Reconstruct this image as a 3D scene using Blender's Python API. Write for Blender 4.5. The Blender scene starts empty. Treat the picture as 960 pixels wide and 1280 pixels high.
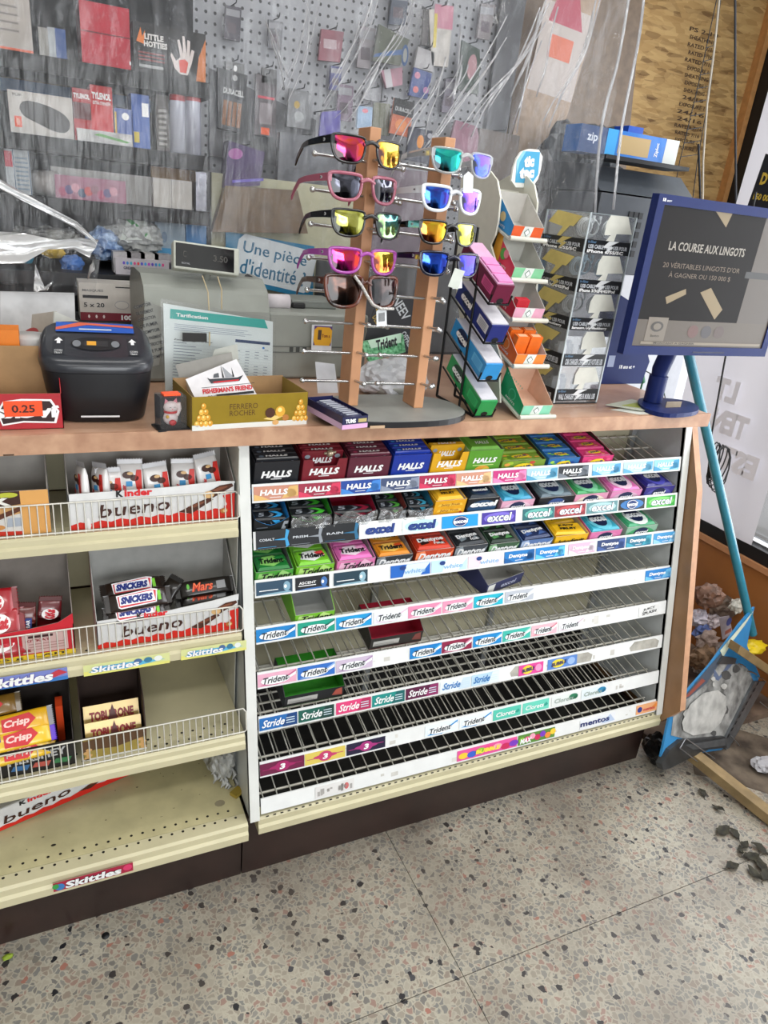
import bpy, bmesh, math, random
from mathutils import Vector as V, Matrix, Euler
random.seed(7)
S = bpy.context.scene
C = S.collection
# ------------------------------------------------------------------ camera, world, lights
CAMC = V((-0.3266, -1.2076, 1.3803))
CAMR = Euler((math.radians(66.7143), math.radians(-5.6542), math.radians(-24.2871)), 'XYZ')
FPX = 887.35
cd = bpy.data.cameras.new('camera'); cam = bpy.data.objects.new('camera', cd); C.objects.link(cam)
cam.location = CAMC; cam.rotation_euler = CAMR
cd.sensor_fit = 'VERTICAL'; cd.sensor_height = 36; cd.lens = FPX/1280*36; cd.clip_start = 0.02
S.camera = cam
w = bpy.data.worlds.new('sky'); S.world = w; w.use_nodes = True
w.node_tree.nodes['Background'].inputs[0].default_value = (0.88, 0.94, 1.0, 1)
w.node_tree.nodes['Background'].inputs[1].default_value = 1.05
S.view_settings.view_transform = 'Standard'; S.view_settings.look = 'None'
S.view_settings.gamma = 1; S.view_settings.use_curve_mapping = False
S.view_settings.exposure = 0.2
def area(name, loc, rot, sx, sy, power, col):
    l = bpy.data.lights.new(name, 'AREA'); l.shape = 'RECTANGLE'; l.size = sx; l.size_y = sy; l.energy = power; l.color = col
    o = bpy.data.objects.new(name, l); C.objects.link(o); o.location = loc; o.rotation_euler = [math.radians(a) for a in rot]
    return o
FIX = [(-0.9, -1.7), (0.9, -1.7), (-0.2, 0.42), (1.3, -0.4)]
for i, (x, y) in enumerate(FIX):
    area('ceiling_lamp', (x, y, 2.66), (0, 0, 0), 1.2, 0.25, 5 if i == 2 else 11, (1, 0.985, 0.95))
area('window_and_fill_light', (1.7, -0.65, 1.3), (0, 90, 0), 1.5, 1.6, 12, (0.93, 0.97, 1.0))
area('window_and_fill_light', (2.55, -0.1, 1.3), (0, 90, 0), 2.2, 2.4, 34, (0.95, 0.97, 1.0))
area('window_and_fill_light', (0.05, -4.15, 1.5), (-90, 0, 180), 2.6, 1.6, 90, (0.95, 0.98, 1.0))  # frontal fill added to brighten the shelves, set in the made-up front window

RM = CAMR.to_matrix()
def ray(px, py): return RM @ V(((px-480)/FPX, -(py-640)/FPX, -1.0))
def at(px, py, v, ax=1):
    d = ray(px, py); return CAMC + d*((v-CAMC[ax])/d[ax])
SL, Z0 = 0.2098, 0.8842
def rk(px, py, off=0.0):
    d = ray(px, py); t = (SL*(CAMC.z-Z0)+off-CAMC.y)/(d.y-SL*d.z); return CAMC + d*t
def ry(z): return SL*(z-Z0)

# ------------------------------------------------------------------ materials
def lin(c): return c/12.92 if c <= 0.04045 else ((c+0.055)/1.055)**2.4
def hx(h):
    h = h.lstrip('#'); return tuple(lin(int(h[i:i+2], 16)/255) for i in (0, 2, 4)) + (1,)
MC = {}
def M(col, rough=0.5, metal=0.0, noise=0.06, scale=40.0, bump=0.0, coat=0.0, name=None, emit=0.0, col2=None, trans=0.0):
    key = (col, rough, metal, noise, scale, bump, coat, name, emit, col2, trans)
    if key in MC: return MC[key]
    m = bpy.data.materials.new(name or 'mat_'+col.strip('#')); m.use_nodes = True
    nt = m.node_tree; b = nt.nodes['Principled BSDF']
    c = hx(col)
    b.inputs['Roughness'].default_value = rough; b.inputs['Metallic'].default_value = metal
    if coat: b.inputs['Coat Weight'].default_value = coat; b.inputs['Coat Roughness'].default_value = 0.08
    if trans: b.inputs['Transmission Weight'].default_value = trans
    if noise > 0 or col2:
        tc = nt.nodes.new('ShaderNodeTexCoord'); n = nt.nodes.new('ShaderNodeTexNoise'); n.inputs['Scale'].default_value = scale
        n.inputs['Detail'].default_value = 4; nt.links.new(tc.outputs['Object'], n.inputs['Vector'])
        r = nt.nodes.new('ShaderNodeValToRGB'); nt.links.new(n.outputs['Fac'], r.inputs[0])
        r.color_ramp.elements[0].position = 0.35; r.color_ramp.elements[1].position = 0.65
        c2 = hx(col2) if col2 else tuple(min(1, x*(1+noise)) for x in c[:3])+(1,)
        r.color_ramp.elements[0].color = tuple(x*(1-noise) for x in c[:3])+(1,); r.color_ramp.elements[1].color = c2
        nt.links.new(r.outputs[0], b.inputs['Base Color'])
        if bump:
            bp = nt.nodes.new('ShaderNodeBump'); bp.inputs['Strength'].default_value = bump; bp.inputs['Distance'].default_value = 0.002
            nt.links.new(n.outputs['Fac'], bp.inputs['Height']); nt.links.new(bp.outputs[0], b.inputs['Normal'])
    else: b.inputs['Base Color'].default_value = c
    if emit: b.inputs['Emission Color'].default_value = c; b.inputs['Emission Strength'].default_value = emit
    m.diffuse_color = c; MC[key] = m; return m
def P(col): return M(col, 0.45, noise=0)         # flat print ink
def film(name, tint, clear, gloss, rough=0.08, wr=0.0, scale=8.0, stretch=(1, 1, 1), rot=(0, 0, 0), hi=0.0, milk=0.5):
    """thin clear plastic: see-through, slightly milky where scuffed, glossy"""
    m = bpy.data.materials.new(name); m.use_nodes = True; nt = m.node_tree; nt.nodes.clear()
    out = nt.nodes.new('ShaderNodeOutputMaterial'); tr = nt.nodes.new('ShaderNodeBsdfTransparent')
    tr.inputs[0].default_value = (0.97, 0.97, 0.97, 1)
    df = nt.nodes.new('ShaderNodeBsdfDiffuse'); df.inputs[0].default_value = tint
    tl = nt.nodes.new('ShaderNodeBsdfTranslucent'); tl.inputs[0].default_value = tint
    ad = nt.nodes.new('ShaderNodeMixShader'); ad.inputs[0].default_value = milk
    nt.links.new(df.outputs[0], ad.inputs[1]); nt.links.new(tl.outputs[0], ad.inputs[2])
    gl = nt.nodes.new('ShaderNodeBsdfGlossy'); gl.inputs['Roughness'].default_value = rough
    m1 = nt.nodes.new('ShaderNodeMixShader'); m2 = nt.nodes.new('ShaderNodeMixShader')
    m1.inputs[0].default_value = 1-clear
    nt.links.new(tr.outputs[0], m1.inputs[1]); nt.links.new(ad.outputs[0], m1.inputs[2])
    fr = nt.nodes.new('ShaderNodeFresnel'); fr.inputs[0].default_value = 1.5
    mt = nt.nodes.new('ShaderNodeMath'); mt.operation = 'MULTIPLY_ADD'; mt.inputs[1].default_value = 0.5; mt.inputs[2].default_value = gloss
    nt.links.new(fr.outputs[0], mt.inputs[0]); nt.links.new(mt.outputs[0], m2.inputs[0])
    nt.links.new(m1.outputs[0], m2.inputs[1]); nt.links.new(gl.outputs[0], m2.inputs[2]); nt.links.new(m2.outputs[0], out.inputs[0])
    if wr or hi:
        tc = nt.nodes.new('ShaderNodeTexCoord'); mp = nt.nodes.new('ShaderNodeMapping'); mp.inputs['Scale'].default_value = stretch; mp.inputs['Rotation'].default_value = rot
        n = nt.nodes.new('ShaderNodeTexNoise'); n.inputs['Scale'].default_value = scale; n.inputs['Detail'].default_value = 6
        nt.links.new(tc.outputs['Object'], mp.inputs[0]); nt.links.new(mp.outputs[0], n.inputs['Vector'])
        if wr:
            bp = nt.nodes.new('ShaderNodeBump'); bp.inputs['Strength'].default_value = wr; bp.inputs['Distance'].default_value = 0.01
            nt.links.new(n.outputs['Fac'], bp.inputs['Height']); nt.links.new(bp.outputs[0], gl.inputs['Normal'])
        if hi:
            r = nt.nodes.new('ShaderNodeMapRange'); r.inputs[1].default_value = 0.5; r.inputs[2].default_value = 0.8
            r.inputs[3].default_value = 1-clear; r.inputs[4].default_value = min(1, 1-clear+hi)
            nt.links.new(n.outputs['Fac'], r.inputs[0]); nt.links.new(r.outputs[0], m1.inputs[0])
    return m

# ------------------------------------------------------------------ mesh builder
GL = {}
def glyphs(s, bold, sp=1.0):
    k = (s, bold, sp)
    if k in GL: return GL[k]
    cu = bpy.data.curves.new('t', 'FONT'); cu.body = s; cu.resolution_u = 2; cu.offset = bold; cu.fill_mode = 'FRONT'; cu.space_character = sp
    o = bpy.data.objects.new('t', cu); C.objects.link(o)
    dg = bpy.context.evaluated_depsgraph_get(); e = o.evaluated_get(dg); me = e.to_mesh()
    vs = [(v.co.x, v.co.y) for v in me.vertices]; fs = [tuple(p.vertices) for p in me.polygons if p.normal.z != 0]
    e.to_mesh_clear(); bpy.data.objects.remove(o); bpy.data.curves.remove(cu)
    x0 = min(v[0] for v in vs); x1 = max(v[0] for v in vs); y0 = min(v[1] for v in vs); y1 = max(v[1] for v in vs)
    GL[k] = ([((x-x0)/(x1-x0), (y-y0)/(y1-y0)) for x, y in vs], fs); return GL[k]
class Fr:
    def __init__(s, o, u, v, w=1.0, h=1.0):
        s.o = V(o); s.u = V(u).normalized(); s.v = V(v).normalized(); s.w = w; s.h = h; s.n = s.u.cross(s.v).normalized()
    def p(s, x, y, l=0.0): return s.o + s.u*(x*s.w) + s.v*(y*s.h) + s.n*l
LF = 0.0005
class MB:
    def __init__(s): s.v = []; s.f = []; s.mi = []; s.sm = []; s.mats = []; s.M = Matrix.Identity(4)
    def m(s, mat):
        if isinstance(mat, str): mat = P(mat)
        if mat not in s.mats: s.mats.append(mat)
        return s.mats.index(mat)
    def add(s, pts, faces, mat, smooth=False):
        b = len(s.v); k = s.m(mat)
        s.v += [tuple(s.M @ V(p)) for p in pts]
        for f in faces: s.f.append(tuple(b+i for i in f)); s.mi.append(k); s.sm.append(smooth)
        return s
    def poly(s, pts, mat): return s.add(pts, [tuple(range(len(pts)))], mat)
    def box(s, x0, x1, y0, y1, z0, z1, mat):
        return s.add([(x0,y0,z0),(x1,y0,z0),(x1,y1,z0),(x0,y1,z0),(x0,y0,z1),(x1,y0,z1),(x1,y1,z1),(x0,y1,z1)],
                     [(0,3,2,1),(4,5,6,7),(0,1,5,4),(1,2,6,5),(2,3,7,6),(3,0,4,7)], mat)
    def prism(s, fr, pts, t, mat, side=None):
        n = len(pts); a = [fr.p(x, y, 0) for x, y in pts]; b = [fr.p(x, y, -t) for x, y in pts]
        s.add(a+b, [tuple(range(n)), tuple(range(2*n-1, n-1, -1))], mat)
        s.add(a+b, [(i, n+i, n+(i+1) % n, (i+1) % n) for i in range(n)], side or mat)
        return s
    def decal(s, fr, pts, mat, l=1): return s.poly([fr.p(x, y, l*LF) for x, y in pts], mat)
    def rect(s, fr, x0, y0, x1, y1, mat, l=1): return s.decal(fr, [(x0,y0),(x1,y0),(x1,y1),(x0,y1)], mat, l)
    def disc(s, fr, cx, cy, rx, ry_, mat, l=1, n=14, a0=0, a1=360):
        return s.decal(fr, [(cx+rx*math.cos(math.radians(a0+(a1-a0)*i/n)), cy+ry_*math.sin(math.radians(a0+(a1-a0)*i/n))) for i in range(n if a1-a0 == 360 else n+1)], mat, l)
    def text(s, fr, t, cx, cy, w, h, mat, l=2, shear=0.0, rot=0.0, bold=0.02, mirror=False):
        g, fs = glyphs(t, bold); W, H = w*fr.w, h*fr.h; c, sn = math.cos(math.radians(rot)), math.sin(math.radians(rot))
        pts = []
        for x, y in g:
            X = (x-.5)*W + (y-.5)*H*shear; Y = (y-.5)*H
            if mirror: X = -X
            pts.append(fr.o + fr.u*(cx*fr.w + X*c - Y*sn) + fr.v*(cy*fr.h + X*sn + Y*c) + fr.n*(l*LF))
        return s.add(pts, fs, mat)
    def tube(s, pts, r, mat, n=6, closed=False, rs=None):
        pts = [V(p) for p in pts]; N = len(pts); out = []; fs = []; prev = None
        for i, p in enumerate(pts):
            a = pts[(i-1) % N] if (closed or i > 0) else p; b = pts[(i+1) % N] if (closed or i < N-1) else p
            t = (b-a).normalized() if (b-a).length > 1e-9 else V((0,0,1))
            if prev is None: prev = t.orthogonal().normalized()
            x = (prev - t*prev.dot(t)); x = x.normalized() if x.length > 1e-6 else t.orthogonal().normalized()
            prev = x; y = t.cross(x); rr = rs[i] if rs else r
            out += [p + (x*math.cos(2*math.pi*k/n) + y*math.sin(2*math.pi*k/n))*rr for k in range(n)]
        for i in range(N if closed else N-1):
            j = (i+1) % N
            fs += [(i*n+k, i*n+(k+1) % n, j*n+(k+1) % n, j*n+k) for k in range(n)]
        s.add(out, fs, mat, n > 4)
        if not closed: s.add(out[:n], [tuple(reversed(range(n)))], mat); s.add(out[-n:], [tuple(range(n))], mat)
        return s
    def lathe(s, prof, mat, n=20, o=(0,0,0), a=None):
        o = V(o); a = V(a).normalized() if a else V((0,0,1)); x = a.orthogonal().normalized(); y = a.cross(x); out = []
        for r, z in prof: out += [o + a*z + (x*math.cos(2*math.pi*k/n) + y*math.sin(2*math.pi*k/n))*r for k in range(n)]
        s.add(out, [(i*n+k, i*n+(k+1) % n, (i+1)*n+(k+1) % n, (i+1)*n+k) for i in range(len(prof)-1) for k in range(n)], mat, True); return s
    def sphere(s, c, r, mat, n=10, sc=(1,1,1)):
        prof = [(math.sin(math.pi*i/6), -math.cos(math.pi*i/6)) for i in range(7)]; out = []
        for a, z in prof: out += [V(c)+V((a*r*sc[0]*math.cos(2*math.pi*k/n), a*r*sc[1]*math.sin(2*math.pi*k/n), z*r*sc[2])) for k in range(n)]
        return s.add(out, [(i*n+k, i*n+(k+1) % n, (i+1)*n+(k+1) % n, (i+1)*n+k) for i in range(6) for k in range(n)], mat, True)
    def build(s, name, parent=None, loc=None, bevel=0):
        me = bpy.data.meshes.new(name)
        me.from_pydata(s.v, [], s.f)
        for m in s.mats: me.materials.append(m)
        me.polygons.foreach_set('material_index', s.mi); me.polygons.foreach_set('use_smooth', s.sm); me.update()
        o = bpy.data.objects.new(name, me); C.objects.link(o)
        if parent: o.parent = parent
        if loc is not None: o.location = loc
        if bevel:
            b = o.modifiers.new('bevel', 'BEVEL'); b.width = bevel; b.segments = 2; b.limit_method = 'ANGLE'
        return o
def tag(o, label, cat, group=None):
    o['label'] = label; o['category'] = cat
    if group: o['group'] = group
    return o
def thing(name, label, cat, loc=(0,0,0), rot=(0,0,0), group=None):
    o = bpy.data.objects.new(name, None); C.objects.link(o); o.location = loc; o.rotation_euler = rot; o.empty_display_size = 0.02
    return tag(o, label, cat, group)
def struct(o): o['kind'] = 'structure'; return o
def matthing(name, label, cat, o, x, y, z, group=None):
    e = thing(name, label, cat, group=group)
    m = Matrix((x, y, z)).transposed().to_4x4(); m.translation = o; e.matrix_world = m
    e.location = o; e.rotation_euler = m.to_euler(); return e
def dupe(o, mat=None):
    c = o.copy(); C.objects.link(c); return c
def FF(x0, x1, y, z0, z1): return Fr((x0, y, z0), (1,0,0), (0,0,1), x1-x0, z1-z0)      # front face
def FT(x0, x1, y0, y1, z): return Fr((x0, y0, z), (1,0,0), (0,1,0), x1-x0, y1-y0)      # top face
def FL(x, y0, y1, z0, z1): return Fr((x, y1, z0), (0,-1,0), (0,0,1), y1-y0, z1-z0)     # left face
def FRt(x, y0, y1, z0, z1): return Fr((x, y0, z0), (0,1,0), (0,0,1), y1-y0, z1-z0)     # right face

# ------------------------------------------------------------------ shared materials
white_met = M('#d9dad6', 0.35, noise=0.05, scale=15, name='white_enamel', coat=0.3)
white_strip = M('#e6e7e6', 0.4, noise=0.03, scale=30, name='white_strip')
cream = M('#c9c19f', 0.4, noise=0.05, scale=12, name='cream_enamel', coat=0.2)
cream_dirty = M('#c0b78e', 0.45, noise=0.1, scale=18, name='cream_enamel_worn', coat=0.15)
beige_panel = M('#b3ad94', 0.6, noise=0.08, scale=8, name='beige_back_panel')
wire_m = M('#cfccc2', 0.35, 0.25, noise=0.12, scale=60, name='galvanised_wire')
chrome = M('#c8c8c8', 0.18, 0.95, noise=0.02, name='chrome')
blackm = M('#141416', 0.45, name='black_plastic')
darkgrey = M('#2b2d30', 0.45, name='dark_grey')
kick_m = M('#2c1c18', 0.35, noise=0.25, scale=9, name='brown_kick', coat=0.2)
card_in = M('#a5a19b', 0.7, name='grey_card'); card_w = M('#c9c9c6', 0.6, name='white_card'); card_k = M('#a5825a', 0.75, noise=0.08, scale=30, name='kraft_card')
clear = film('clear_plastic', (0.8,0.82,0.84,1), 0.93, 0.05, 0.05)
clear_wr = film('crinkled_wrap', (0.8,0.82,0.84,1), 0.8, 0.12, 0.12, wr=1.0, scale=35, hi=0.3)
def laminate():
    m = M('#b88c70', 0.35, noise=0.12, scale=9, name='pink_beech_laminate', coat=0.25, col2='#c7a186'); return m
lam = laminate(); lam_edge = M('#b3866a', 0.45, noise=0.12, scale=26, name='laminate_front', col2='#c49b7d')
# ------------------------------------------------------------------ setting
def terrazzo():
    m = bpy.data.materials.new('terrazzo'); m.use_nodes = True; nt = m.node_tree; b = nt.nodes['Principled BSDF']; L = nt.links
    b.inputs['Roughness'].default_value = 0.38
    tc = nt.nodes.new('ShaderNodeNewGeometry')
    nz = nt.nodes.new('ShaderNodeTexNoise'); nz.inputs['Scale'].default_value = 60; nz.inputs['Detail'].default_value = 2
    L.new(tc.outputs['Position'], nz.inputs['Vector'])
    mx = nt.nodes.new('ShaderNodeMix'); mx.data_type = 'VECTOR'; mx.blend_type if False else None
    va = nt.nodes.new('ShaderNodeVectorMath'); va.operation = 'SCALE'; va.inputs['Scale'].default_value = 0.017
    L.new(nz.outputs['Color'], va.inputs[0]); vb = nt.nodes.new('ShaderNodeVectorMath'); vb.operation = 'ADD'
    L.new(tc.outputs['Position'], vb.inputs[0]); L.new(va.outputs[0], vb.inputs[1])
    nt.nodes.remove(mx)
    def vor(scale, feat, rnd=1.0):
        v = nt.nodes.new('ShaderNodeTexVoronoi'); v.feature = feat; v.inputs['Scale'].default_value = scale; v.inputs['Randomness'].default_value = rnd
        L.new(vb.outputs[0], v.inputs['Vector']); return v
    def ramp(inp, els, const=True):
        r = nt.nodes.new('ShaderNodeValToRGB'); L.new(inp, r.inputs[0]); r.color_ramp.interpolation = 'CONSTANT' if const else 'LINEAR'
        while len(r.color_ramp.elements) > 1: r.color_ramp.elements.remove(r.color_ramp.elements[0])
        r.color_ramp.elements[0].position = els[0][0]; r.color_ramp.elements[0].color = els[0][1]
        for p_, c_ in els[1:]: e = r.color_ramp.elements.new(p_); e.color = c_
        return r
    def mix(f, a, b_):
        n = nt.nodes.new('ShaderNodeMix'); n.data_type = 'RGBA'
        if isinstance(f, float): n.inputs[0].default_value = f
        else: L.new(f, n.inputs[0])
        for s_, i in ((a, 6), (b_, 7)):
            if isinstance(s_, tuple): n.inputs[i].default_value = s_
            else: L.new(s_, n.inputs[i])
        return n.outputs[2]
    def sep(o): s_ = nt.nodes.new('ShaderNodeSeparateColor'); L.new(o, s_.inputs[0]); return s_.outputs
    v1 = vor(88, 'F1'); e1 = vor(88, 'DISTANCE_TO_EDGE'); c1 = sep(v1.outputs['Color'])
    chips = ramp(c1[0], [(0, hx('#85827a')), (.2, hx('#948c7e')), (.38, hx('#7a7974')), (.5, hx('#a29b8c')), (.66, hx('#8c7f72')), (.8, hx('#716e69')), (.9, hx('#957a6e'))])
    edge = ramp(e1.outputs['Distance'], [(0, (1,1,1,1)), (.06, (1,1,1,1)), (.13, (0,0,0,1))], False)
    col = mix(edge.outputs[0], chips.outputs[0], hx('#aca595'))
    v2 = vor(60, 'F1'); c2 = sep(v2.outputs['Color'])
    f2 = nt.nodes.new('ShaderNodeMath'); f2.operation = 'LESS_THAN'; f2.inputs[1].default_value = 0.38; L.new(v2.outputs['Distance'], f2.inputs[0])
    k2 = nt.nodes.new('ShaderNodeMath'); k2.operation = 'LESS_THAN'; k2.inputs[1].default_value = 0.17; L.new(c2[0], k2.inputs[0])
    mm = nt.nodes.new('ShaderNodeMath'); mm.operation = 'MULTIPLY'; L.new(f2.outputs[0], mm.inputs[0]); L.new(k2.outputs[0], mm.inputs[1])
    dk = ramp(c2[1], [(0, hx('#1d1d22')), (.6, hx('#3a3b40')), (.72, hx('#9c6a5c')), (.86, hx('#77736a'))])
    col = mix(mm.outputs[0], col, dk.outputs[0])
    # soiling: broad worn grey patches
    n2 = nt.nodes.new('ShaderNodeTexNoise'); n2.inputs['Scale'].default_value = 3.5; n2.inputs['Detail'].default_value = 6; L.new(tc.outputs['Position'], n2.inputs['Vector'])
    r2 = ramp(n2.outputs['Fac'], [(0.38, (0,0,0,1)), (.68, (.6,.6,.6,1))], False)
    col = mix(r2.outputs[0], col, hx('#62584f'))
    L.new(col, b.inputs['Base Color'])
    return m
terr = terrazzo()
fb = MB(); fb.box(-3, 3, -4.2, 2.4, -0.06, -0.0035, M('#5d574e', 0.8)); floor = struct(fb.build('floor'))
xs = [-3, -2.075, -0.875, 0.325, 1.525, 3]; ys = [-4.2, -3.182, -2.282, -1.382, -0.482, 0.418, 1.318, 2.4]
for i in range(len(xs)-1):
    for j in range(len(ys)-1):
        t = MB(); g = 0.0008; t.box(xs[i]+g, xs[i+1]-g, ys[j]+g, ys[j+1]-g, -0.0034, 0, terr); t.build('floor_tile', floor)
wallm = M('#c9c8c4', 0.8, noise=0.04, scale=5, bump=0.1, name='painted_wall')
def wall(name, x0, x1, y0, y1, z0, z1, m=wallm, parent=None):
    b = MB(); b.box(x0, x1, y0, y1, z0, z1, m); o = b.build(name, parent); struct(o) if not parent else 0; return o
ceil = wall('ceiling', -3, 3, -4.2, 2.4, 2.75, 2.82, M('#dcdcd8', 0.8, name='ceiling_paint'))
# unseen front wall, window and dark blocks, added for contrast in the lens reflections
for nm, a0, a1, z0, z1 in (('wall_front_unseen', -3, -1.3, 0, 2.75), ('wall_front_unseen', 1.4, 3, 0, 2.75), ('wall_front_unseen', -1.3, 1.4, 0, .7), ('wall_front_unseen', -1.3, 1.4, 2.35, 2.75)):
    wall(nm, a0, a1, -4.26, -4.2, z0, z1)
for k, x_ in enumerate((-2.2, -1.2, .9, 2.0)):
    b = MB(); b.box(x_-.42, x_+.42, -4.1, -3.75, 0, 1.5, M('#2c2a2a', .6)); o = tag(b.build('reflection_block'), ['unseen dark block added by the front wall, far left', 'unseen dark block added by the front wall, left of the window', 'unseen dark block added by the front wall, right of the window', 'unseen dark block added by the front wall, far right'][k], 'shelves')
wall('wall_left', -3.06, -3, -4.2, 2.4, 0, 2.75)
# rear wall: pegboard on the left, oriented strand board on the right
def pegboard():
    m = bpy.data.materials.new('pegboard'); m.use_nodes = True; nt = m.node_tree; b = nt.nodes['Principled BSDF']; L = nt.links
    b.inputs['Roughness'].default_value = 0.5
    g = nt.nodes.new('ShaderNodeNewGeometry'); s = nt.nodes.new('ShaderNodeSeparateXYZ'); L.new(g.outputs['Position'], s.inputs[0])
    def mth(op, a, c=None):
        n = nt.nodes.new('ShaderNodeMath'); n.operation = op
        if isinstance(a, float): n.inputs[0].default_value = a
        else: L.new(a, n.inputs[0])
        if c is not None:
            if isinstance(c, float): n.inputs[1].default_value = c
            else: L.new(c, n.inputs[1])
        return n.outputs[0]
    a = []
    for k in (0, 2):
        q = mth('SUBTRACT', mth('FRACT', mth('MULTIPLY', mth('ADD', s.outputs[k], 10.0), 1/0.0254)), 0.5); a.append(mth('MULTIPLY', q, q))
    d = mth('LESS_THAN', mth('ADD', a[0], a[1]), 0.028)
    mx = nt.nodes.new('ShaderNodeMix'); mx.data_type = 'RGBA'; L.new(d, mx.inputs[0]); mx.inputs[6].default_value = hx('#9c9da2'); mx.inputs[7].default_value = hx('#333336')
    L.new(mx.outputs[2], b.inputs['Base Color']); return m
pg = pegboard()
back = MB(); back.box(-3, 1.1, 1.2, 1.26, 0, 2.75, wallm); wb = struct(back.build('wall_back'))
for x0, x1 in ((-1.75, -0.53), (-0.527, 0.693), (0.696, 1.075)):
    b = MB(); b.box(x0, x1, 1.15, 1.156, 0.7, 2.6, pg); b.build('pegboard_panel', wb)
for x in (1.088,):
    b = MB(); b.box(x-.013, x+.025, 1.135, 1.2, 0, 2.6, M('#4a4a4c', 0.5)); b.build('edge_strip', wb)
def osb():
    m = bpy.data.materials.new('strand_board'); m.use_nodes = True; nt = m.node_tree; b = nt.nodes['Principled BSDF']; L = nt.links
    b.inputs['Roughness'].default_value = 0.6
    tc = nt.nodes.new('ShaderNodeTexCoord'); out = None
    for k, (rot, sc) in enumerate(((0.5, 42), (-0.9, 34), (1.15, 50))):
        mp = nt.nodes.new('ShaderNodeMapping'); mp.inputs['Rotation'].default_value = (0, rot, 0); mp.inputs['Scale'].default_value = (0.28, 1, 1.2)
        L.new(tc.outputs['Object'], mp.inputs[0]); v = nt.nodes.new('ShaderNodeTexVoronoi'); v.inputs['Scale'].default_value = sc; L.new(mp.outputs[0], v.inputs['Vector'])
        sp = nt.nodes.new('ShaderNodeSeparateColor'); L.new(v.outputs['Color'], sp.inputs[0])
        r = nt.nodes.new('ShaderNodeValToRGB'); L.new(sp.outputs[0], r.inputs[0]); r.color_ramp.elements[0].color = hx('#9a7442'); r.color_ramp.elements[1].color = hx('#d2ae74')
        e = r.color_ramp.elements.new(0.12); e.color = hx('#76552c'); e = r.color_ramp.elements.new(0.2); e.color = hx('#a8824c'); r.color_ramp.elements[0].color = hx('#76552c')
        if out is None: out = r.outputs[0]
        else:
            mx = nt.nodes.new('ShaderNodeMix'); mx.data_type = 'RGBA'; mx.inputs[0].default_value = 0.5; L.new(out, mx.inputs[6]); L.new(r.outputs[0], mx.inputs[7]); out = mx.outputs[2]
    L.new(out, b.inputs['Base Color']); return m
osbm = osb()
o2 = struct(wall('trim_1', 1.1, 1.13, 1.2, 1.74, 0, 2.75, M('#6e5a43', 0.7)))
b = MB(); b.box(1.1, 2.83, 1.7, 1.74, 0, 2.75, osbm)
# stamped mill print on the board
pf = Fr((0, 1.699, 0), (1,0,0), (0,0,1)); ink = P('#4a3420')
p0, p1 = at(882, 40, 1.69), at(858, 185, 1.69)
for i in range(17):
    q = p0.lerp(p1, i/16); b.text(pf, random.choice(['RATED 7/16', 'EXPOSURE 1', 'PS 2-10', 'SHEATHING', '24/16', 'SPAN', 'MILL 482']), q.x, q.z, 0.13+0.05*random.random(), 0.016, ink, 1)
wo = struct(b.build('wall_boarded'))
b = MB(); b.box(2.83, 2.862, 1.66, 1.74, 0, 2.75, M('#c08a52', 0.6, noise=0.1)); struct(b.build('trim_2'))
# storefront on the right: low laminate panel, black sill, glass, pulled down banner
XW = 1.75
b = MB(); b.box(XW, XW+0.04, -1.2, 0.62, 0, 0.405, M('#98602f', 0.45, noise=0.1, scale=6, coat=0.2)); b.box(XW-.01, XW+0.05, -1.2, 0.62, 0.405, 0.425, M('#b9835a', 0.5)); struct(b.build('wall_right'))
b = MB(); b.box(XW+0.0, XW+0.09, -1.2, 0.62, 0.426, 0.47, blackm); b.box(XW+0.03, XW+0.06, -1.2, 0.62, 0.47, 0.476, chrome); struct(b.build('trim_3'))
b = MB(); b.box(XW+0.07, XW+0.075, -1.2, 0.3, 0.47, 2.4, film('window_glass', (0.9,0.95,1,1), 0.95, 0.03, 0.02)); struct(b.build('window_1'))
# dark upright frame of the shop door seen past the board
q0, q1 = at(931, 150, 1.66), at(960, 150, 1.66)
b = MB(); b.box(2.865, 3.0, 1.55, 1.68, 0, 2.75, blackm); b.box(2.90, 2.905, 1.548, 1.55, 0, 2.75, M('#55585c', 0.3, 0.5)); b.box(2.95, 2.956, 1.548, 1.55, 0, 2.75, M('#55585c', 0.3, 0.5)); b.box(2.865, 3.0, 1.54, 1.55, 1.9, 1.93, M('#55585c', 0.3, 0.5)); struct(b.build('door_1'))
b = MB(); b.box(2.2, 3.3, 1.3, 1.32, 0, 0.02, blackm)
b = MB(); b.box(3.0, 3.06, 0.9, 2.4, 0, 2.75, wallm); struct(b.build('wall_far_right'))
# white painted return behind the banner
b = MB(); b.box(1.9, 3.0, 1.1, 1.14, 0, 1.32, M('#d3d4d8', 0.7)); struct(b.build('wall_return'))

# ceiling fixtures
for i, (x, y) in enumerate(FIX):
    t = thing('ceiling_light', ['fluorescent ceiling light over the left aisle', 'fluorescent ceiling light over the right aisle', 'fluorescent ceiling light behind the counter', 'fluorescent ceiling light near the shop window'][i], 'light', (x, y, 2.7), group='ceiling lights')
    b = MB(); b.box(-.62, .62, -.14, .14, 0.0, 0.05, white_met); b.build('housing', t)
    b = MB(); b.box(-.6, .6, -.12, .12, -0.012, 0.0, M('#ffffff', 0.5, noise=0, emit=2.0)); b.build('diffuser', t)

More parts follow.
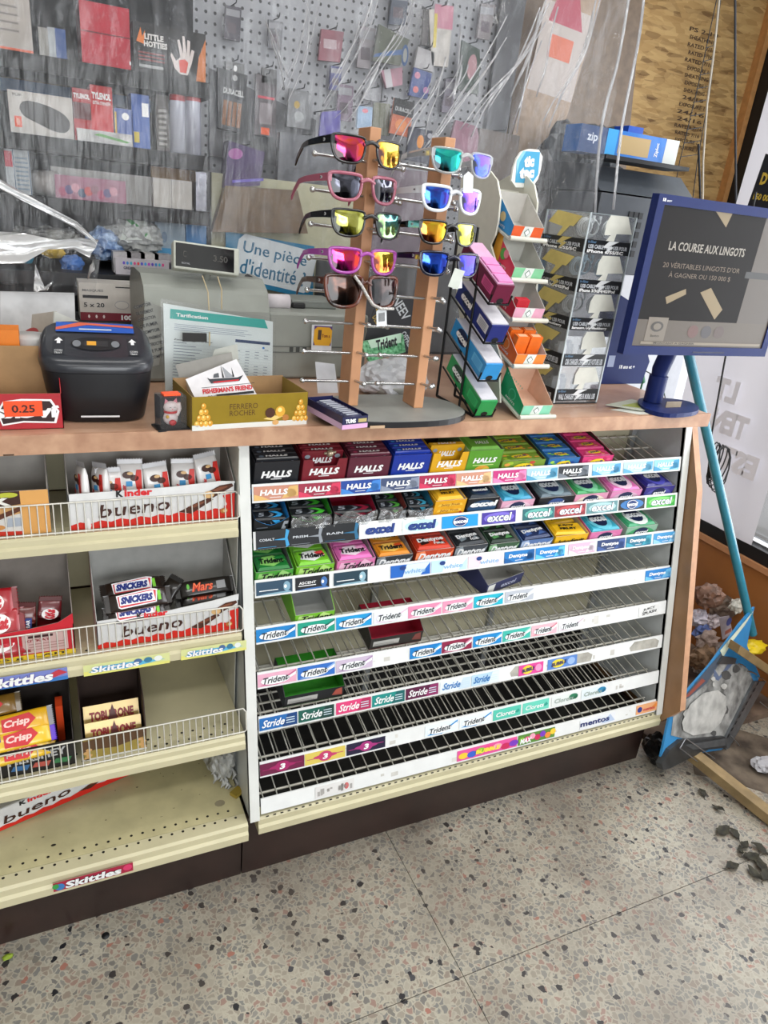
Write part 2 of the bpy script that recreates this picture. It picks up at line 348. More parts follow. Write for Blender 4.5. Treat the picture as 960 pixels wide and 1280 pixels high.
# ------------------------------------------------------------------ counter
ct = thing('counter', 'long shop counter with a pink beech laminate top and dark brown kick board', 'counter', (0, 0, 0))
b = MB(); b.box(-1.6, 1.115, -0.022, 0.62, 0.972, 1.0, lam); b.build('worktop', ct, bevel=0.0015)
b = MB(); b.box(-1.6, 1.117, -0.03, -0.022, 0.969, 1.0008, lam_edge)
b.box(-0.4, -0.385, -0.0306, -0.03, 0.9695, 0.972, ink); b.build('front_edge', ct, bevel=0.001)
b = MB(); b.box(-1.6, -0.03, -0.107, -0.09, 0, 0.16, kick_m); b.build('kick_board', ct)
b = MB(); b.box(-0.027, 1.12, -0.107, -0.09, 0, 0.16, kick_m); b.build('kick_board', ct)
b = MB(); b.box(1.1, 1.12, -0.09, 0.5, 0, 0.16, kick_m); b.build('kick_board', ct)
b = MB(); b.box(-1.6, 1.1, 0.6, 0.62, 0, 0.97, M('#6f5b4a', 0.6)); b.build('rear_panel', ct)
b = MB(); side = [(0.02, 0.972), (-0.055, 0.81), (-0.198, 0.24), (-0.15, 0.165), (-0.092, 0.16), (-0.092, 0.0), (0.55, 0.0), (0.55, 0.972)]
f_ = Fr((1.118, 0, 0), (0, -1, 0), (0, 0, 1))
b.prism(Fr((1.133, 0, 0), (0,1,0), (0,0,1)), side, 0.019, M('#94704f', 0.45, noise=0.12, scale=14, name='end_laminate'), side=M('#bf9272', 0.5, noise=0.1)); b.build('end_panel', ct)

# ------------------------------------------------------------------ gum rack
W = 1.088
rack = thing('gum_rack', 'white eight tier sloping wire rack of gum and cough drops built into the counter', 'rack', (0.544, 0, 0.2))
RO = V((0.544, 0, 0.2))
ZT = [.8842, .7948, .7012, .6077, .5146, .4213, .3220, .2402]
def rb(bm, name, parent=None):
    bm.v = [tuple(V(p)-RO) for p in bm.v]; return bm.build(name, parent or rack)
inner = M('#c2c6c8', 0.4, noise=0.12, scale=9, name='grey_side_panel', coat=0.2)
for x0, x1, nm in ((-0.024, -0.004, 0), (W+.003, W+.023, 1)):
    b = MB(); f0 = Fr((x1, 0, 0), (0,1,0), (0,0,1))
    b.prism(f0, [(ry(.20)-.004, .20), (0.17, .20), (0.17, .955), (ry(.955)-.004, .955)], x1-x0, inner, side=white_met); rb(b, 'side_panel')
    b = MB(); y0 = ry(.195)-.007; y1 = ry(.962)-.007
    b.prism(f0, [(y0, .195), (y0+.012, .195), (y1+.012, .962), (y1, .962)], x1-x0, white_met); rb(b, 'front_post')
b = MB(); b.box(-.004, W+.003, 0.166, 0.17, .33, .955, beige_panel); rb(b, 'back_panel')
b = MB(); b.box(-.004, W+.003, 0.166, 0.17, .10, .328, M('#1d1b1a', 0.6)); rb(b, 'back_panel')
b = MB(); b.box(-.004, W+.003, -.10, 0.166, .165, .17, M('#1d1b1a', 0.6, noise=0.3)); rb(b, 'floor_pan')
for xx in (.02, .36, .72, W-.012):
    b = MB(); b.box(xx-.008, xx+.008, .155, .165, .18, .95, M('#a3a6a8', 0.35, 0.5)); rb(b, 'upright')
wire_count = 36
T = 0.2
sdir = V((0, 1, T)).normalized(); sup = V((0, -T, 1)).normalized()
def shelf_pt(i, x, d, h=0): z = ZT[i]-.026; return V((x, ry(z)+.006, z)) + sdir*d + sup*h
for i, z in enumerate(ZT):
    z0 = z-.026; y0 = ry(z0)+.004; L_ = (0.155-y0)/sdir.y
    b = MB(); b.tube([V((0,0,0)), sdir*L_], .0015, wire_m, n=5); b.v = [tuple(p) for p in b.v]
    me = None
    for k in range(wire_count):
        x = .012 + k*(W-.024)/(wire_count-1); p_ = V((x, y0, z0))-RO
        if me is None: o = b.build('wire', rack, loc=p_); me = o
        else:
            o = me.copy(); C.objects.link(o); o.location = p_
    for d in (.035, L_*.62, L_-.002):
        b = MB(); q = V((0, y0, z0)) + sdir*d - sup*.0035; b.tube([q+V((.001,0,0)), q+V((W-.001,0,0))], .0027, wire_m, n=6); rb(b, 'cross_rod')

# label strips with their price tags
def sfr(i, x0, x1, lo=.001, hi=.0335):
    """frame on the face of strip i between two x"""
    up = V((0, SL, 1)).normalized(); o = V((x0, ry(ZT[i]-.0355)-.0042, ZT[i]-.0355)) + up*lo
    return Fr(o, (1,0,0), up, x1-x0, hi-lo)
TAGS = {
 0: [(316,372,'#c98a72','HALLS','f','#e0b36a'),(372,425,'#9c2440','HALLS','f','#d8345a'),(425,475,'#16449a','HALLS','f','#3d86d8'),(475,523,'#3f4d72','HALLS','f','#8a93a8'),(523,569,'#a81f48','HALLS','f','#d0305a'),(569,613,'#d0947c','HALLS','f','#e8c08a'),(615,657,'#c82f7c','HALLS','f','#ee86b8'),(657,696,'#a9cfe2','HALLS','f','#4f9cc0'),(697,735,'#23262c','HALLS','f','#6f7680'),(739,775,'#a4d4ea','HALLS','f','#4a9ecc'),(778,815,'#b8dcec','HALLS','f','#5aa8cc'),(816,848,'#8fcbe4','HALLS','f','#3e98c4')],
 1: [(448,499,'#e9eaf0','excel','k','#dfe4ee'),(502,550,'#dfeeee','excel','k','#bfe6ea'),(551,597,'#1798dc','excel','r','#1798dc'),(601,644,'#44339a','excel','w','#7a6ad0'),(652,692,'#27696f','excel','w','#63b3a8'),(692,731,'#8a2530','excel','w','#c24a50'),(732,771,'#5f8d92','excel','w','#a5c9cc'),(772,805,'#17181d','excel','r','#2a6fb0'),(807,843,'#36a83e','excel','w','#7ad06a')],
 2: [(319,365,'#27455c','','d','#7fa4b8'),(368,411,'#14161c','ASCENT','d','#3f6fae'),(416,459,'#1d3a4a','','d','#8fb4c4'),(487,537,'#1c63bd','white','c','#d6e8f6'),(538,583,'#bfe0f2','white','c','#eaf4fa'),(584,628,'#efd6e2','white','c','#f6ecf2'),(629,667,'#1a78c0','Dentyne','f','#0f5a9c'),(668,705,'#1a84cc','Dentyne','f','#5fc0ea'),(709,743,'#d7b4cc','Dentyne','f','#eadbe6'),(745,780,'#233a6c','Dentyne','f','#3c5a9a'),(781,813,'#14708e','Dentyne','f','#3aa0b8'),(815,846,'#3f95cc','Dentyne','f','#8ec8ea')],
 3: [(319,369,'#0f7ec4','Trident','t','#1060a0'),(371,418,'#0f9a80','Trident','t','#0c6a5c'),(419,464,'#1597d4','Trident','t','#0c6cae'),(466,509,'#e6e4ee','Trident','t','#e0c8d8'),(509,551,'#e28bae','Trident','t','#f0c4d6'),(552,590,'#e696b4','Trident','t','#f2ccd8'),(591,628,'#1fb4cc','Trident','t','#108aa8'),(630,666,'#b9bec8','Trident','t','#dadde2'),(805,838,'#1f7cc4','Dentyne','f','#6ab8e6')],
 4: [(321,370,'#e3a9c0','Trident','t','#c86a92'),(371,418,'#2e6cc0','Trident','t','#8fb0e2'),(419,465,'#c9b8ce','Trident','t','#a88ab0'),(511,551,'#117cc6','Trident','t','#3aa8e0'),(551,589,'#8c1d42','Trident','t','#d28aa4'),(590,626,'#1787cc','Trident','t','#4ab4e4'),(627,662,'#3fb7a8','Trident','t','#9adcd0'),(663,695,'#eeb8c4','Trident','t','#d88a98'),(697,728,'#e9e6ea','Trident','t','#d8c4d0'),(797,822,'#e3e3e1','SPLASH','k2','#cfcfce')],
 5: [(323,371,'#1b66ae','Stride','s','#0f3f78'),(372,417,'#16584c','Stride','s','#0c3a34'),(419,463,'#dc3f78','Stride','s','#b02858'),(464,505,'#178a84','Stride','s','#0f5f60'),(506,547,'#59163f','Stride','s','#8a2a60'),(549,587,'#e4edf4','Stride','b','#c9dcea'),(588,623,'#b9d6ea','Stride','b','#dfeef6'),(647,678,'#e0499a','BUBBLE','y','#f29ac4'),(683,720,'#5a86cc','BUBBLE','y','#9ab8e8')],
 6: [(324,380,'#6a1440','3','n','#a02060'),(380,431,'#d8c25a','3','n','#c23a6a'),(432,481,'#1f1838','3','n','#a8307a'),(530,571,'#e4eef4','Trident','t','#1f8fd4'),(573,613,'#e4eef4','Trident','t','#1f8fd4'),(615,650,'#55c4ae','Clorets','w2','#2a9a8a'),(652,685,'#6ad0ba','Clorets','w2','#2a9a8a'),(688,722,'#e2e6e4','Clorets','g2','#2c7a58'),(725,757,'#dde6ea','Clorets','g2','#2f86b0')],
 7: [(393,442,'#dedcda','','x','#a8a4a0'),(570,645,'#e2559a','BUBBLE','m','#5a3a9a'),(646,692,'#5a8a3a','','m','#c83a8a'),(723,767,'#e6e8ec','mentos','n2','#b8c8e0'),(793,822,'#e8a878','','o','#c83a4a')]}
for i in range(8):
    b = MB(); up = V((0, SL, 1)).normalized(); fr = Fr(V((0, ry(ZT[i]-.0355)-.003, ZT[i]-.0355)), (1,0,0), up, W, .0355)
    b.prism(fr, [(0,0),(1,0),(1,1),(0,1)], .003, white_strip)
    for _ in range(10):     # stains and old glue
        x = random.random()*.9+.03; b.rect(fr, x, .15+random.random()*.5, x+.004+random.random()*.012, .25+random.random()*.6, random.choice([M('#c9c6c0', .7), M('#d6d3cd', .7)]), .5)
    if i == 5:
        for x0, x1 in ((.56, .60), (.69, .78), (.90, .985)): b.decal(fr, [(x0,.2),(x1,.12),(x1+.004,.6),(x1-.01,.85),(x0+.01,.9),(x0-.004,.5)], M('#a9a59c', .8, noise=.2), .5)
    st = rb(b, 'label_strip')
    for (p0_, p1_, bg, txt, sty, ac) in TAGS[i]:
        ym = [605,663,723,783,840,895,954,997][i]; ym = ym - (p0_-318)/527*[36,47,60,77,91,103,120,123][i] + 8
        xa, xb_ = rk(p0_, ym).x, rk(p1_, ym - (p1_-p0_)*.2).x
        b = MB(); fr = sfr(i, xa+.0006, xb_-.0006, .0045, .031); r_ = random.Random(xa)
        b.prism(fr, [(0,0),(1,0),(1,1),(0,1)], .0006, P(bg)); wh = P('#f2f2f2')
        if sty == 'f':
            b.decal(fr, [(.62,.05),(1,.2),(1,.95),(.8,.9)], P(ac)); b.disc(fr, .84, .42, .12, .3, P(ac), 1)
            b.decal(fr, [(0,.0),(.35,.0),(.2,.25),(0,.45)], P(ac)); b.text(fr, txt, .45, .55, .62, .42, wh, 2, .2, bold=.04)
            b.rect(fr, .35, .16, .6, .2, wh, 2)
        elif sty in 'kwr' or sty == 'k':
            dk = P('#1b2c66') if sty in 'kr' else wh
            b.disc(fr, .5, .5, .45, .45, P(ac))
            if sty == 'r': b.disc(fr, .5, .5, .22, .46, P('#12306c'), 2); b.disc(fr, .5, .5, .2, .4, wh, 2.4); b.disc(fr, .5, .5, .18, .36, P('#12306c'), 2.8); b.text(fr, txt, .5, .52, .4, .34, wh, 4, .15, bold=.04)
            else: b.text(fr, txt, .5, .52, .72, .74, dk if sty == 'k' else P('#1a2a3a'), 2, .2, bold=.07); b.text(fr, txt, .5, .53, .7, .7, P('#e8eef6') if sty == 'w' else P('#24408a'), 3, .2, bold=.03)
        elif sty == 'd':
            if txt: b.text(fr, txt, .35, .55, .5, .2, wh, 2)
            b.disc(fr, .84, .5, .1, .38, P(ac)); b.decal(fr, [(.0,.0),(1,.0),(.9,.14),(.3,.1)], P(ac)); b.rect(fr, .08, .3, .6, .36, wh, 1); b.disc(fr, .8, .5, .04, .14, wh, 2)
        elif sty == 'c':
            b.decal(fr, [(.3,0),(.75,0),(1,1),(.4,1)], P(ac)); b.disc(fr, .3, .75, .08, .18, P('#1b3c80'), 2); b.text(fr, txt, .6, .42, .55, .38, P('#8fb8dc'), 3, .2)
        elif sty in ('t',):
            b.decal(fr, [(.05,.1),(.5,.0),(1,.65),(1,1),(.75,.6)], P(ac)); b.disc(fr, .45, .42, .38, .34, P('#f1f3f4'), 2)
            b.decal(fr, [(.6,.1),(.98,.6),(.99,.85),(.7,.4)], P('#f1f3f4'), 2); b.text(fr, txt, .45, .48, .66, .5, P('#1f2630'), 3, .3, rot=3, bold=.02)
        elif sty in ('s', 'b'):
            b.decal(fr, [(.6,0),(1,0),(1,1),(.75,1)], P(ac)); b.text(fr, txt, .38, .52, .58, .62, wh if sty == 's' else P('#2f76b8'), 2, .35, bold=.02)
            for k in range(3): b.rect(fr, .7, .25+k*.2, .93, .32+k*.2, P('#cfe0ea'), 2)
        elif sty == 'y':
            b.disc(fr, .35, .5, .22, .42, P('#e8d23a')); b.text(fr, txt, .38, .5, .5, .36, P('#202060'), 2, .2, rot=6, bold=.04); b.disc(fr, .8, .5, .13, .36, P(ac), 1)
        elif sty == 'n':
            b.disc(fr, .5, .5, .17, .44, P(ac)); b.disc(fr, .5, .5, .3, .18, P(ac), .8); b.text(fr, '3', .5, .5, .12, .48, wh, 3, .2, bold=.05); b.rect(fr, .05, .42, .32, .47, P(ac), 1); b.rect(fr, .7, .5, .95, .56, P(ac), 1)
        elif sty in ('w2', 'g2'):
            b.text(fr, txt, .45, .5, .7, .44, wh if sty == 'w2' else P('#9aa8a0'), 2, .25, bold=.02); b.decal(fr, [(.78,.4),(.9,.7),(.96,.45),(.88,.3)], P(ac), 1)
            if sty == 'g2': b.disc(fr, .8, .6, .17, .3, P(ac), 1)
        elif sty == 'k2':
            b.text(fr, 'JUICY', .5, .68, .6, .3, P('#3a3c40'), 2, .2, rot=5); b.text(fr, 'SPLASH', .52, .32, .7, .3, P('#3a3c40'), 2, .2, rot=5)
        elif sty == 'm':
            cols = ['#f0a0b8','#c8285a','#7a3ab8','#f08a3a','#f2c83a','#3a62c8','#8ac83a','#e84a8a']
            for k in range(7): b.disc(fr, .1+k*.14, .35+.3*r_.random(), .08, .3, P(cols[(k+int(xa*10)) % 8]), 1+.2*k)
            if txt: b.text(fr, txt, .5, .5, .4, .4, P('#f4e04a'), 4, .2, bold=.05)
            else: b.text(fr, 'MAX', .2, .4, .3, .5, P('#f2f2f2'), 4, .2, bold=.05)
        elif sty == 'n2':
            b.decal(fr, [(.6,.1),(1,.1),(.85,.9)], P(ac)); b.text(fr, txt, .42, .5, .82, .5, P('#20306c'), 2, 0, bold=.03)
        elif sty == 'o':
            b.disc(fr, .15, .5, .1, .3, P('#2a3a8a')); b.text(fr, 'mentos', .55, .4, .5, .3, P(ac), 2); b.decal(fr, [(.6,.3),(1,.5),(1,1),(.8,.8)], P('#e88a3a'))
        elif sty == 'x':
            for k in range(14): x = r_.random()*.9; b.rect(fr, x, r_.random()*.6+.1, x+.06, r_.random()*.3+.5, M(ac, .8), 1)
            b.disc(fr, .8, .5, .06, .3, P('#c86a6a'), 1)
        if sty == 'f' and i == 0: pass
        rb(b, 'price_tag', st)
        ob = bpy.data.objects[-1] if False else None
# ------------------------------------------------------------------ goods on the gum rack
TILT = math.atan(T)
def xr(i, px):
    base = [605,663,723,783,840,895,954,997][i]; drop = [36,47,60,77,91,103,120,123][i]
    return rk(px, base - (px-318)/527*drop).x
def tray(i, pl, pr, label, body, inn, h=.045, hb=.055, d=.1, front=None, printer=None, side=None, cut=None, gap=.01, lean=0.0, notch=None, sides_low=True):
    x0, x1 = xr(i, pl)+.001, xr(i, pr)-.001; w = x1-x0
    p = shelf_pt(i, (x0+x1)/2, gap, .0032)
    t = thing('display_box', label.replace(' printed cardboard', ''), 'box', p, (TILT, 0, lean), 'display boxes on the gum rack'); t['w'] = w
    a, c = -w/2, w/2; th = .0011; bm_, im = M(body, .45) if isinstance(body, str) else body, M(inn, .6)
    side = M(side, .45) if side else bm_
    b = MB(); b.box(a, c, 0, d, 0, th, im); b.box(a, c, d-th, d, 0, hb, im)
    for x_, s_ in ((a, 1), (c-th, 0)):
        f0 = Fr((x_+th, 0, 0), (0,1,0), (0,0,1)); k = hb if not sides_low else h
        pts = [(0,0),(d,0),(d,hb),(d*.55,k+(hb-k)*.6),(0,h)]
        b.prism(f0, pts, th, im, side=side)
        ff = Fr((x_-.0002, 0, 0), (0,1,0), (0,0,1)) if s_ else Fr((x_+th+.0002, 0, 0), (0,1,0), (0,0,1))
        b.poly([ff.p(x, y) for x, y in pts], side)
    b.build('body', t)
    b = MB(); f = FF(a, c, 0, 0, h)
    pts = [(0,0),(1,0),(1,1),(0,1)]
    if notch: pts = [(0,0),(1,0),(1,1),(.8,1),(.76,1-notch),(.24,1-notch),(.2,1),(0,1)]
    if cut: pts = [(0,0),(1,0)] + [(1-k/8, cut(1-k/8)) for k in range(9)]
    b.prism(f, pts, th, bm_, side=im)
    if front: front(b, f)
    b.build('front_panel', t)
    return t, w
def pack(t, w, y0, y1, z0, z1, name, label, cat, col, top=None, front=None, rz=0.0, group=None, x=0.0, ww=None, rx=0.0, bev=True):
    ww = ww or w-.006
    e = tag(None or MBpack(name, ww, y1-y0, z1-z0, col, top, front), label, cat, group)
    e.matrix_world = t.matrix_basis @ Matrix.Translation((x, (y0+y1)/2, z0)) @ Matrix.Rotation(rz, 4, 'Z') @ Matrix.Rotation(rx, 4, 'X')
    return e
def MBpack(name, w, d, h, col, top, front):
    b = MB(); m_ = M(col, .38, coat=.2) if isinstance(col, str) else col; r = min(w, d, h)*.12
    pts = [(-w/2,-d/2),(w/2,-d/2),(w/2,d/2),(-w/2,d/2)]
    V_ = []
    for z, s in ((0, r), (r, 0), (h-r, 0), (h, r)):
        V_ += [(-w/2+s,-d/2+s,z),(w/2-s,-d/2+s,z),(w/2-s,d/2-s,z),(-w/2+s,d/2-s,z)]
    fs = [(3,2,1,0),(12,13,14,15)]
    for k in range(3): fs += [(k*4+j, k*4+(j+1) % 4, k*4+4+(j+1) % 4, k*4+4+j) for j in range(4)]
    b.add(V_, fs, m_)
    if top: top(b, FT(-w/2+r, w/2-r, -d/2+r, d/2-r, h))
    if front: front(b, FF(-w/2+r, w/2-r, -d/2, r, h-r))
    return b.build(name)
WH, BK = P('#f4f4f4'), P('#15161a')
ORD = ['frontmost','second from the front','third from the front','fourth from the front','fifth from the front','sixth from the front','seventh from the front','eighth from the front','rearmost']
def halls(i, pl, pr, desc, col, ac, h=.064, d=.14, n=6, notch=None, tall=0, col2=None):
    def fr_(b, f):
        b.text(f, 'HALLS', .5, .58, .66, .24, WH, 2, .2, bold=.05); b.rect(f, .38, .4, .62, .425, WH)
        b.disc(f, .5, .08, .17, .2, P(ac), 1); b.disc(f, .47, .1, .07, .1, WH, 2)
        for k in range(3): b.rect(f, .1, .26-.07*k, .32, .29-.07*k, P(ac), 1); b.rect(f, .7, .26-.07*k, .92, .29-.07*k, P(ac), 1)
    t, w = tray(i, pl, pr, desc+' printed cardboard display box on the top tier of the gum rack', col, '#3a3230' if not tall else '#55504c', h, .07, d, fr_, notch=notch)
    def tp(b, f): b.text(f, 'HALLS', .5, .5, .55, .5, WH, 2, .2, bold=.05); b.disc(f, .12, .5, .06, .3, P(ac), 1)
    def ft(b, f): b.text(f, 'HALLS', .5, .72, .5, .2, WH, 2, .2, bold=.05); b.disc(f, .88, .85, .07, .07, P('#9aa2ac'), 1); b.disc(f, .12, .85, .07, .07, P('#9aa2ac'), 1)
    for k in range(n):
        y = .004+k*.0165
        if notch and k == 0: continue
        pack(t, w, y, y+.0145, .0015, h+.006, 'cough_drop_pack', ORD[k]+' cough drop pack in the '+desc+' box, top tier', 'cough drops' and 'candy', col2 or col, tp, ft, group='packs in the '+desc+' box')
halls(0, 317, 374, 'black', '#1d1f25', '#6a7684')
halls(0, 377, 433, 'dark red notched', '#7c1f2c', '#b8525c', notch=.24, n=3)
b = MB(); b.sphere((0,0,0), .008, M('#b9a890', .25, .6, noise=.3)); b.tube([(-.012,0,0),(.012,0,.002)], .003, M('#b9a890', .3, .6))
o = tag(b.build('foil_wrapper', loc=shelf_pt(0, xr(0, 414), .03, .068)), 'crumpled silver foil scrap lying in the dark red notched box', 'wrapper')
halls(0, 434, 487, 'burgundy', '#5d2436', '#a8405e')
halls(0, 489, 537, 'royal blue', '#17349a', '#4a96dc')
halls(0, 538, 584, 'yellow notched', '#e0a91c', '#f2d060', notch=.3, n=2)
# closed green carton and three fruit gum boxes
def green_front(b, f):
    b.text(f, 'HALLS', .52, .62, .66, .2, WH, 2, .2, bold=.05); b.disc(f, .5, .25, .22, .17, P('#e0a03a')); b.disc(f, .6, .2, .14, .13, P('#d8d24a'), 1.5); b.rect(f, .2, .42, .8, .45, P('#c8e08a'))
t, w = tray(0, 582, 626, 'bright green printed cardboard display box on the top tier of the gum rack', '#5a9a2c', '#7a776c', .066, .072, .13, green_front, side='#8fb070')
pack(t, w, .003, .12, .002, .069, 'cough_drop_carton', 'green inner carton lying in the bright green box', 'candy', '#6aa83a', lambda b, f: (b.rect(f, .2, .3, .9, .5, P('#2a2c28')), b.text(f, 'HALLS', .5, .15, .5, .12, WH, 2, .2)), None)
def candy_print(cols, txt='SOUR'):
    def fn(b, f):
        r = random.Random(len(cols)*7+ord(cols[0][2]))
        for k in range(16): b.disc(f, r.uniform(.08,.92), r.uniform(.12,.88), .07, .12, P(cols[k % len(cols)]), 1+.1*k, n=7)
        b.disc(f, .5, .5, .24, .3, P('#f2d22a'), 3.5); b.text(f, txt, .5, .5, .36, .28, P('#3a2a6a'), 5, .1, rot=8, bold=.04)
    return fn
for pl, pr, desc, col, cols in ((628, 683, 'green and red fruit', '#7a9a34', ['#c8483a','#a8c83a','#e8a04a','#5a8a2a']), (686, 726, 'blue and green fruit', '#2f6fae', ['#3a9ad8','#6ac84a','#2a4a9a','#a8d84a']), (729, 768, 'pink fruit', '#d83a7a', ['#f28ab0','#e8608a','#f2c84a','#c82a5a'])):
    fn = candy_print(cols)
    t, w = tray(0, pl, pr, desc+' gum display box on the top tier of the gum rack', col, '#4a3a30', .034, .045, .13, fn)
    for k in range(4): pack(t, w, .004+k*.031, .033+k*.031, .002, .032+.004*(k > 0), 'gum_pack', ORD[k]+' chewy gum pack in the '+desc+' box', 'gum', col, fn, fn, group='packs in the '+desc+' box')

def excel_top(c1, c2):
    def fn(b, f):
        b.disc(f, .5, .4, .42, .5, P(c2), 1); b.disc(f, .5, .5, .3, .42, P('#14224a'), 2); b.text(f, 'excel', .5, .5, .66, .34, P('#f6f8fb'), 4, .15, bold=.05)
        b.decal(f, [(.05,.8),(.4,.9),(.9,.85),(.6,.98),(.1,.95)], P(c1), 1.5)
    return fn
def excel_front(c1, c2, txt='excel'):
    def fn(b, f):
        b.disc(f, .5, .1, .5, .8, P(c2), 1, a0=0, a1=180); b.disc(f, .5, .55, .24, .36, P('#14224a' if c1 != '#15171d' else '#2c4a86'), 2, n=12); b.text(f, txt, .5, .56, .4, .3, WH, 4, .15, bold=.04); b.rect(f, .12, .2, .3, .25, P('#8a8e96'), 2)
    return fn
def gumbox(i, pl, pr, desc, tier, bcol, packcol, tfn, ffn, h=.036, hb=.05, d=.1, side=None, inn='#bcbbb9', n=2, lean=0, packh=None, rz=0):
    t, w = tray(i, pl, pr, desc+' gum display box on the '+tier+' tier of the gum rack', bcol, inn, h, hb, d, ffn, side=side, lean=lean)
    ph = packh or h+.004
    for k in range(n):
        L = (d-.01)/n
        pack(t, w, .004+k*L, .002+(k+1)*L, .0015, ph-.003*k, 'gum_pack', (['front ', 'rear '][k] if n > 1 else '')+'gum pack lying in the '+desc+' box on the '+tier+' tier', 'gum', packcol, tfn, None, rz=rz*(1 if k else -1), group='packs in the '+desc+' box, '+tier+' tier', ww=w-.012)
    return t, w
# second tier: five dark curved-cut sleeves
for k, (pl, pr, desc, ic, ac) in enumerate(((317,362,'bright blue lined','#2490dc','#3aa8e8'),(363,415,'bright green lined','#3aa82e','#4ac23a'),(416,470,'crimson lined','#a8183c','#8a1a34'),(472,508,'red and green lined','#8a3a34','#4a9a3a'),(509,541,'teal lined','#2a7a98','#3a9ab8'))):
    def ff(b, f, ac=ac):
        b.text(f, '5', .86, .45, .16, .7, P('#9aa0a8'), 2, .25, bold=.04); b.decal(f, [(.1,.1),(.5,.06),(.8,.4),(.5,.16)], P(ac), 1); b.rect(f, .08, .5, .4, .55, P('#5a6068'), 1)
    t, w = tray(1, pl, pr, 'black curved-cut box, '+desc, '#17191d', ic, .046, .062, .1, ff, cut=lambda x: .62+.38*abs(2*x-1)**1.5 if True else 1, sides_low=False)
    def st(b, f, ac=ac):
        b.decal(f, [(.5,.02),(.85,.1),(.97,.5),(.8,.98),(.55,.98),(.8,.55),(.7,.25)], P(ac), 1); b.decal(f, [(.4,.1),(.55,.15),(.66,.5),(.5,.9),(.58,.5)], P('#7d848c'), 1.5); b.text(f, '5', .22, .5, .2, .6, P('#9aa0a8'), 2, .2); b.rect(f, .1,.2,.5,.24, P('#50565e'), 1)
    for q in range(3 if k != 2 else 1): pack(t, w, .006+q*.03, .032+q*.03, .0015, .04, 'gum_pack', ORD[q]+' black gum envelope in the curved-cut box, '+desc, 'gum', '#1c1e22', st, st, group='envelopes in the box, '+desc, rz=.05*(q-1))
    # torn clear wrap hanging over the front
    if k in (1, 2, 3, 4):
        r_ = random.Random(k); e = MB(); n_ = 9; pts = []; fs = []
        for a in range(n_):
            for c_ in range(5): pts.append((-w/2+w*a/(n_-1)+r_.uniform(-.002,.002), -.003-.006*r_.random()-.004*(c_ < 2), .012+.034*c_/4*(.7+.5*r_.random())))
        for a in range(n_-1):
            for c_ in range(4): fs.append((a*5+c_, (a+1)*5+c_, (a+1)*5+c_+1, a*5+c_+1))
        e.add(pts, fs, clear_wr, False); o = e.build('wrap_film', t)
def juicy_t(b, f): b.text(f, 'JUICY', .5, .7, .6, .24, BK, 2, .1, bold=.05); b.text(f, 'FRUIT', .5, .36, .6, .24, BK, 2, .1, bold=.05)
def juicy_f(b, f):
    for y in (.78, .5, .22): b.decal(f, [(.1,y-.06),(.9,y-.06),(.86,y+.06),(.14,y+.06)], P('#f0c64a'), 1); b.text(f, 'Juicy Fruit', .5, y, .6, .14, P('#a85a1a'), 2, .1)
    b.disc(f, .88, .36, .04, .06, P('#c8282a'), 2)
t, w = gumbox(1, 542, 582, 'yellow', 'second', '#e8a818', '#ecb42a', juicy_t, juicy_f, h=.052, hb=.056, n=2)
def bigexcel(b, f): b.disc(f, .5, .5, .46, .4, P('#274a6e'), 1); b.text(f, 'excel', .52, .72, .84, .3, WH, 3, .2, bold=.06); b.text(f, 'excel', .6, .25, .5, .22, P('#a8b8cc'), 3, .2, bold=.04); b.decal(f, [(0,0),(1,0),(1,.12),(0,.2)], P('#3c4c5c'), 1)
gumbox(1, 583, 623, 'black and slate', 'second', '#15181e', '#1a2430', excel_top('#3a6a8a', '#24384e'), bigexcel, h=.05, hb=.054, n=2)
for i, pl, pr, desc, tier, bc, pc, c2, fc in ((1,627,669,'pale pink fronted sky blue','second','#e0a8c0','#3a9ac0','#58b8d8','#e8c4d4'),(1,674,719,'black and silver','second','#15171d','#5a6a74','#8aa0aa','#20242c'),(1,719,761,'pink fronted green','second','#dc98b4','#3a9a5a','#7ac89a','#e8d8c8'),(1,764,803,'hot pink','second','#dc8cb8','#e070b4','#f0d0e4','#d8b0c4'),
      (2,738,778,'pink fronted turquoise','third','#dc78ac','#38a8c0','#6ac8dc','#e088b4')):
    gumbox(i, pl, pr, desc, tier, bc, pc, excel_top(bc, c2), excel_front(bc, fc), h=.036, hb=.05, n=1, d=.095, inn='#c6c2be')
gumbox(1, 806, 843, 'deep purple blue', 'second', '#3a3488', '#27247a', excel_top('#6a6ac8', '#4444a8'), excel_front('#3a3488', '#5a5aa8'), h=.04, hb=.044, n=1, d=.09, side='#2a2466')
gumbox(2, 783, 822, 'green and white', 'third', '#8fb8a0', '#3a9a6a', excel_top('#e8f0e8', '#e8f0ea'), excel_front('#d8e8dc', '#4aa86a'), h=.038, hb=.042, n=1, d=.09, inn='#d2d2cc')
# third tier
def tri_top(c, ac='#f4f4f4', tx='Trident'):
    def fn(b, f): b.decal(f, [(.04,.25),(.5,.02),(.98,.5),(.6,.98),(.2,.9)], P(ac), 1); b.decal(f, [(.7,.5),(.95,.45),(.9,.9),(.6,.8)], P(c), 1.6); b.text(f, tx, .48, .5, .88, .46, BK, 3, .12, bold=.04)
    return fn
def tri_front(c, tx='Trident'):
    def fn(b, f): b.decal(f, [(.3,0),(1,0),(1,.6),(.7,1),(.5,.4)], P(c), 1); b.decal(f, [(.02,.1),(.4,.0),(.5,.8),(.1,.9)], P(c), 1); b.text(f, tx, .55, .6, .8, .5, BK, 3, .3, bold=.02)
    return fn
gumbox(2, 319, 368, 'dark green', 'third', '#4aa23a', '#1f7a34', tri_top('#1f7a34', '#8fd06a'), tri_front('#9ad07a'), n=2, d=.1, h=.034, inn='#9a9a94')
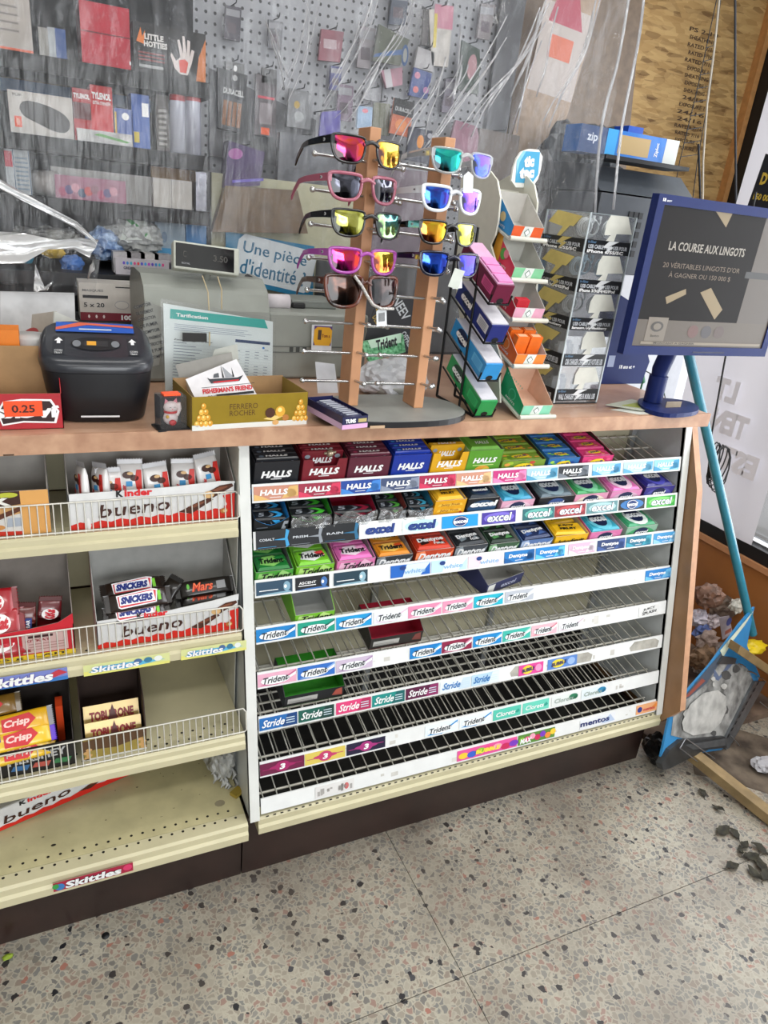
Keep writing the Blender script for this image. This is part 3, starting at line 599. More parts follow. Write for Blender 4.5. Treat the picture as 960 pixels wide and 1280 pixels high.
gumbox(2, 370, 419, 'lime green', 'third', '#7ac22e', '#7cc832', tri_top('#e8484a'), tri_front('#b4e07a'), n=2, d=.1, h=.036, inn='#b8b8b4')
gumbox(2, 421, 470, 'rose pink', 'third', '#dc78ae', '#e670b8', tri_top('#f4a8d4', '#f4e4ee'), tri_front('#f0b8d4'), n=2, d=.1, h=.038)
def den_top(c, tx='Dentyne', t2=''):
    def fn(b, f): b.decal(f, [(.1,.1),(.4,.3),(.3,.9),(.05,.7)], P(c), 1); b.decal(f, [(.6,.1),(.95,.2),(.8,.6)], P(c), 1); b.text(f, tx, .48, .6, .92, .5, WH, 3, .1, rot=6, bold=.05); (b.text(f, t2, .7, .22, .35, .2, WH, 3) if t2 else 0)
    return fn
def den_front(c):
    def fn(b, f): b.decal(f, [(0,.1),(.3,.6),(.2,1),(0,.9)], P(c), 1); b.decal(f, [(.5,0),(.9,.2),(1,.9),(.8,.5)], P(c), 1); b.text(f, 'Dentyne', .5, .55, .86, .62, P('#e8e8ea'), 3, .25, bold=.04)
    return fn
gumbox(2, 471, 517, 'black and orange', 'third', '#2c3036', '#e08a22', tri_top('#c84a1a', '#f0c05a'), den_front('#8a9096'), n=2, d=.095)
gumbox(2, 520, 568, 'fiery red', 'third', '#c2401c', '#cc3a20', den_top('#2a1210', t2='FIRE'), den_front('#f08a5a'), n=2, d=.1, h=.04, rz=.05)
gumbox(2, 569, 610, 'charcoal', 'third', '#3c424a', '#20242a', den_top('#7a868e', t2='ICE'), den_front('#8a949c'), n=2, d=.1, h=.04, rz=-.05)
gumbox(2, 612, 650, 'dark green black', 'third', '#3a5a40', '#1e3024', den_top('#5a9a5a'), den_front('#8ab88a'), n=2, d=.095, rz=.04)
gumbox(2, 652, 692, 'navy', 'third', '#5878ae', '#20305a', den_top('#4a6aa8'), den_front('#a8bcdc'), n=2, d=.095, inn='#2a2624', rz=-.06)
gumbox(2, 694, 736, 'golden yellow', 'third', '#e8b41c', '#f0bc1e', juicy_t, lambda b, f: b.text(f, 'JuicyFruit', .5, .5, .8, .4, BK, 3, .15, bold=.03), n=2, d=.1, inn='#cfc0a0', rz=.1)
# nearly empty boxes on the lower tiers
tray(3, 369, 420, 'empty lime green gum display box standing on the fourth tier', '#7ac22e', '#a9aaa8', .03, .06, .1, tri_front('#c4e88a'), sides_low=False)
tray(3, 608, 668, 'empty navy gum display box turned askew on the fourth tier', '#30345a', '#b4b2ac', .03, .052, .09, lambda b, f: (b.text(f, 'excel', .6, .5, .4, .4, P('#b8bcd4'), 2, .2), b.rect(f, .04, .1, .22, .9, P('#d8d8d4'), 1)), lean=.28, gap=.03, sides_low=False)
def dark_fr(ac):
    def fn(b, f): b.rect(f, .06, .25, .55, .7, P('#c4c2be'), 1); b.rect(f, .08, .3, .5, .34, P('#8a8884'), 2); b.rect(f, .08, .42, .45, .46, P('#8a8884'), 2); b.decal(f, [(.8,.3),(.98,.2),(.95,.9),(.85,.8)], P(ac), 1)
    return fn
tray(4, 468, 535, 'empty red lined clear and black gum box on the fifth tier', '#34312f', '#9c1430', .032, .056, .085, dark_fr('#8a4a44'), gap=.03, sides_low=False)
tray(5, 359, 436, 'empty green lined black gum box on the sixth tier', '#24262a', '#2f8a20', .032, .06, .085, dark_fr('#b8584a'), gap=.03, sides_low=False)
# ------------------------------------------------------------------ missing tall strip labels (second tier, left)
st1 = [o for o in rack.children if o.name.startswith('label_strip')][1]
for p0_, p1_, txt, ac in ((319, 361, 'COBALT', '#3a9ad0'), (361, 403, 'PRISM', '#8a9098'), (403, 448, 'RAIN', '#2a6a90')):
    xa, xb_ = rk(p0_, 668).x, rk(p1_, 660).x; b = MB(); fr = sfr(1, xa, xb_-.0006, .001, .037); fr.o = fr.o + fr.n*.0004
    b.prism(fr, [(0,0),(1,0),(1,1),(0,1)], .0008, P('#15181d')); b.text(fr, txt, .32, .5, .45, .13, P('#c8ccd2'), 2); b.decal(fr, [(.5,.46),(.85,.52),(.92,.46),(.85,.4)], P(ac), 2)
    b.decal(fr, [(.9,0),(1,.1),(.94,.5),(1,.9),(.9,1),(.86,.5)], P(ac), 1); b.rect(fr, .05, .08, .6, .1, P(ac), 1); rb(b, 'price_tag', st1)
# cream trim under the rack
b = MB()
def nose(b, x0, x1, zt, zb, y, mat):
    f0 = Fr((x1, 0, 0), (0,1,0), (0,0,1)); h = zt-zb
    b.prism(f0, [(y-.006, zb), (y+.03, zb), (y+.03, zt), (y+.004, zt), (y-.001, zt-.004), (y-.001, zb+h*.55), (y-.006, zb+h*.42)], x1-x0, mat)
nose(b, -.006, 1.112, .196, .158, -.147, cream); b.build('shelf_trim', ct)
b = MB()
for k in range(70): b.box(.01+k*.0156, .016+k*.0156, -.1485, -.147, .1965, .1985, blackm)
o = b.build('slot_row', ct)
# ------------------------------------------------------------------ cream shelf unit on the left
su = thing('shelf_unit', 'cream metal shelf unit with wire fences under the left end of the counter', 'shelves', (-0.7, 0, 0.16))
SO = V((-0.7, 0, 0.16))
def sb(b, name, parent=None, bevel=0):
    b.v = [tuple(V(p)-SO) for p in b.v]; return b.build(name, parent or su, bevel=bevel)
XL, XR = -1.4, -0.03
DECK = [(.822,.792),(.605,.572),(.396,.364),(.200,.160)]
decks = []
for k, (zt, zb) in enumerate(DECK):
    y = ry(zt)-.012 if k < 3 else -.157
    b = MB(); b.box(XL, XR, y+.031, .178, zt-.0012, zt, cream_dirty if k == 3 else cream); nose(b, XL, XR, zt, zb, y, cream)
    rows = ((.02,),(.02,),(.02, .042),(.024, .046))[k]
    for j, dy in enumerate(rows):
        n = 60
        for q in range(n):
            x = XR-.02-(q+.5*(j % 2))*.0212 
            if x < -.56: break
            b.disc(Fr((x, y+dy, zt), (1,0,0), (0,1,0)), 0, 0, .0028, .0028, P('#1a1816'), .6, n=8)
    if k == 3:   # dirt on the bottom deck
        r_ = random.Random(5); g = M('#6f6650', .9)
        for q in range(26): b.disc(Fr((r_.uniform(-.5,-.06), r_.uniform(-.09,.05), zt), (1,0,0), (0,1,0)), 0, 0, r_.uniform(.0008,.003), r_.uniform(.0006,.002), g, .7, n=6)
        b.disc(Fr((-.072, -.085, zt), (1,0,0), (0,1,0)), 0, 0, .011, .009, M('#8f866c', .9), .8, n=9); b.disc(Fr((-.39, -.086, zt), (1,0,0), (0,1,0)), 0, 0, .005, .003, P('#2a2620'), .9, n=7)
    decks.append(sb(b, 'shelf'))
for z0, z1 in ((.2,.36),(.4,.57),(.61,.79),(.825,.95)):
    b = MB(); b.box(XL, XR, .178, .184, z0, z1, M('#b3ac8e', .5, noise=.08, scale=6, name='cream_back')); sb(b, 'back_panel')
b = MB(); b.box(XR+.0005, XR+.0015, -.02, .18, .16, .96, M('#c6c6bc', .5, noise=.06)); sb(b, 'side_panel')
b = MB(); f0 = Fr((XR+.0045, 0, 0), (0,1,0), (0,0,1)); b.prism(f0, [(-.16,.15),(-.14,.15),(-.02,.72),(0,.95),(-.01,.95),(-.03,.70)], .006, M('#d0cfc8', .4)); 
for k in range(3):
    zt = DECK[k][0]; y = ry(zt)-.008; tl = .012
    fz = thing_part = bpy.data.objects.new('wire_fence', None); C.objects.link(fz); fz.parent = su; fz.location = V((0, y, zt+.001))-SO
    h = .052
    def lean(z): return V((0, SL*z, z))
    for nm, z in (('rail', h), ('rail', .003)):
        q = MB(); q.tube([V((XL+.01,0,0))+lean(z), V((XR-.002,0,0))+lean(z)], .0016, wire_m, n=6)
        if nm == 'rail' and z > .01: q.tube([V((XR-.002,0,0))+lean(h), V((XR+.004,.0,0))+lean(h-.008), V((XR+.004,0,0))+lean(.006), V((XR-.002,0,0))+lean(.002)], .0016, wire_m, n=6)
        q.build('rail', fz)
    q = MB(); q.tube([lean(.0), lean(h)], .0011, wire_m, n=5); w0 = None
    for j in range(46):
        x = XR-.010-j*.0119
        if w0 is None: w0 = q.build('wire', fz, loc=(x, 0, 0))
        else: o = w0.copy(); C.objects.link(o); o.location = (x, 0, 0)
# Skittles strips
def skit(zc, h, y, x0, x1, sty, deck):
    b = MB(); f = Fr((x0, y, zc-h/2), (1,0,0), (0,0,1), x1-x0, h)
    bg = {'b': '#7a86c8', 'y': '#d8dc9a', 'r': '#a82440'}[sty]; b.prism(f, [(0,0),(1,0),(1,1),(0,1)], .0006, P(bg))
    if sty == 'y':
        b.decal(f, [(0,0),(1,0),(1,.25),(0,.4)], P('#e4e07a'), 1); b.decal(f, [(.05,.3),(.5,.15),(.95,.5),(.6,.7),(.2,.75)], P('#5ab4dc'), 1.2)
        for cx, cc in ((.62,'#4a6a9a'),(.74,'#3a7a9a'),(.86,'#e8ece8')): b.disc(f, cx, .66, .05, .26, P(cc), 1.6)
        b.text(f, 'Skittles', .36, .5, .55, .62, P('#2a6ab0'), 2, .15, bold=.06); b.text(f, 'Skittles', .36, .52, .55, .6, WH, 3, .15, bold=.03)
    elif sty == 'b':
        b.decal(f, [(0,0),(1,0),(1,.3),(0,.2)], P('#3a78c0'), 1); b.decal(f, [(.82,.3),(1,.6),(.9,.95),(.8,.7)], P('#c03a4a'), 1.5); b.text(f, 'Skittles', .45, .5, .76, .84, P('#5a4aa0'), 2, .2, bold=.08); b.text(f, 'Skittles', .45, .52, .76, .8, WH, 3, .2, bold=.04)
    else:
        b.disc(f, .08, .45, .06, .4, P('#3a78b8'), 1.2); b.disc(f, .03, .6, .04, .3, P('#3a9a4a'), 1.4); b.disc(f, .93, .6, .06, .36, P('#d83a6a'), 1.2); b.text(f, 'Skittles', .5, .5, .7, .84, P('#3a1420'), 2, .15, bold=.08); b.text(f, 'Skittles', .5, .52, .7, .8, WH, 3, .15, bold=.04)
    return sb(b, 'price_tag', deck)
y2 = ry(.605)-.012-.0065
def ax_(px, py, y): return at(px, py, y).x
skit(.583, .024, y2-.0005, ax_(0,845,y2)-.03, ax_(84,835,y2), 'b', decks[1])
skit(.581, .022, y2-.0005, ax_(104,835,y2), ax_(212,815,y2), 'y', decks[1])
skit(.582, .022, y2-.0005, ax_(226,810,y2), ax_(308,800,y2), 'y', decks[1])
skit(.177, .021, -.1638, ax_(66,1105,-.163), ax_(166,1078,-.163), 'r', decks[3])

# ------------------------------------------------------------------ wrappers and cartons
def wrapper(name, L, Wd, T, col, decor, colend=None, seg=12):
    """flow-wrapped bar lying on its back: pillow body, flat zig-zag crimped ends"""
    b = MB(); m_ = M(col, .28, coat=.4, noise=.03) if isinstance(col, str) else col; m2 = M(colend, .3, coat=.3) if colend else m_
    st = [(-L/2+.010, .12), (-L/2+.014, .5), (-L/2+.024, .86), (-L/2+.04, .97), (0, 1), (L/2-.04, .97), (L/2-.024, .86), (L/2-.014, .5), (L/2-.010, .12)]
    ring = []
    for k in range(seg):
        a = 2*math.pi*k/seg; c_, s_ = math.cos(a), math.sin(a); ring.append((math.copysign(abs(c_)**.45, c_)*Wd/2, math.copysign(abs(s_)**.5, s_)*T/2))
    pts = []
    for x, s_ in st:
        ws = 1 if s_ > .8 else .97
        pts += [(x, yy*ws, T/2+zz*s_) for yy, zz in ring]
    fs = [(i*seg+k, (i+1)*seg+k, (i+1)*seg+(k+1) % seg, i*seg+(k+1) % seg) for i in range(len(st)-1) for k in range(seg)]
    b.add(pts, fs, m_, True)
    for sgn in (-1, 1):
        n = 9; x0 = sgn*(L/2-.011); pp = [(x0, -Wd*.485, T/2)]
        for k in range(n*2+1): pp.append((sgn*(L/2-.0025*(k % 2)), -Wd*.485+Wd*.97*k/(n*2), T/2+.0004*((-1)**k)))
        pp.append((x0, Wd*.485, T/2)); b.poly(pp if sgn > 0 else pp[::-1], m2)
    if decor: decor(b, Fr((-L/2+.02, -Wd/2*.86, T+.0002), (1,0,0), (0,1,0), L-.04, Wd*.86), Fr((-L/2+.02, -Wd/2-.0002, T*.2), (1,0,0), (0,0,1), L-.04, T*.6))
    return b.build(name)
def place(o, p, x=(1,0,0), up=(0,0,1), roll=0):
    x = V(x).normalized(); up = V(up); y = up.cross(x).normalized(); z = x.cross(y).normalized()
    m = Matrix((x, y, z)).transposed().to_4x4(); m.translation = V(p); o.matrix_world = m; return o
def dbox(label, x0, x1, y, z, h, hb, d, col, inn, front, side=None, rot=0, name='display_box', hl=None, group=None, hside=None):
    cx = (x0+x1)/2; w = x1-x0; t = thing(name, label, 'box', (cx, y, z+.0008), (0, 0, rot), group); a, c = -w/2, w/2; th = .0014
    bm_ = M(col, .45) if isinstance(col, str) else col; im = M(inn, .65) if isinstance(inn, str) else inn; side = M(side, .5) if side else bm_; hs = hside or h
    b = MB(); b.box(a, c, 0, d, 0, th, im); b.box(a, c, d-th, d, 0, hb, im)
    pts = [(0,0),(d,0),(d,hb),(d*.45,hs+(hb-hs)*.35),(d*.12,hs),(0,h)]
    for x_ in (a, c-th):
        b.prism(Fr((x_+th, 0, 0), (0,1,0), (0,0,1)), pts, th, im)
        xx = a-.0003 if x_ == a else c+.0003
        b.poly([(xx, p_[0], p_[1]) for p_ in pts], side)
    b.build('body', t)
    b = MB(); f = FF(a, c, 0, 0, h); hl = hl or [(0,1),(1,1)]
    b.prism(f, [(0,0),(1,0)]+[(x_, y_) for x_, y_ in reversed(hl)], th, bm_, side=im)
    if front: front(b, f)
    b.build('front_panel', t); return t
def choc(b, f, pts, l=1):   # chocolate bar drawing
    b.decal(f, pts, P('#4a2416'), l); cx = sum(p_[0] for p_ in pts)/len(pts); cy = sum(p_[1] for p_ in pts)/len(pts)
    b.decal(f, [(cx+(x-cx)*.55, cy+.03+(y-cy)*.4) for x, y in pts], P('#7a4630'), l+1)
def bueno_front(b, f):
    rd = '#cf2417'; n = 16; p_ = [(0, 0), (1, 0), (1, .34), (.93, .36)]
    for k in range(n+1): p_.append((.93-.93*k/n, .12+.07*(k % 2)+.12*(1-k/n)))
    b.decal(f, p_, P(rd), 1); b.decal(f, [(.9,.1),(1,.1),(1,.72),(.92,.66),(.95,.4)], P(rd), 1.5)
    b.text(f, 'K', .29, .915, .042, .19, BK, 3, bold=.05); b.text(f, 'inder', .4, .915, .165, .19, P('#d8232a'), 3, bold=.04)
    b.text(f, 'bueno', .38, .5, .42, .36, P('#3e1c12'), 3, .25, rot=3, bold=.01)
    choc(b, f, [(.64,.28),(.72,.2),(.86,.56),(.84,.64),(.76,.52)], 2); choc(b, f, [(.8,.74),(.86,.62),(.99,.92),(.98,1),(.9,.96)], 2.5); b.disc(f, .83, .72, .035, .1, P('#d8b07a'), 4.5)
    b.disc(f, .93, .22, .025, .08, P('#b8783c'), 3); b.disc(f, .935, .22, .014, .045, P('#e8c890'), 4)
def bueno_bar_decor(b, t_, s_):
    b.decal(t_, [(0,0),(1,0),(1,.22),(.8,.3),(.5,.2),(.25,.3),(0,.2)], P('#cf2417'), 1); b.rect(t_, .68, .42, .78, .7, P('#3f97d0'), 1)
    b.disc(t_, .9, .6, .07, .25, P('#3e1c12'), 1); b.disc(t_, .84, .32, .06, .2, P('#4a2416'), 1); b.disc(t_, .93, .5, .03, .14, P('#d8b07a'), 2); b.text(t_, 'bueno', .34, .62, .5, .46, P('#3e1c12'), 2, .2, bold=.02); b.text(t_, 'kinder', .62, .8, .18, .2, P('#d8232a'), 2, bold=.03)
silver_end = '#c9c9cc'
# box 1
yb = ry(.822)+.006
x0, x1 = ax_(88, 660, yb), ax_(293, 641, yb)
dbox('white and red chocolate bar display box full of bars, top cream shelf', x0, x1, yb, .822, .068, .14, .12, '#dcdcdc', card_in, bueno_front, hside=.075, hl=[(0,.97),(.6,1.0),(.9,1.08),(1,1.05)])
for k, (px, py, lean_, rz, lab) in enumerate(((97, 598, 0, 1.35, 'seen edge on at the far left'), (122, 612, 0, 1.1, 'second from the left, turned sideways'), (138, 616, .25, .1, 'third from the left, sunk low behind another'), (163, 598, .2, .12, 'fourth from the left with a silver top crimp'), (198, 604, .25, -.12, 'fifth from the left'), (230, 604, .2, .1, 'sixth from the left, leaning against the tallest'), (262, 594, .15, -.25, 'rightmost and standing tallest'))):
    o = wrapper('chocolate_bar', .132, .044, .015, '#e4e2e0', bueno_bar_decor, silver_end)
    p_ = at(px, py, yb+.03+.006*(k % 2)); p_.z = {0:.888,1:.882,2:.874,3:.886,4:.88,5:.882,6:.894}[k]
    xdir = V((-.18*lean_+(.12 if k == 6 else .05*(-1)**k if k > 2 else 0)*-1, .22, 1)).normalized()
    fwd = V((-math.sin(rz), -math.cos(rz), .2)).normalized(); fwd = (fwd - xdir*fwd.dot(xdir)).normalized()
    place(o, p_-fwd*.014 - xdir*.02, xdir, fwd); tag(o, 'wafer bar in the top shelf box, '+lab, 'candy bar', 'wafer bars in the top shelf box')
# caramel box
def cara(b, f):
    b.rect(f, 0, .66, .84, 1, P('#3a1a10'), 1); b.rect(f, .84, 0, 1, 1, P('#dca25a'), 1); b.text(f, 'CARAMILK', .48, .78, .62, .2, P('#e4e2da'), 2, bold=.06); b.disc(f, .77, .92, .06, .06, P('#b8bc3a'), 2)
    b.decal(f, [(0,0),(.84,0),(.84,.08),(.4,.16),(0,.14)], P('#c82e1c'), 1.5); choc(b, f, [(.35,.3),(.42,.24),(.62,.42),(.58,.5)], 2); b.decal(f, [(.58,.4),(.66,.66),(.84,.7),(.84,.5),(.7,.4)], P('#c89a62'), 2); b.decal(f, [(.64,.4),(.7,.36),(.84,.56),(.84,.66)], P('#5a2e1a'), 3); b.disc(f, .61, .52, .045, .1, P('#dcb880'), 3.5); b.disc(f, .7, .2, .04, .06, P('#c88a4a'), 3); b.decal(f, [(.75,.2),(.84,.2),(.84,.4),(.76,.4)], P('#a8b0bc'), 2)
x1 = ax_(64, 660, yb); dbox('caramel chocolate display box with brown header, left end of the top shelf', x1-.26, x1, yb, .822, .078, .135, .12, '#d6d4d0', card_in, cara, hside=.085)
# second bueno box with snickers and mars
yb = ry(.605)+.006; x0, x1 = ax_(122, 804, yb), ax_(316, 785, yb)
dbox('white and red chocolate bar display box refilled with dark bars, second shelf', x0, min(x1, -.033), yb, .605, .064, .155, .13, '#d6d6d6', M('#a9a8a4', .65), bueno_front, hside=.07, hl=[(0,.9),(.5,.95),(.8,1.08),(1,1.2)])
def snick(b, t_, s_):
    for f in (t_, s_):
        b.decal(f, [(.04,.1),(.1,.0),(.88,.1),(.94,.9),(.8,1),(.02,.85)], P('#e8e4e8'), 1); b.decal(f, [(.06,.16),(.1,.08),(.86,.16),(.9,.84),(.78,.92),(.05,.78)], P('#c8323c'), 1.6); b.decal(f, [(.08,.2),(.86,.22),(.84,.86),(.08,.76)], P('#f0eef2'), 2.2); b.text(f, 'SNICKERS', .46, .5, .7, .46, P('#1c2c7a'), 3.4, .2, bold=.07)
    b.rect(t_, .92, .2, .99, .8, P('#7ac83a'), 2)
def mars(b, t_, s_):
    for f in (t_, s_): b.disc(f, .06, .6, .035, .2, P('#5aa83a'), 1); b.text(f, 'Mars', .42, .5, .5, .62, P('#c8321c'), 2, .25, bold=.04); b.text(f, 'Mars', .425, .51, .49, .58, P('#e0683a'), 3, .25, bold=.0); b.rect(f, .76, .2, .98, .75, P('#8a8a8c'), 1)
for k, (px, py, lab, dx, dz) in enumerate(((158, 756, 'bottom bar of the left stack', 0, 0), (160, 742, 'upper bar of the left stack', .004, .021), (156, 730, 'half hidden bar at the back of the left stack', 0, .03))):
    o = wrapper('chocolate_bar', .118, .034, .02, '#241712', snick, '#1a1210')
    place(o, V((x0+.07+dx, yb+(.022, .027, .06)[k], .605+(.052, .074, .078)[k])), (1, .03, .04 if k else .02), (-.02, -.75 if k < 2 else -.5, .7)); tag(o, 'nougat bar with blue lettering, '+lab, 'candy bar', 'nougat bars on the second shelf')
for k in range(2):
    o = wrapper('chocolate_bar', .115, .032, .019, '#17120f', mars, '#120f0c'); place(o, V((-.087, yb+.045+.0*k, .605+(.052, .072)[k])), (1, -.02, .05), (0, -.7, .7)); tag(o, ['black wrapped bar with red script lying mostly hidden under the upper one', 'black wrapped bar with red script on top, right half of the second shelf box'][k], 'candy bar', 'black bars on the second shelf')
o = wrapper('chocolate_bar', .09, .03, .018, '#1a1512', None, '#100d0b'); place(o, V((-.155, yb+.05, .665)), (.5, .2, .8), (-.5, -.7, .3)); tag(o, 'black wrapper end sticking up between the two stacks of bars, second shelf', 'candy bar')
# kitkat carton
def kk_front(b, f):
    b.rect(f, 0, 0, 1, .16, P('#e0c02a'), 1); b.text(f, 'WAFER 45 g  LAIT', .5, .08, .9, .1, P('#3a3020'), 2); b.rect(f, .66, .2, .955, .84, P('#c9a8a4'), 1.5); b.rect(f, .7, .7, .86, .78, P('#3a1418'), 2); b.text(f, 'KITKAT', .76, .62, .16, .08, P('#8a2028'), 3)
    for q in range(3): b.rect(f, .7, .3+.09*q, .93, .33+.09*q, P('#a8807c'), 2)
xk = ax_(94, 806, yb); dbox('red and yellow wafer display box half full of red packs, second shelf left', xk-.24, xk, yb, .605, .06, .15, .125, '#c01c2c', '#857d76', kk_front, hside=.08, hl=[(0,.85),(.7,1.0),(.9,1.1),(1,1.35)])
def kk(b, t_, s_): b.disc(t_, .68, .5, .3, .42, P('#ece8e6'), 1); b.text(t_, 'KitKat', .68, .5, .5, .5, P('#c01c2c'), 2, .1, rot=0, bold=.07)
kmat = '#a01420'
for k, (dx, dz, dy) in enumerate(((.0, .03, .018), (-.004, .058, .03), (-.012, .088, .05))):
    o = wrapper('wafer_pack', .12, .05, .018, kmat, kk, '#7a0e18'); place(o, V((ax_(0, 770, yb)-.02+dx, yb+dy, .605+dz)), (1, 0, .04), (0, -.8, .6)); tag(o, 'red wafer pack, '+['lowest', 'middle', 'topmost'][k]+' of the stack at the left edge of the second shelf', 'wafer', 'red packs on the second shelf')
o = wrapper('wafer_pack', .075, .034, .016, '#5a1812', lambda b, t_, s_: (b.rect(t_, .2, .1, .8, .5, P('#2a3a7a'), 1), b.text(t_, 'BAR', .5, .3, .4, .2, WH, 2)), '#4a1010'); place(o, V((xk-.075, yb+.04, .66)), (.1, .2, 1), (-.1, -1, .2)); tag(o, 'brown red bar standing beside the small pack in the red box', 'candy bar')
o = wrapper('wafer_pack', .075, .038, .016, '#5e1218', kk, '#4a1010'); place(o, V((xk-.038, yb+.045, .664)), (.15, .2, 1), (.1, -1, .2)); tag(o, 'small dark red wafer pack standing at the right of the red box', 'wafer')
o = wrapper('wafer_pack', .06, .03, .014, '#8a1420', None, '#6a1010'); place(o, V((xk-.108, yb+.03, .65)), (0, .2, 1), (0, -1, .2)); tag(o, 'plain red pack end beside the red wafer stack', 'wafer')
# third shelf: dark box with yellow bars, gold box
yb = ry(.396)+.006; xh = ax_(95, 958, yb)
def her(b, f): b.text(f, 'HERSHEY', .77, .62, .36, .3, P('#b8b8b8'), 2, rot=4, bold=.03); [b.decal(f, [(.6+.13*q,.2),(.7+.13*q,.16),(.72+.13*q,.36),(.62+.13*q,.38)], P(c_), 2) for q, c_ in enumerate(('#3a6a9a', '#b8564a', '#3a7a4a'))]
dbox('black chocolate display box holding yellow wrapped bars, third shelf left', xh-.26, xh, yb, .396, .055, .14, .12, '#1e1b1a', '#241c18', her, hside=.07)
def yel(b, t_, s_): b.decal(t_, [(.3,.1),(.7,.0),(.9,.5),(.8,.9),(.3,.8)], P('#c81e28'), 1); b.text(t_, 'Crisp', .56, .45, .46, .5, P('#f0c8c0'), 2, .2, bold=.04); b.rect(t_, .0, .5, .25, .9, P('#4a2a8a'), 1)
for k, (dz, dy, ex) in enumerate(((.038, .016, 0), (.058, .026, .012), (.078, .044, .02), (.1, .07, -.02))):
    o = wrapper('chocolate_bar', .13, .036, .02, ['#e0b41c', '#e6ba1e', '#dca81a', '#7a5a20'][k], yel, ['#d8a81a', '#5a2ac0', '#8a8a90', '#6a5a40'][k]); place(o, V((ax_(75, 900, yb)-.075+ex-.01*k, yb+dy, .396+dz)), (1, .05, .05), (0, -.7, .7)); tag(o, 'yellow bar with red oval, '+['lowest of the pile', 'second from the bottom with a purple crimp', 'third from the bottom with a silver end', 'darker one at the very back'][k], 'candy bar', 'yellow bars on the third shelf')
b = MB(); b.box(-.006, .006, -.015, .015, 0, .08, P('#d8481c')); o = tag(b.build('orange_carton', loc=(xh-.02, yb+.08, .4)), 'narrow orange carton standing inside the black box', 'box')
x0, x1 = ax_(103, 930, yb), ax_(183, 922, yb)
def tob(b, f):
    b.decal(f, [(0,.36),(.2,.44),(.5,.38),(1,.62),(1,1),(0,.86)], P('#5c4028'), .8)
    for q in range(4): b.disc(f, .05+.04*(q % 2), .1+.12*q, .05, .07, P('#d0a46a'), 1); b.disc(f, .95-.04*(q % 2), .14+.12*q, .05, .07, P('#d0a46a'), 1)
    b.rect(f, 0, 0, 1, .08, P('#dcdad4'), 1)
dbox('gold triangular-chocolate display box with dark inside, middle of the third shelf', x0, x1, yb, .396, .052, .15, .12, '#a08c44', '#33231c', tob, side='#6a5a34', hside=.1)
for k in range(2):
    b = MB(); L = x1-x0-.012; f0 = Fr((L/2, 0, 0), (0,1,0), (0,0,1)); b.prism(f0, [(-.018,0),(.018,0),(0,.031)], L, M('#c4a560', .3, .2, coat=.3))
    nf = V((0, -.031, .018)).normalized(); fr = Fr(V((-L/2, -.018, 0))+nf*.0002, (1,0,0), (0, .018, .031), L, .035); b.text(fr, 'TOBLERONE', .5, .42, .8, .5, P('#8a1c1c'), 1, bold=.06); b.decal(fr, [(.42,.1),(.6,.1),(.52,.95)], P('#5a2420'), 2)
    o = b.build('triangular_bar', loc=((x0+x1)/2, yb+.03+.034*k, .396+.03+.012*k)); tag(o, ['gold prism chocolate bar at the front of the gold box', 'gold prism chocolate bar behind the front one in the gold box'][k], 'candy bar', 'prism bars')
# empty chocolate carton lying on the bottom deck
yf_ = .0; a_ = at(-30, 1052, .203, 2); c_ = at(163, 968, .203, 2); u = (c_-a_); Lb = u.length
t = matthing('display_box', 'white and red chocolate box lying on the bottom deck, cut off by the frame', 'box', c_-u.normalized()*.30, u.normalized(), V((-u.y, u.x, 0)).normalized(), V((0,0,1)))
b = MB(); b.box(0, .30, 0, .09, 0, .052, M('#dadada', .5)); f = FF(0, .30, 0, 0, .052); bueno_front(b, f); b.build('carton', t)
b = MB(); b.box(0, .30, .001, .089, .0522, .0535, M('#b8b6b0', .6)); b.build('lid', t)
# bag of clear tags crumpled at the right
def crumple(name, c, sx, sy, sz, mat, seed=1, amp=.25, n=3):
    bm = bmesh.new(); bmesh.ops.create_icosphere(bm, subdivisions=n, radius=1); r_ = random.Random(seed)
    from mathutils import noise as nz
    for v in bm.verts:
        d = nz.noise(v.co*2.3+V((seed,0,0)))*amp + nz.noise(v.co*6+V((0,seed,0)))*amp*.6; v.co = v.co*(1+d); v.co = V((v.co.x*sx, v.co.y*sy, max(-.92, v.co.z)*sz))
    me = bpy.data.meshes.new(name); bm.to_mesh(me); bm.free(); me.materials.append(mat); o = bpy.data.objects.new(name, me); C.objects.link(o); o.location = c; return o
bagm = M('#9c9c98', .35, noise=.25, scale=60, bump=.8, name='grey_poly_bag')
tb = thing('plastic_bag', 'crumpled clear plastic bag of grey tags at the right end of the bottom deck', 'bag', (-.052, .01, .2))
o = crumple('bag_body', (0, 0, .05), .032, .06, .05, bagm, 3, .3, 4); o.parent = tb
for k in range(14):
    b = MB(); b.v; r_ = random.Random(k+40); x, z = r_.uniform(-.026,.024), r_.uniform(.008,.075)
    b.tube([(x, -.05+z*.3, z), (x+.004, -.062+z*.3, z-.008), (x-.003, -.068+z*.4, max(.003, z-.018))], .0045, bagm, n=5, rs=[.002,.005,.001]); b.build('bag_fold', tb)
p_ = at(296, 992, .202, 2); t_ = MB(); t_.box(-.012, .012, -.009, .009, 0, .008, M('#a8903c', .4, .3)); o = t_.build('small_gold_box', loc=p_+V((0,0,.0))); o.rotation_euler.z = .6; tag(o, 'tiny gold cardboard box in front of the grey plastic bag', 'box')
# ------------------------------------------------------------------ on the counter, left part
def atx(px, py, x): return at(px, py, x, 0)
def onz(px, py, z=1.0): return at(px, py, z, 2)
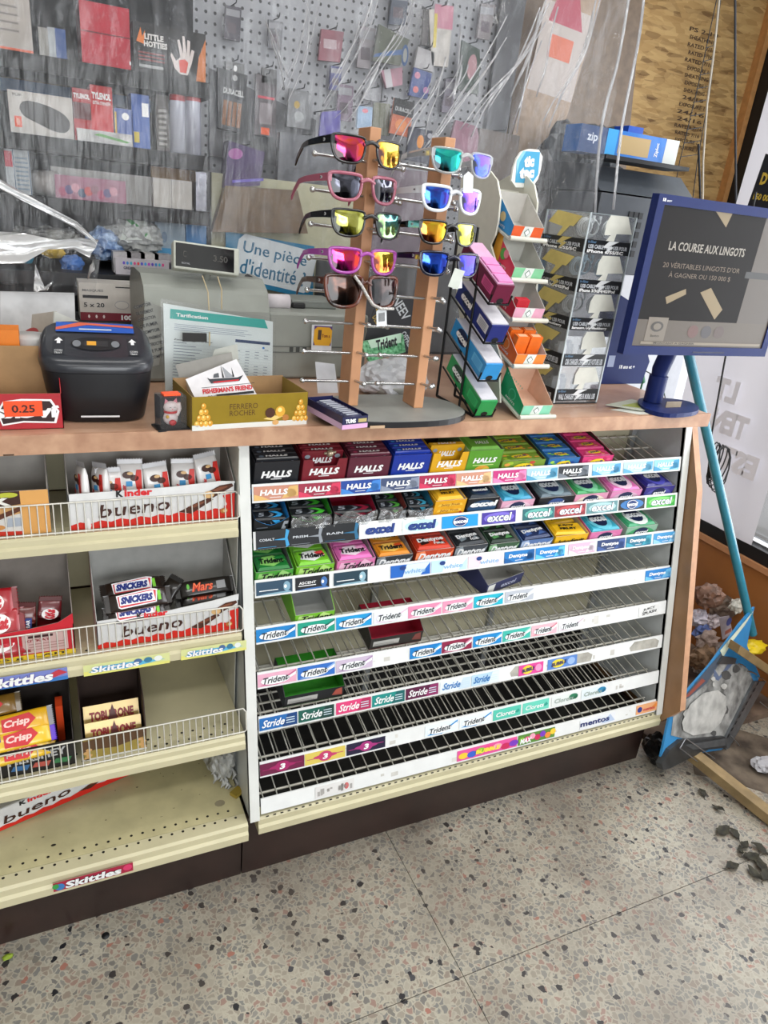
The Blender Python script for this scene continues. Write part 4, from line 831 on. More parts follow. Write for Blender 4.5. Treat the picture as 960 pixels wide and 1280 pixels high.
# red carton with an orange price sticker
xl, xr_ = at(0,535,0).x-.06, at(80,535,.0).x
t = thing('display_box', 'red cardboard box with upside down lettering and orange price sticker at the counter edge', 'box', ((xl+xr_)/2, .005, 1.0))
hw = (xr_-xl)/2; b = MB(); redc = M('#ac1a26', .45); b.box(-hw, hw, 0, .1, 0, .001, card_k); b.box(-hw, hw, .099, .1, 0, .112, card_k)
for s_ in (-1, 1): b.prism(Fr((s_*hw+(0 if s_ > 0 else .001), 0, 0), (0,1,0), (0,0,1)), [(0,0),(.1,0),(.1,.112),(.05,.1),(0,.058)], .001, card_k, side=redc)
b.poly([(hw+.0003,0,0),(hw+.0003,.1,0),(hw+.0003,.1,.112),(hw+.0003,.05,.1),(hw+.0003,0,.058)], redc); b.build('body', t)
b = MB(); f = FF(-hw, hw, 0, 0, .058); b.prism(f, [(0,0),(1,0),(1,1),(0,1)], .001, redc, side=card_k)
b.decal(f, [(.42,.12),(.62,.2),(.93,.16),(.97,.5),(.9,.84),(.62,.86),(.45,.8),(.38,.5)], WH, 1); b.decal(f, [(.43,.17),(.62,.25),(.91,.21),(.945,.5),(.885,.79),(.62,.81),(.46,.75),(.4,.5)], P('#2a0c10'), 2)
b.text(f, 'JACKS', .66, .5, .62, .34, WH, 3, rot=180, bold=.06); b.build('front_panel', t)
b = MB(); f2 = FF(-hw*.1+.0, hw*.62, -.0022, .022, .047); b.prism(f2, [(0,0),(1,0),(1,1),(0,1)], .0004, P('#f0501a')); b.text(f2, '0.25', .5, .5, .6, .5, P('#3a1008'), 1); b.build('price_sticker', t)
# orange box and printed can behind it
p = at(14, 457, .12); b = MB(); b.box(-.09, 0, 0, .05, 0, .07, M('#e07a10', .5)); f = FF(-.06, 0, 0, 0, .07); b.decal(f, [(0,.1),(.9,.0),(.2,.5)], P('#f0c030'), 1); b.text(f, 'G', .3, .6, .5, .5, WH, 2, bold=.05)
o = b.build('carton', loc=(at(27,455,.12).x, .12, 1.001)); o.scale.z = 1.9; tag(o, 'orange carton with a yellow flash behind the red box, cut by the frame', 'box')
b = MB(); pm = M('#b2b0ae', .6); b.lathe([(0,0),(.034,0),(.034,.115),(.032,.118),(0,.118)], pm, 24)
for k in range(9): b.lathe([(.0345,.03+k*.009),(.0345,.033+k*.009)], P('#7c7c80'), 24)
o = b.build('paper_can', loc=(at(38,450,.16).x, .17, 1.0)); tag(o, 'grey printed paper can behind the red box and beside the orange carton', 'can')
# bill counter / coin machine
t = thing('coin_counter', 'dark grey coin counting machine with a rounded body and amber display', 'machine', (-.248, .11, 1.0), (0, 0, -.06))
gm = M('#2b2d33', .32, noise=.08, scale=25, coat=.15, name='charcoal_plastic'); gb = M('#14151a', .42, noise=.08, name='charcoal_dark')
def sring(hx_, hd, zf, zb, e=.5, n=32, cy=0):
    out = []
    for k in range(n):
        a = 2*math.pi*k/n; x = math.copysign(abs(math.cos(a))**e, math.cos(a))*hx_; y = math.copysign(abs(math.sin(a))**e, math.sin(a))*hd+cy
        out.append((x, y, zf+(zb-zf)*((y+hd-cy)/(2*hd))))
    return out
def loft(b, rings, mat, cap=True):
    n = len(rings[0]); pts = [p_ for r_ in rings for p_ in r_]
    b.add(pts, [(i*n+k, i*n+(k+1) % n, (i+1)*n+(k+1) % n, (i+1)*n+k) for i in range(len(rings)-1) for k in range(n)], mat, True)
    if cap: b.add(rings[-1], [tuple(range(n))], mat); b.add(rings[0], [tuple(reversed(range(n)))], mat)
b = MB(); loft(b, [sring(.066,.075,0,0), sring(.074,.082,.004,.004), sring(.083,.088,.05,.05,.45), sring(.088,.09,.085,.095,.45)], gb); b.build('body', t)
b = MB(); loft(b, [sring(.089,.091,.086,.096,.45), sring(.091,.0925,.096,.108,.45), sring(.089,.088,.103,.127,.45), sring(.084,.081,.107,.136,.45, cy=.003), sring(.078,.074,.109,.139,.45, cy=.006)], gm); b.build('lid', t)
nrm = V((0, -.2, .98)).normalized(); tf = Fr(V((-.066, -.066, .1094))+nrm*.0008, (1,0,0), (0,.98,.199), .132, .142)
b = MB(); b.disc(tf, .5, .34, .3, .2, P('#101114'), .6, n=20); b.rect(tf, .36, .25, .64, .42, P('#2c2c2e'), 1.4); b.rect(tf, .39, .28, .5, .4, M('#c08a2a', .4, emit=.5), 2.2); b.disc(tf, .27, .33, .05, .1, P('#7c7f84'), 1.6); b.disc(tf, .73, .33, .05, .1, P('#7c7f84'), 1.6); b.build('display_panel', t)
for cx in (.06, .94):
    b = MB(); b.rect(tf, cx-.07, .02, cx+.07, .52, P('#26292f'), .6); b.decal(tf, [(cx-.05,.4),(cx,.5),(cx+.05,.4),(cx+.02,.4),(cx+.02,.32),(cx-.02,.32),(cx-.02,.4)], WH, 1.6); b.text(tf, 'COIN', cx, .12, .09, .05, P('#d0d0d0'), 1.6); b.text(tf, 'TRAY', cx, .05, .09, .05, P('#d0d0d0'), 1.6); b.build('arrow_plate', t)
b = MB(); b.rect(tf, .02, .68, .98, .98, P('#2358b8'), 2); b.decal(tf, [(.02,.72),(.4,.9),(.98,.84),(.98,.9),(.3,.98),(.02,.8)], P('#d8654a'), 3); b.rect(tf, .3, .74, .7, .78, P('#cfd6e0'), 3); b.build('sticker', t)
b = MB(); b.box(-.03, .03, -.088, -.086, .012, .0145, P('#d8d8d8')); b.build('slot_trim', t)
# lucky cat in clear case
p = onz(216, 539); t = thing('cat_figurine', 'small white and pink beckoning cat figurine in a clear case beside the coin machine', 'figurine', (p.x, p.y+.02, 1.0), (0,0,.15))
b = MB(); b.box(-.027, .027, -.02, .02, 0, .003, blackm); b.build('base', t)
b = MB(); b.box(-.022, .022, -.017, .017, .003, .058, clear); b.box(-.022, .022, -.0005+.014, .015, .003, .056, M('#22252c', .4)); b.build('case', t)
b = MB(); pk = M('#f0e2e2', .4); b.sphere((0,0,.018), .013, pk, sc=(1,.7,1)); b.sphere((0,-.002,.037), .0115, pk, sc=(1.1,.75,.9)); b.tube([(.010,-.002,.022),(.014,-.004,.034),(.0125,-.004,.044)], .0036, pk)
for s_ in (-1, 1): b.add([(s_*.011,-.003,.043),(s_*.004,-.003,.047),(s_*.0095,-.003,.052),(s_*.008,.003,.044)], [(0,1,2),(0,2,3),(1,3,2)], M('#e08a9a', .5))
f = FF(-.011, .011, -.0108, .03, .045); b.decal(f, [(.2,.5),(.35,.62),(.45,.48),(.35,.55)], BK, 1); b.decal(f, [(.55,.48),(.68,.62),(.8,.5),(.67,.55)], BK, 1); b.disc(f, .5, .35, .05, .05, P('#e05a6a'), 1)
b.lathe([(.0105,.027),(.0112,.029),(.0105,.031)], P('#c8202a'), 14); b.sphere((0,-.011,.012), .005, P('#c8202a'), sc=(1.3,.5,1)); b.sphere((-.008,-.009,.022), .003, P('#e0b030')); b.build('cat', t)
b = MB(); b.box(-.014, .014, -.012, .006, .0585, .0615, P('#ff5a2a')); b.build('price_sticker', t)
# gold box with the lozenge carton inside
pl_, pr_ = onz(240, 539), onz(383, 530)
t = thing('display_box', 'gold chocolate box with a white base strip in front of the register', 'box', (pl_.x, pl_.y, 1.0), (0, 0, math.atan2(pr_.y-pl_.y, pr_.x-pl_.x)))
Lg = (pr_-pl_).length; gold = M('#9c8226', .32, .25, noise=.04, coat=.2, name='gold_card'); b = MB(); D_ = .12
b.box(0, Lg, 0, D_, 0, .001, card_k); b.box(0, Lg, D_-.001, D_, 0, .062, card_k)
for x_ in (0, Lg-.001): b.box(x_, x_+.001, 0, D_, 0, .06, M('#8a7434', .5))
b.build('body', t)
b = MB(); f = FF(0, Lg, 0, 0, .06); b.prism(f, [(0,0),(1,0),(1,1),(0,.98)], .001, gold, side=card_k); b.rect(f, 0, 0, 1, .16, P('#dcdcd6'), 1); b.text(f, 'FERRERO', .43, .66, .24, .16, P('#5a3c14'), 1, bold=0); b.text(f, 'ROCHER', .42, .46, .22, .16, P('#5a3c14'), 1, bold=0)
for bx in (.09, .93):
    for r_ in range(4):
        for c_ in range(4-r_): b.disc(f, bx-.05+r_*.018+c_*.036, .2+r_*.17, .021, .09, P('#d8982a' if (r_+c_) % 2 else '#e8b448'), 1+.1*c_+.4*r_, n=10); b.disc(f, bx-.055+r_*.018+c_*.036, .23+r_*.17, .008, .035, P('#f4dc8a'), 3+.1*c_, n=8)
b.disc(f, .66, .42, .045, .16, P('#4a2818'), 1.5, n=9); b.disc(f, .75, .45, .045, .17, P('#e0a838'), 1.7, n=10); b.disc(f, .745, .5, .02, .07, P('#f8e08a'), 2.5); b.disc(f, .8, .25, .03, .1, P('#b87a3a'), 1.6); b.disc(f, .71, .12, .03, .08, P('#d8a868'), 2); b.decal(f, [(.6,.24),(.7,.18),(.78,.3),(.68,.34)], P('#e8c878'), 1.3)
b.build('front_panel', t)
bx = MB(); bx.box(.05, .19, .03, .09, .002, .035, M('#c8b078', .5)); o = bx.build('small_carton'); o.matrix_world = t.matrix_basis @ Matrix.Translation((0,0,0)); o.scale = (1,1,1); tag(o, 'tan paper packet lying in the gold box', 'packet'); 
# carton flap + lozenge carton, leaning
def quad3(name, pts, th, mat, decor=None, back=None):
    """thin stiff card through four points (BL, BR, TR, TL)"""
    p0, p1, p2, p3 = [V(q) for q in pts]; u = (p1-p0).normalized(); n = u.cross(p3-p0).normalized(); v = n.cross(u)
    L2 = [((q-p0).dot(u), (q-p0).dot(v)) for q in (p0, p1, p2, p3)]; W_ = max(q[0] for q in L2); H_ = max(q[1] for q in L2)
    fr = Fr(p0, u, v, W_, H_); b = MB(); b.prism(fr, [(x/W_, y/H_) for x, y in L2], th, mat, side=back or mat)
    if decor: decor(b, fr)
    return b.build(name)
def pt(px, py, y): return at(px, py, y)
def fish(b, f):
    b.text(f, 'FISHERMAN\'S FRIEND', .5, .34, .82, .11, P('#c8202c'), 2, bold=.04); b.rect(f, .3, .2, .92, .25, BK, 2); b.rect(f, .08, .42, .96, .43, BK, 1); b.text(f, 'ORIGINAL', .3, .21, .3, .06, BK, 2)
    b.decal(f, [(.25,.5),(.72,.5),(.8,.62),(.7,.58),(.24,.6),(.2,.64)], P('#33363c'), 2); b.decal(f, [(.3,.5),(.7,.5),(.72,.53),(.28,.53)], P('#c8202c'), 3)
    b.decal(f, [(.45,.6),(.46,.9),(.48,.6)], BK, 2); b.decal(f, [(.62,.6),(.63,.82),(.65,.6)], BK, 2); b.decal(f, [(.3,.62),(.4,.62),(.4,.72),(.32,.7)], P('#55585e'), 2); b.decal(f, [(.48,.86),(.64,.6),(.5,.6)], P('#9a9ca2'), 1.5)
o = quad3('lozenge_carton', [pt(250,510,.03), pt(326,502,.02), pt(296,438,.07), pt(232,474,.075)], .03, M('#e2dfe2', .5), fish); tag(o, 'white lozenge carton with a ship drawing leaning in the gold box', 'box')
o = quad3('torn_carton', [pt(240,520,.09), pt(300,500,.09), pt(288,440,.12), pt(219,456,.11)], .002, M('#98958f', .7)); 
tag(o, 'grey inside of a torn carton flap standing behind the lozenge carton', 'cardboard')
o = quad3('torn_carton', [pt(258,470,.12), pt(300,470,.12), pt(297,430,.13), pt(268,437,.13)], .002, M('#b5b6ae', .7)); tag(o, 'pale torn top of the carton behind the lozenge carton', 'cardboard')
# stomach tablet box on the stand base
p0, p1, p2 = onz(427, 538, 1.012), onz(457, 533, 1.012), onz(384, 514, 1.012)
u = (p1-p0).normalized(); v = V((-u.y, u.x, 0)); Lt = min(.15, (p2-p0).length)
t = matthing('display_box', 'navy open box of tablet rolls lying at the front of the sunglasses stand', 'box', p0+V((0,0,.0012)), u, (p2-p0).normalized(), V((0,0,1)))
t.rotation_euler = (0, 0, math.atan2((p2-p0).y, (p2-p0).x)-math.pi/2+.0)
Wt = (p1-p0).length*.95; navy = M('#1a1c48', .4)
b = MB(); b.box(0, Wt, 0, Lt, 0, .001, navy); b.box(0, .001, 0, Lt, 0, .024, navy); b.box(Wt-.001, Wt, 0, Lt, 0, .024, navy); b.box(0, Wt, Lt-.001, Lt, 0, .026, navy); f = FL(0, 0, Lt, 0, .024); b.rect(f, 0, 0, 1, .45, P('#c8a8c8'), 1); b.build('body', t)
b = MB(); f = FF(0, Wt, 0, 0, .022); b.prism(f, [(0,0),(1,0),(1,1),(0,1)], .001, navy); b.rect(f, 0, 0, 1, .38, P('#d8a8d0'), 1); b.text(f, 'TUMS', .32, .66, .4, .34, WH, 2, bold=.05); b.rect(f, .62, .5, .95, .8, P('#b8a868'), 1); b.build('front_panel', t)
for k in range(9):
    b = MB(); b.lathe([(0,-.018),(.0075,-.018),(.0075,.018),(0,.018)], M('#3a3c58', .35), 10, o=(0,0,0), a=(1,0,0)); b.box(-.012, .012, -.003, .003, .0073, .0079, P('#b8bcc8')); o = b.build('tablet_roll'); o.matrix_world = t.matrix_basis @ Matrix.Translation((Wt/2, .012+k*(Lt-.02)/9, .0155)); o.scale = (min(1, Wt/.04),1,1); tag(o, 'silver and navy tablet roll in the navy open box, '+ORD[k], 'tablets', 'tablet rolls in the navy box')

# ------------------------------------------------------------------ cash register group
rgm = M('#8d9089', .45, noise=.04, scale=30, name='register_plastic', coat=.1); rgd = M('#777b76', .5, name='register_plastic_dark')  # second, darker grey is for the printer cover
t = thing('cash_register', 'large grey beige cash register with rounded top behind the price sheet', 'register', (.05, .45, 1.0))
R0 = V((.05, .45, 1.0))
def RB(b, name, par=None, bevel=0): b.v = [tuple(V(p_)-R0) for p_ in b.v]; return b.build(name, par or t, bevel=bevel)
xa = at(195, 420, .32).x; xb_ = at(342, 420, .32).x; xc = at(430, 440, .32).x+.06; zt = at(260, 347, .36).z; zr = at(370, 390, .34).z
b = MB(); pr = [(.30,1.001),(.58,1.001),(.58,zt-.04),(.54,zt-.006),(.48,zt),(.38,zt),(.335,zt-.02),(.315,zt-.06)]
b.prism(Fr((xb_-.012, 0, 0), (0,1,0), (0,0,1)), pr, xb_-.012-(xa-.02), rgm); RB(b, 'hood', bevel=.008)
b = MB(); b.box(xb_-.01, xc, .33, .58, 1.001, zr, rgm); RB(b, 'keyboard_housing', bevel=.006)
b = MB(); b.box(xb_-.005, xc-.005, .3285, .3295, zr-.075, zr-.073, P('#5d605c')); b.box(xb_-.005, xc-.005, .3285, .3295, zr-.088, zr-.086, P('#5d605c'))
f = FF(xb_+.04, xb_+.09, .329, zr-.086, zr-.075); [b.rect(f, x_, 0, x_+.18, 1, P('#3c3f3c'), 1) for x_ in (0, .3, .62)]; RB(b, 'drawer_seam')
pp = at(352, 385, .38); b = MB(); b.lathe([(0,-.028),(.017,-.028),(.017,.028),(0,.028)], M('#cfc8cc', .6), 20, o=(pp.x-.006, .4, zr+.012), a=(1,0,0)); RB(b, 'receipt_roll')
b = MB(); b.tube([(pp.x-.04,.40,zr-.01),(pp.x-.045,.41,zr+.03),(pp.x-.06,.42,zr+.05),(pp.x-.07,.43,zr+.055)], .012, blackm, 8); RB(b, 'roll_cover')
b = MB(); b.box(pp.x+.03, pp.x+.14, .4, .5, zr, zr+.018, rgd); b.box(pp.x+.03, pp.x+.06, .39, .41, zr+.0, zr+.012, blackm); RB(b, 'printer_cover', bevel=.003)
# customer display on a pole
dt = thing('customer_display', 'tilted customer display with dark glass and faint digits above the register', 'display', (0, 0, 0))
c0, c1, c2, c3 = pt(217,335,.335), pt(299,345,.335), pt(303,307,.35), pt(219,300,.35)
dt.location = (c0+c1)/2; u = (c1-c0).normalized(); n_ = u.cross((c3-c0)).normalized(); v_ = n_.cross(u)
m_ = Matrix((u, v_, n_)).transposed().to_4x4(); m_.translation = (c0+c1)/2; dt.matrix_world = m_
wd, hd_ = (c1-c0).length, (c3-c0).length; b = MB(); b.box(-wd/2, wd/2, 0, hd_, -.03, 0, M('#b9bbb0', .45, name='display_case')); b.build('case', dt, bevel=.003)
b = MB(); fr = Fr((-wd/2+.004, .005, .0003), (1,0,0), (0,1,0), wd-.015, hd_-.009); b.prism(fr, [(0,0),(1,0),(1,1),(0,1)], .0004, M('#0b0b0e', .12, noise=0, coat=.5)); seg = P('#3c3a36')
b.text(fr, 'C', .15, .55, .06, .28, seg, 1); b.text(fr, '3.50', .76, .52, .25, .28, seg, 1); b.text(fr, 'ROYAL', .17, .16, .14, .08, P('#8a8c90'), 1); b.build('glass', dt)
b = MB(); q = dt.matrix_world.inverted(); a0 = V(((c0.x+c1.x)/2+.005, .37, zt-.002)); a1 = (c0+c1)/2+V((.005, .012, .01)); b.tube([q @ a0, q @ a1], .008, rgm, 10); b.build('pole', dt)
# price sheet in a clear sleeve hung from the display
q4 = [pt(207,505,.20), pt(340,512,.20), pt(341,402,.22), pt(204,379,.22)]
def tar(b, f):
    b.decal(f, [(.01,.86),(.9,.86),(.86,.95),(.01,.955)], P('#14a59a'), 1); b.text(f, 'Tarification', .2, .905, .28, .035, WH, 2, bold=.03); b.text(f, 'Zone A - Agglomeration', .22, .66, .34, .02, BK, 1, bold=.02)
    r_ = random.Random(4)
    for k in range(4): b.rect(f, .05, .81-k*.018, .05+r_.uniform(.6,.85), .815-k*.018, P('#8a93a6'), 1)
    b.rect(f, .6, .69, .93, .72, P('#16325e'), 1); b.disc(f, .87, .655, .012, .012, P('#2a7ac8'), 1)
    for k in range(18):
        y = .62-k*.03
        b.rect(f, .04, y, .95, y+.002, P('#b4c0c4'), 1); b.rect(f, .05, y+.01, .05+r_.uniform(.1,.28), y+.016, P('#6a7482'), 1)
        for c_ in range(5):
            if r_.random() < .75: b.rect(f, .52+c_*.09, y+.01, .56+c_*.09, y+.016, P('#6f7a88'), 1)
    for k in range(4): b.rect(f, .06, .16-k*.035, .11, .18-k*.035, P('#2b3a3a'), 1)
t2 = thing('price_sheet', 'white price sheet with a teal header in a clear sleeve hanging before the register', 'paper', (q4[0].x, .2, 1.0)); 
o = quad3('sheet', q4, .0006, M('#dde5e4', .45, noise=.02), tar); o.parent = t2; o.location = -t2.location
o = quad3('sleeve', [pt(203,510,.196), pt(344,517,.196), pt(345,398,.216), pt(201,373,.216)], .0003, film('sleeve_film', (.9,.92,.95,1), .985, .0, .12, wr=.15, scale=8)); o.parent = t2; o.location = -t2.location
b = MB(); a0, a1 = pt(228,421,.19), pt(258,420,.19); b.box(a0.x, a1.x, .186, .19, a0.z-.008, a0.z+.008, M('#1a1512', .4)); o = b.build('clip', t2); o.location = -t2.location
b = MB(); cord = M('#b8a888', .8)
b.tube([at(253,345,.33), at(260,365,.30), at(262,400,.24), at(262,432,.19)], .0014, cord); b.tube([at(272,346,.33), at(277,362,.31), at(277,386,.21)], .0014, cord); o = b.build('cord', t2); o.location = -t2.location
# mask box, stress ball box, folded notice
def carton(name, label, cat, px0, px1, pyb, pyt, Y, dep, mat, decor=None, z=None, rz=0, group=None, sides=None):
    a, c = at(px0, pyb[0] if isinstance(pyb, tuple) else pyb, Y), at(px1, pyb[1] if isinstance(pyb, tuple) else pyb, Y)
    zb = min(a.z, c.z) if z is None else z; zt_ = at(px0, pyt, Y).z; w_, h_ = c.x-a.x, zt_-zb; b = MB(); b.box(-w_/2, w_/2, 0, dep, 0, h_, M(mat, .5) if isinstance(mat, str) else mat)
    fl = FL(-w_/2, 0, dep, 0, h_)
    if sides: b.rect(fl, 0, 0, 1, 1, P(sides), .6); b.rect(FRt(w_/2, 0, dep, 0, h_), 0, 0, 1, 1, P(sides), .6)
    if decor: decor(b, FF(-w_/2, w_/2, 0, 0, h_))
    o = b.build(name, loc=((a.x+c.x)/2, Y, zb)); o.rotation_euler.z = rz; tag(o, label, cat, group); return o
def maskd(b, f):
    b.rect(f, 0, 0, 1, .22, P('#7c1a2c'), 1); b.rect(f, .06, .6, .5, .68, P('#2a2a2e'), 1); b.text(f, '5 x 20', .25, .42, .36, .12, P('#2a2a2e'), 2); b.text(f, '100', .82, .1, .2, .14, WH, 2, bold=.05); b.disc(f, .74, .44, .13, .12, P('#a8a8aa'), 1); b.disc(f, .74, .44, .12, .1, P('#d6d2ca'), 2); b.rect(f, .64, .9, .96, .93, BK, 1); b.text(f, 'MASQUES', .24, .8, .36, .07, P('#6a6a6c'), 1)
    for q in range(3): b.disc(f, .15+.13*q, .11, .02, .05, P('#e8d8d8'), 2, n=6)
bs = thing('back_bench', 'black bench top behind the counter carrying boxes left of the register', 'bench', (-.3, .6, 0)); b = MB(); b.box(-1.2, .42, .02, .4, .96, .985, blackm); b.build('top', bs); b = MB(); b.box(-1.2, .42, .38, .4, 0, .96, darkgrey); b.build('panel', bs)
zb_ = .985
carton('mask_box', 'white box of disposable masks with a burgundy band above the coin machine', 'box', 101, 171, (400, 402), 353, .66, .08, '#cfcac2', maskd, z=None)
for ob in [o_ for o_ in bpy.data.objects if o_.name == 'mask_box']: msk = ob
b = MB(); b.box(-.2, .12, 0, .12, 0, msk.location.z-.985-.001, M('#3a3a3c', .6)); o = b.build('riser_box', loc=(msk.location.x+.02, .665, .985)); tag(o, 'dark riser box under the white mask box', 'box')
def stress(b, f):
    cs = ['#6a4ac0','#3a8ad0','#3ab0c8','#d84a8a','#e0484a','#5a5ad0','#40a0e0','#c04ac0']
    for k in range(12): b.disc(f, .15+k*.065, .72, .022, .1, P(cs[k % 8]), 1)
    b.text(f, 'GREAT FOR STRESS RELIEF', .5, .42, .72, .17, P('#2a2a4a'), 1, bold=.03); b.rect(f, .2, .15, .75, .18, P('#a8a8b8'), 1)
zs = at(145, 343, .8).z
sh4 = thing('wall_shelf', 'black low wall shelf just above the register hood', 'shelf', (-.5, .78, zs-.03)); b = MB(); b.box(-.9, .62, 0, .36, 0, .03, M('#17171a', .5)); b.build('board', sh4)
carton('stress_ball_box', 'white tray box of colourful stress balls on the low shelf', 'box', 145, 213, (343, 346), 322, .80, .1, '#c2bcc2', stress, z=zs+.0005)
for k in range(4):
    b = MB(); r_ = .02; b.box(-.022, .022, 0, .05, 0, .05, M(['#a8a4a6', '#8a8688', '#b8b4b2', '#9a9698'][k], .35, noise=.2, scale=50)); o = b.build('wrapped_ball_box', loc=(at(152+k*17, 325, .83).x, .81, zs+.004)); tag(o, 'clear wrapped grey toy packet in the white tray box, '+['leftmost', 'second from left', 'third from left', 'rightmost'][k], 'packet', 'toy packets in the tray')
b = MB(); p = at(222, 352, .6); b.box(p.x-.01, p.x+.10, .6, .66, .985, at(222,332,.6).z, M('#121214', .4)); f = FF(p.x+.0, p.x+.09, .6, at(240,348,.6).z, at(240,334,.6).z+.0)
b.text(f, 'SKULL', .5, .45, .75, .85, P('#b8b8b8'), 2, bold=.04); b.disc(f, .02, .5, .05, .4, P('#b8b8b8'), 2); o = b.build('skull_box'); tag(o, 'black box with pale lettering and skull mark behind the customer display', 'box')
q4 = [pt(176,455,.30), pt(196,455,.30), pt(207,384,.30), pt(183,372,.30)]
def notice(b, f):
    for k in range(9): b.text(f, ['COMPTOIR', 'DE PAIEMENT', 'INTERDICTION', 'DE FUMER'][k % 4], .56, .93-k*.1, .42, .05, P('#4a4c50'), 1, rot=-2)
o = quad3('notice_paper', [pt(176,462,.29), pt(199,456,.27), pt(203,384,.27), pt(181,375,.29)], .001, M('#a3a5a0', .7), notice); tag(o, 'grey notice folded against the left side of the register', 'paper')
# creased papers behind coin machine
o = quad3('paper_stack', [pt(0,430,.45), pt(95,430,.45), pt(93,366,.47), pt(0,364,.47)], .01, M('#c8cacc', .6, noise=.15, scale=20)); tag(o, 'white wrapped block of paper leaning at the left behind the coin machine', 'paper')
o = quad3('open_carton', [pt(36,455,.34), pt(66,440,.30), pt(68,389,.30), pt(40,393,.34)], .004, M('#b5aea4', .7), lambda b, f: b.disc(f, .3, .6, .2, .14, P('#b04848'), 1)); tag(o, 'grey carton flap with a small red print behind the coin machine', 'box')
o = quad3('open_carton', [pt(66,440,.30), pt(112,420,.34), pt(98,402,.36), pt(68,389,.30)], .004, M('#cfd1cb', .6)); tag(o, 'white carton top leaning against the coin machine', 'box')
# identity sign on a cream panel
b = MB(); a0 = at(264, 420, .98); a1 = at(455, 262, .98); b.box(a0.x, a1.x, .98, 1.0, .7, 1.42, M('#b5b296', .5, noise=.05, name='cream_panel')); o = b.build('cream_cabinet'); tag(o, 'cream metal cabinet behind the sunglasses carrying the blue sign', 'cabinet')
def ident(b, f):
    b.decal(f, [(.12,.1),(.88,.08),(.94,.2),(.95,.78),(.88,.9),(.12,.92),(.06,.8),(.05,.2)], P('#dfe6ea'), 1); b.text(f, 'Une pièce', .48, .66, .72, .27, P('#1b6a90'), 2, bold=0); b.text(f, 'Une pièce', .484, .665, .72, .27, P('#1b6a90'), 2.2, bold=0); b.text(f, "d'identité ?", .49, .34, .74, .29, P('#1b6a90'), 2, bold=0); b.text(f, "d'identité ?", .494, .345, .74, .29, P('#1b6a90'), 2.2, bold=0)
o = quad3('identity_sign', [pt(283,351,.96), pt(391,374,.96), pt(393,308,.96), pt(282,289,.96)], .004, M('#1a7ba6', .45), ident); tag(o, 'blue and white sign asking for a piece of identity, on the cream cabinet', 'sign')
# ------------------------------------------------------------------ sunglasses stand
st = thing('sunglasses_stand', 'two post wooden sunglasses stand with chrome pegs on an oval grey base', 'stand', (.29, .05, 1.0))
S0 = V((.29, .05, 1.0)); wood = M('#c48f68', .45, noise=.1, scale=12, name='stand_beech'); woodl = M('#b98a68', .5, noise=.1)
def SB(b, name, bevel=0, par=None): b.v = [tuple(V(p_)-S0) for p_ in b.v]; return b.build(name, par or st, bevel=bevel)
def oval(z0, z1, rx, ry2, mat, b, cx=.292, cy=.045):
    n = 40; o_ = [(cx+math.copysign(abs(math.cos(2*math.pi*k/n))**.8, math.cos(2*math.pi*k/n))*rx, cy+math.copysign(abs(math.sin(2*math.pi*k/n))**.8, math.sin(2*math.pi*k/n))*ry2) for k in range(n)]
    b.add([(x, y, z0) for x, y in o_]+[(x, y, z1) for x, y in o_], [tuple(range(n, 2*n)), tuple(reversed(range(n)))]+[(k, (k+1) % n, n+(k+1) % n, n+k) for k in range(n)], mat)
b = MB(); oval(1.0, 1.0125, .158, .098, M('#8f8f8a', .5, noise=.08, scale=20, name='grey_base_board'), b); SB(b, 'base')
b = MB(); oval(1.0003, 1.0115, .160, .100, M('#18181b', .4), b); SB(b, 'base_rim')
b = MB(); b.box(.205, .235, -.0570, -.0555, 1.002, 1.007, M('#c8a888', .6)); SB(b, 'rim_scuff')
POSTS = [(.2165, .07), (.350, .045)]
for k, (x, y) in enumerate(POSTS):
    b = MB(); b.box(x-.0105, x+.0105, y-.012, y+.042, 1.0126, 1.503, wood); SB(b, 'post', bevel=.0015)
    for j in range(8):
        z = 1.060+.0555*j
        def peg(p0, p1, head):
            b = MB(); b.tube([p0, p1], .0028, chrome, 8); d = (V(p1)-V(p0)).normalized(); h_ = V(p1); b.sphere(h_, .0052, chrome); SB(b, 'peg')
        peg((x-.0105, y-.004, z), (x-.0105-(.095 if k == 0 else .083), y-.004, z+.002), 1)
        peg((x+.0105, y-.004, z-.004), (x+(.032 if k else .062), y-.004, z-.004), 1)
        peg((x, y-.012, z+.003), (x+.004, y-.045, z+.005), 1)
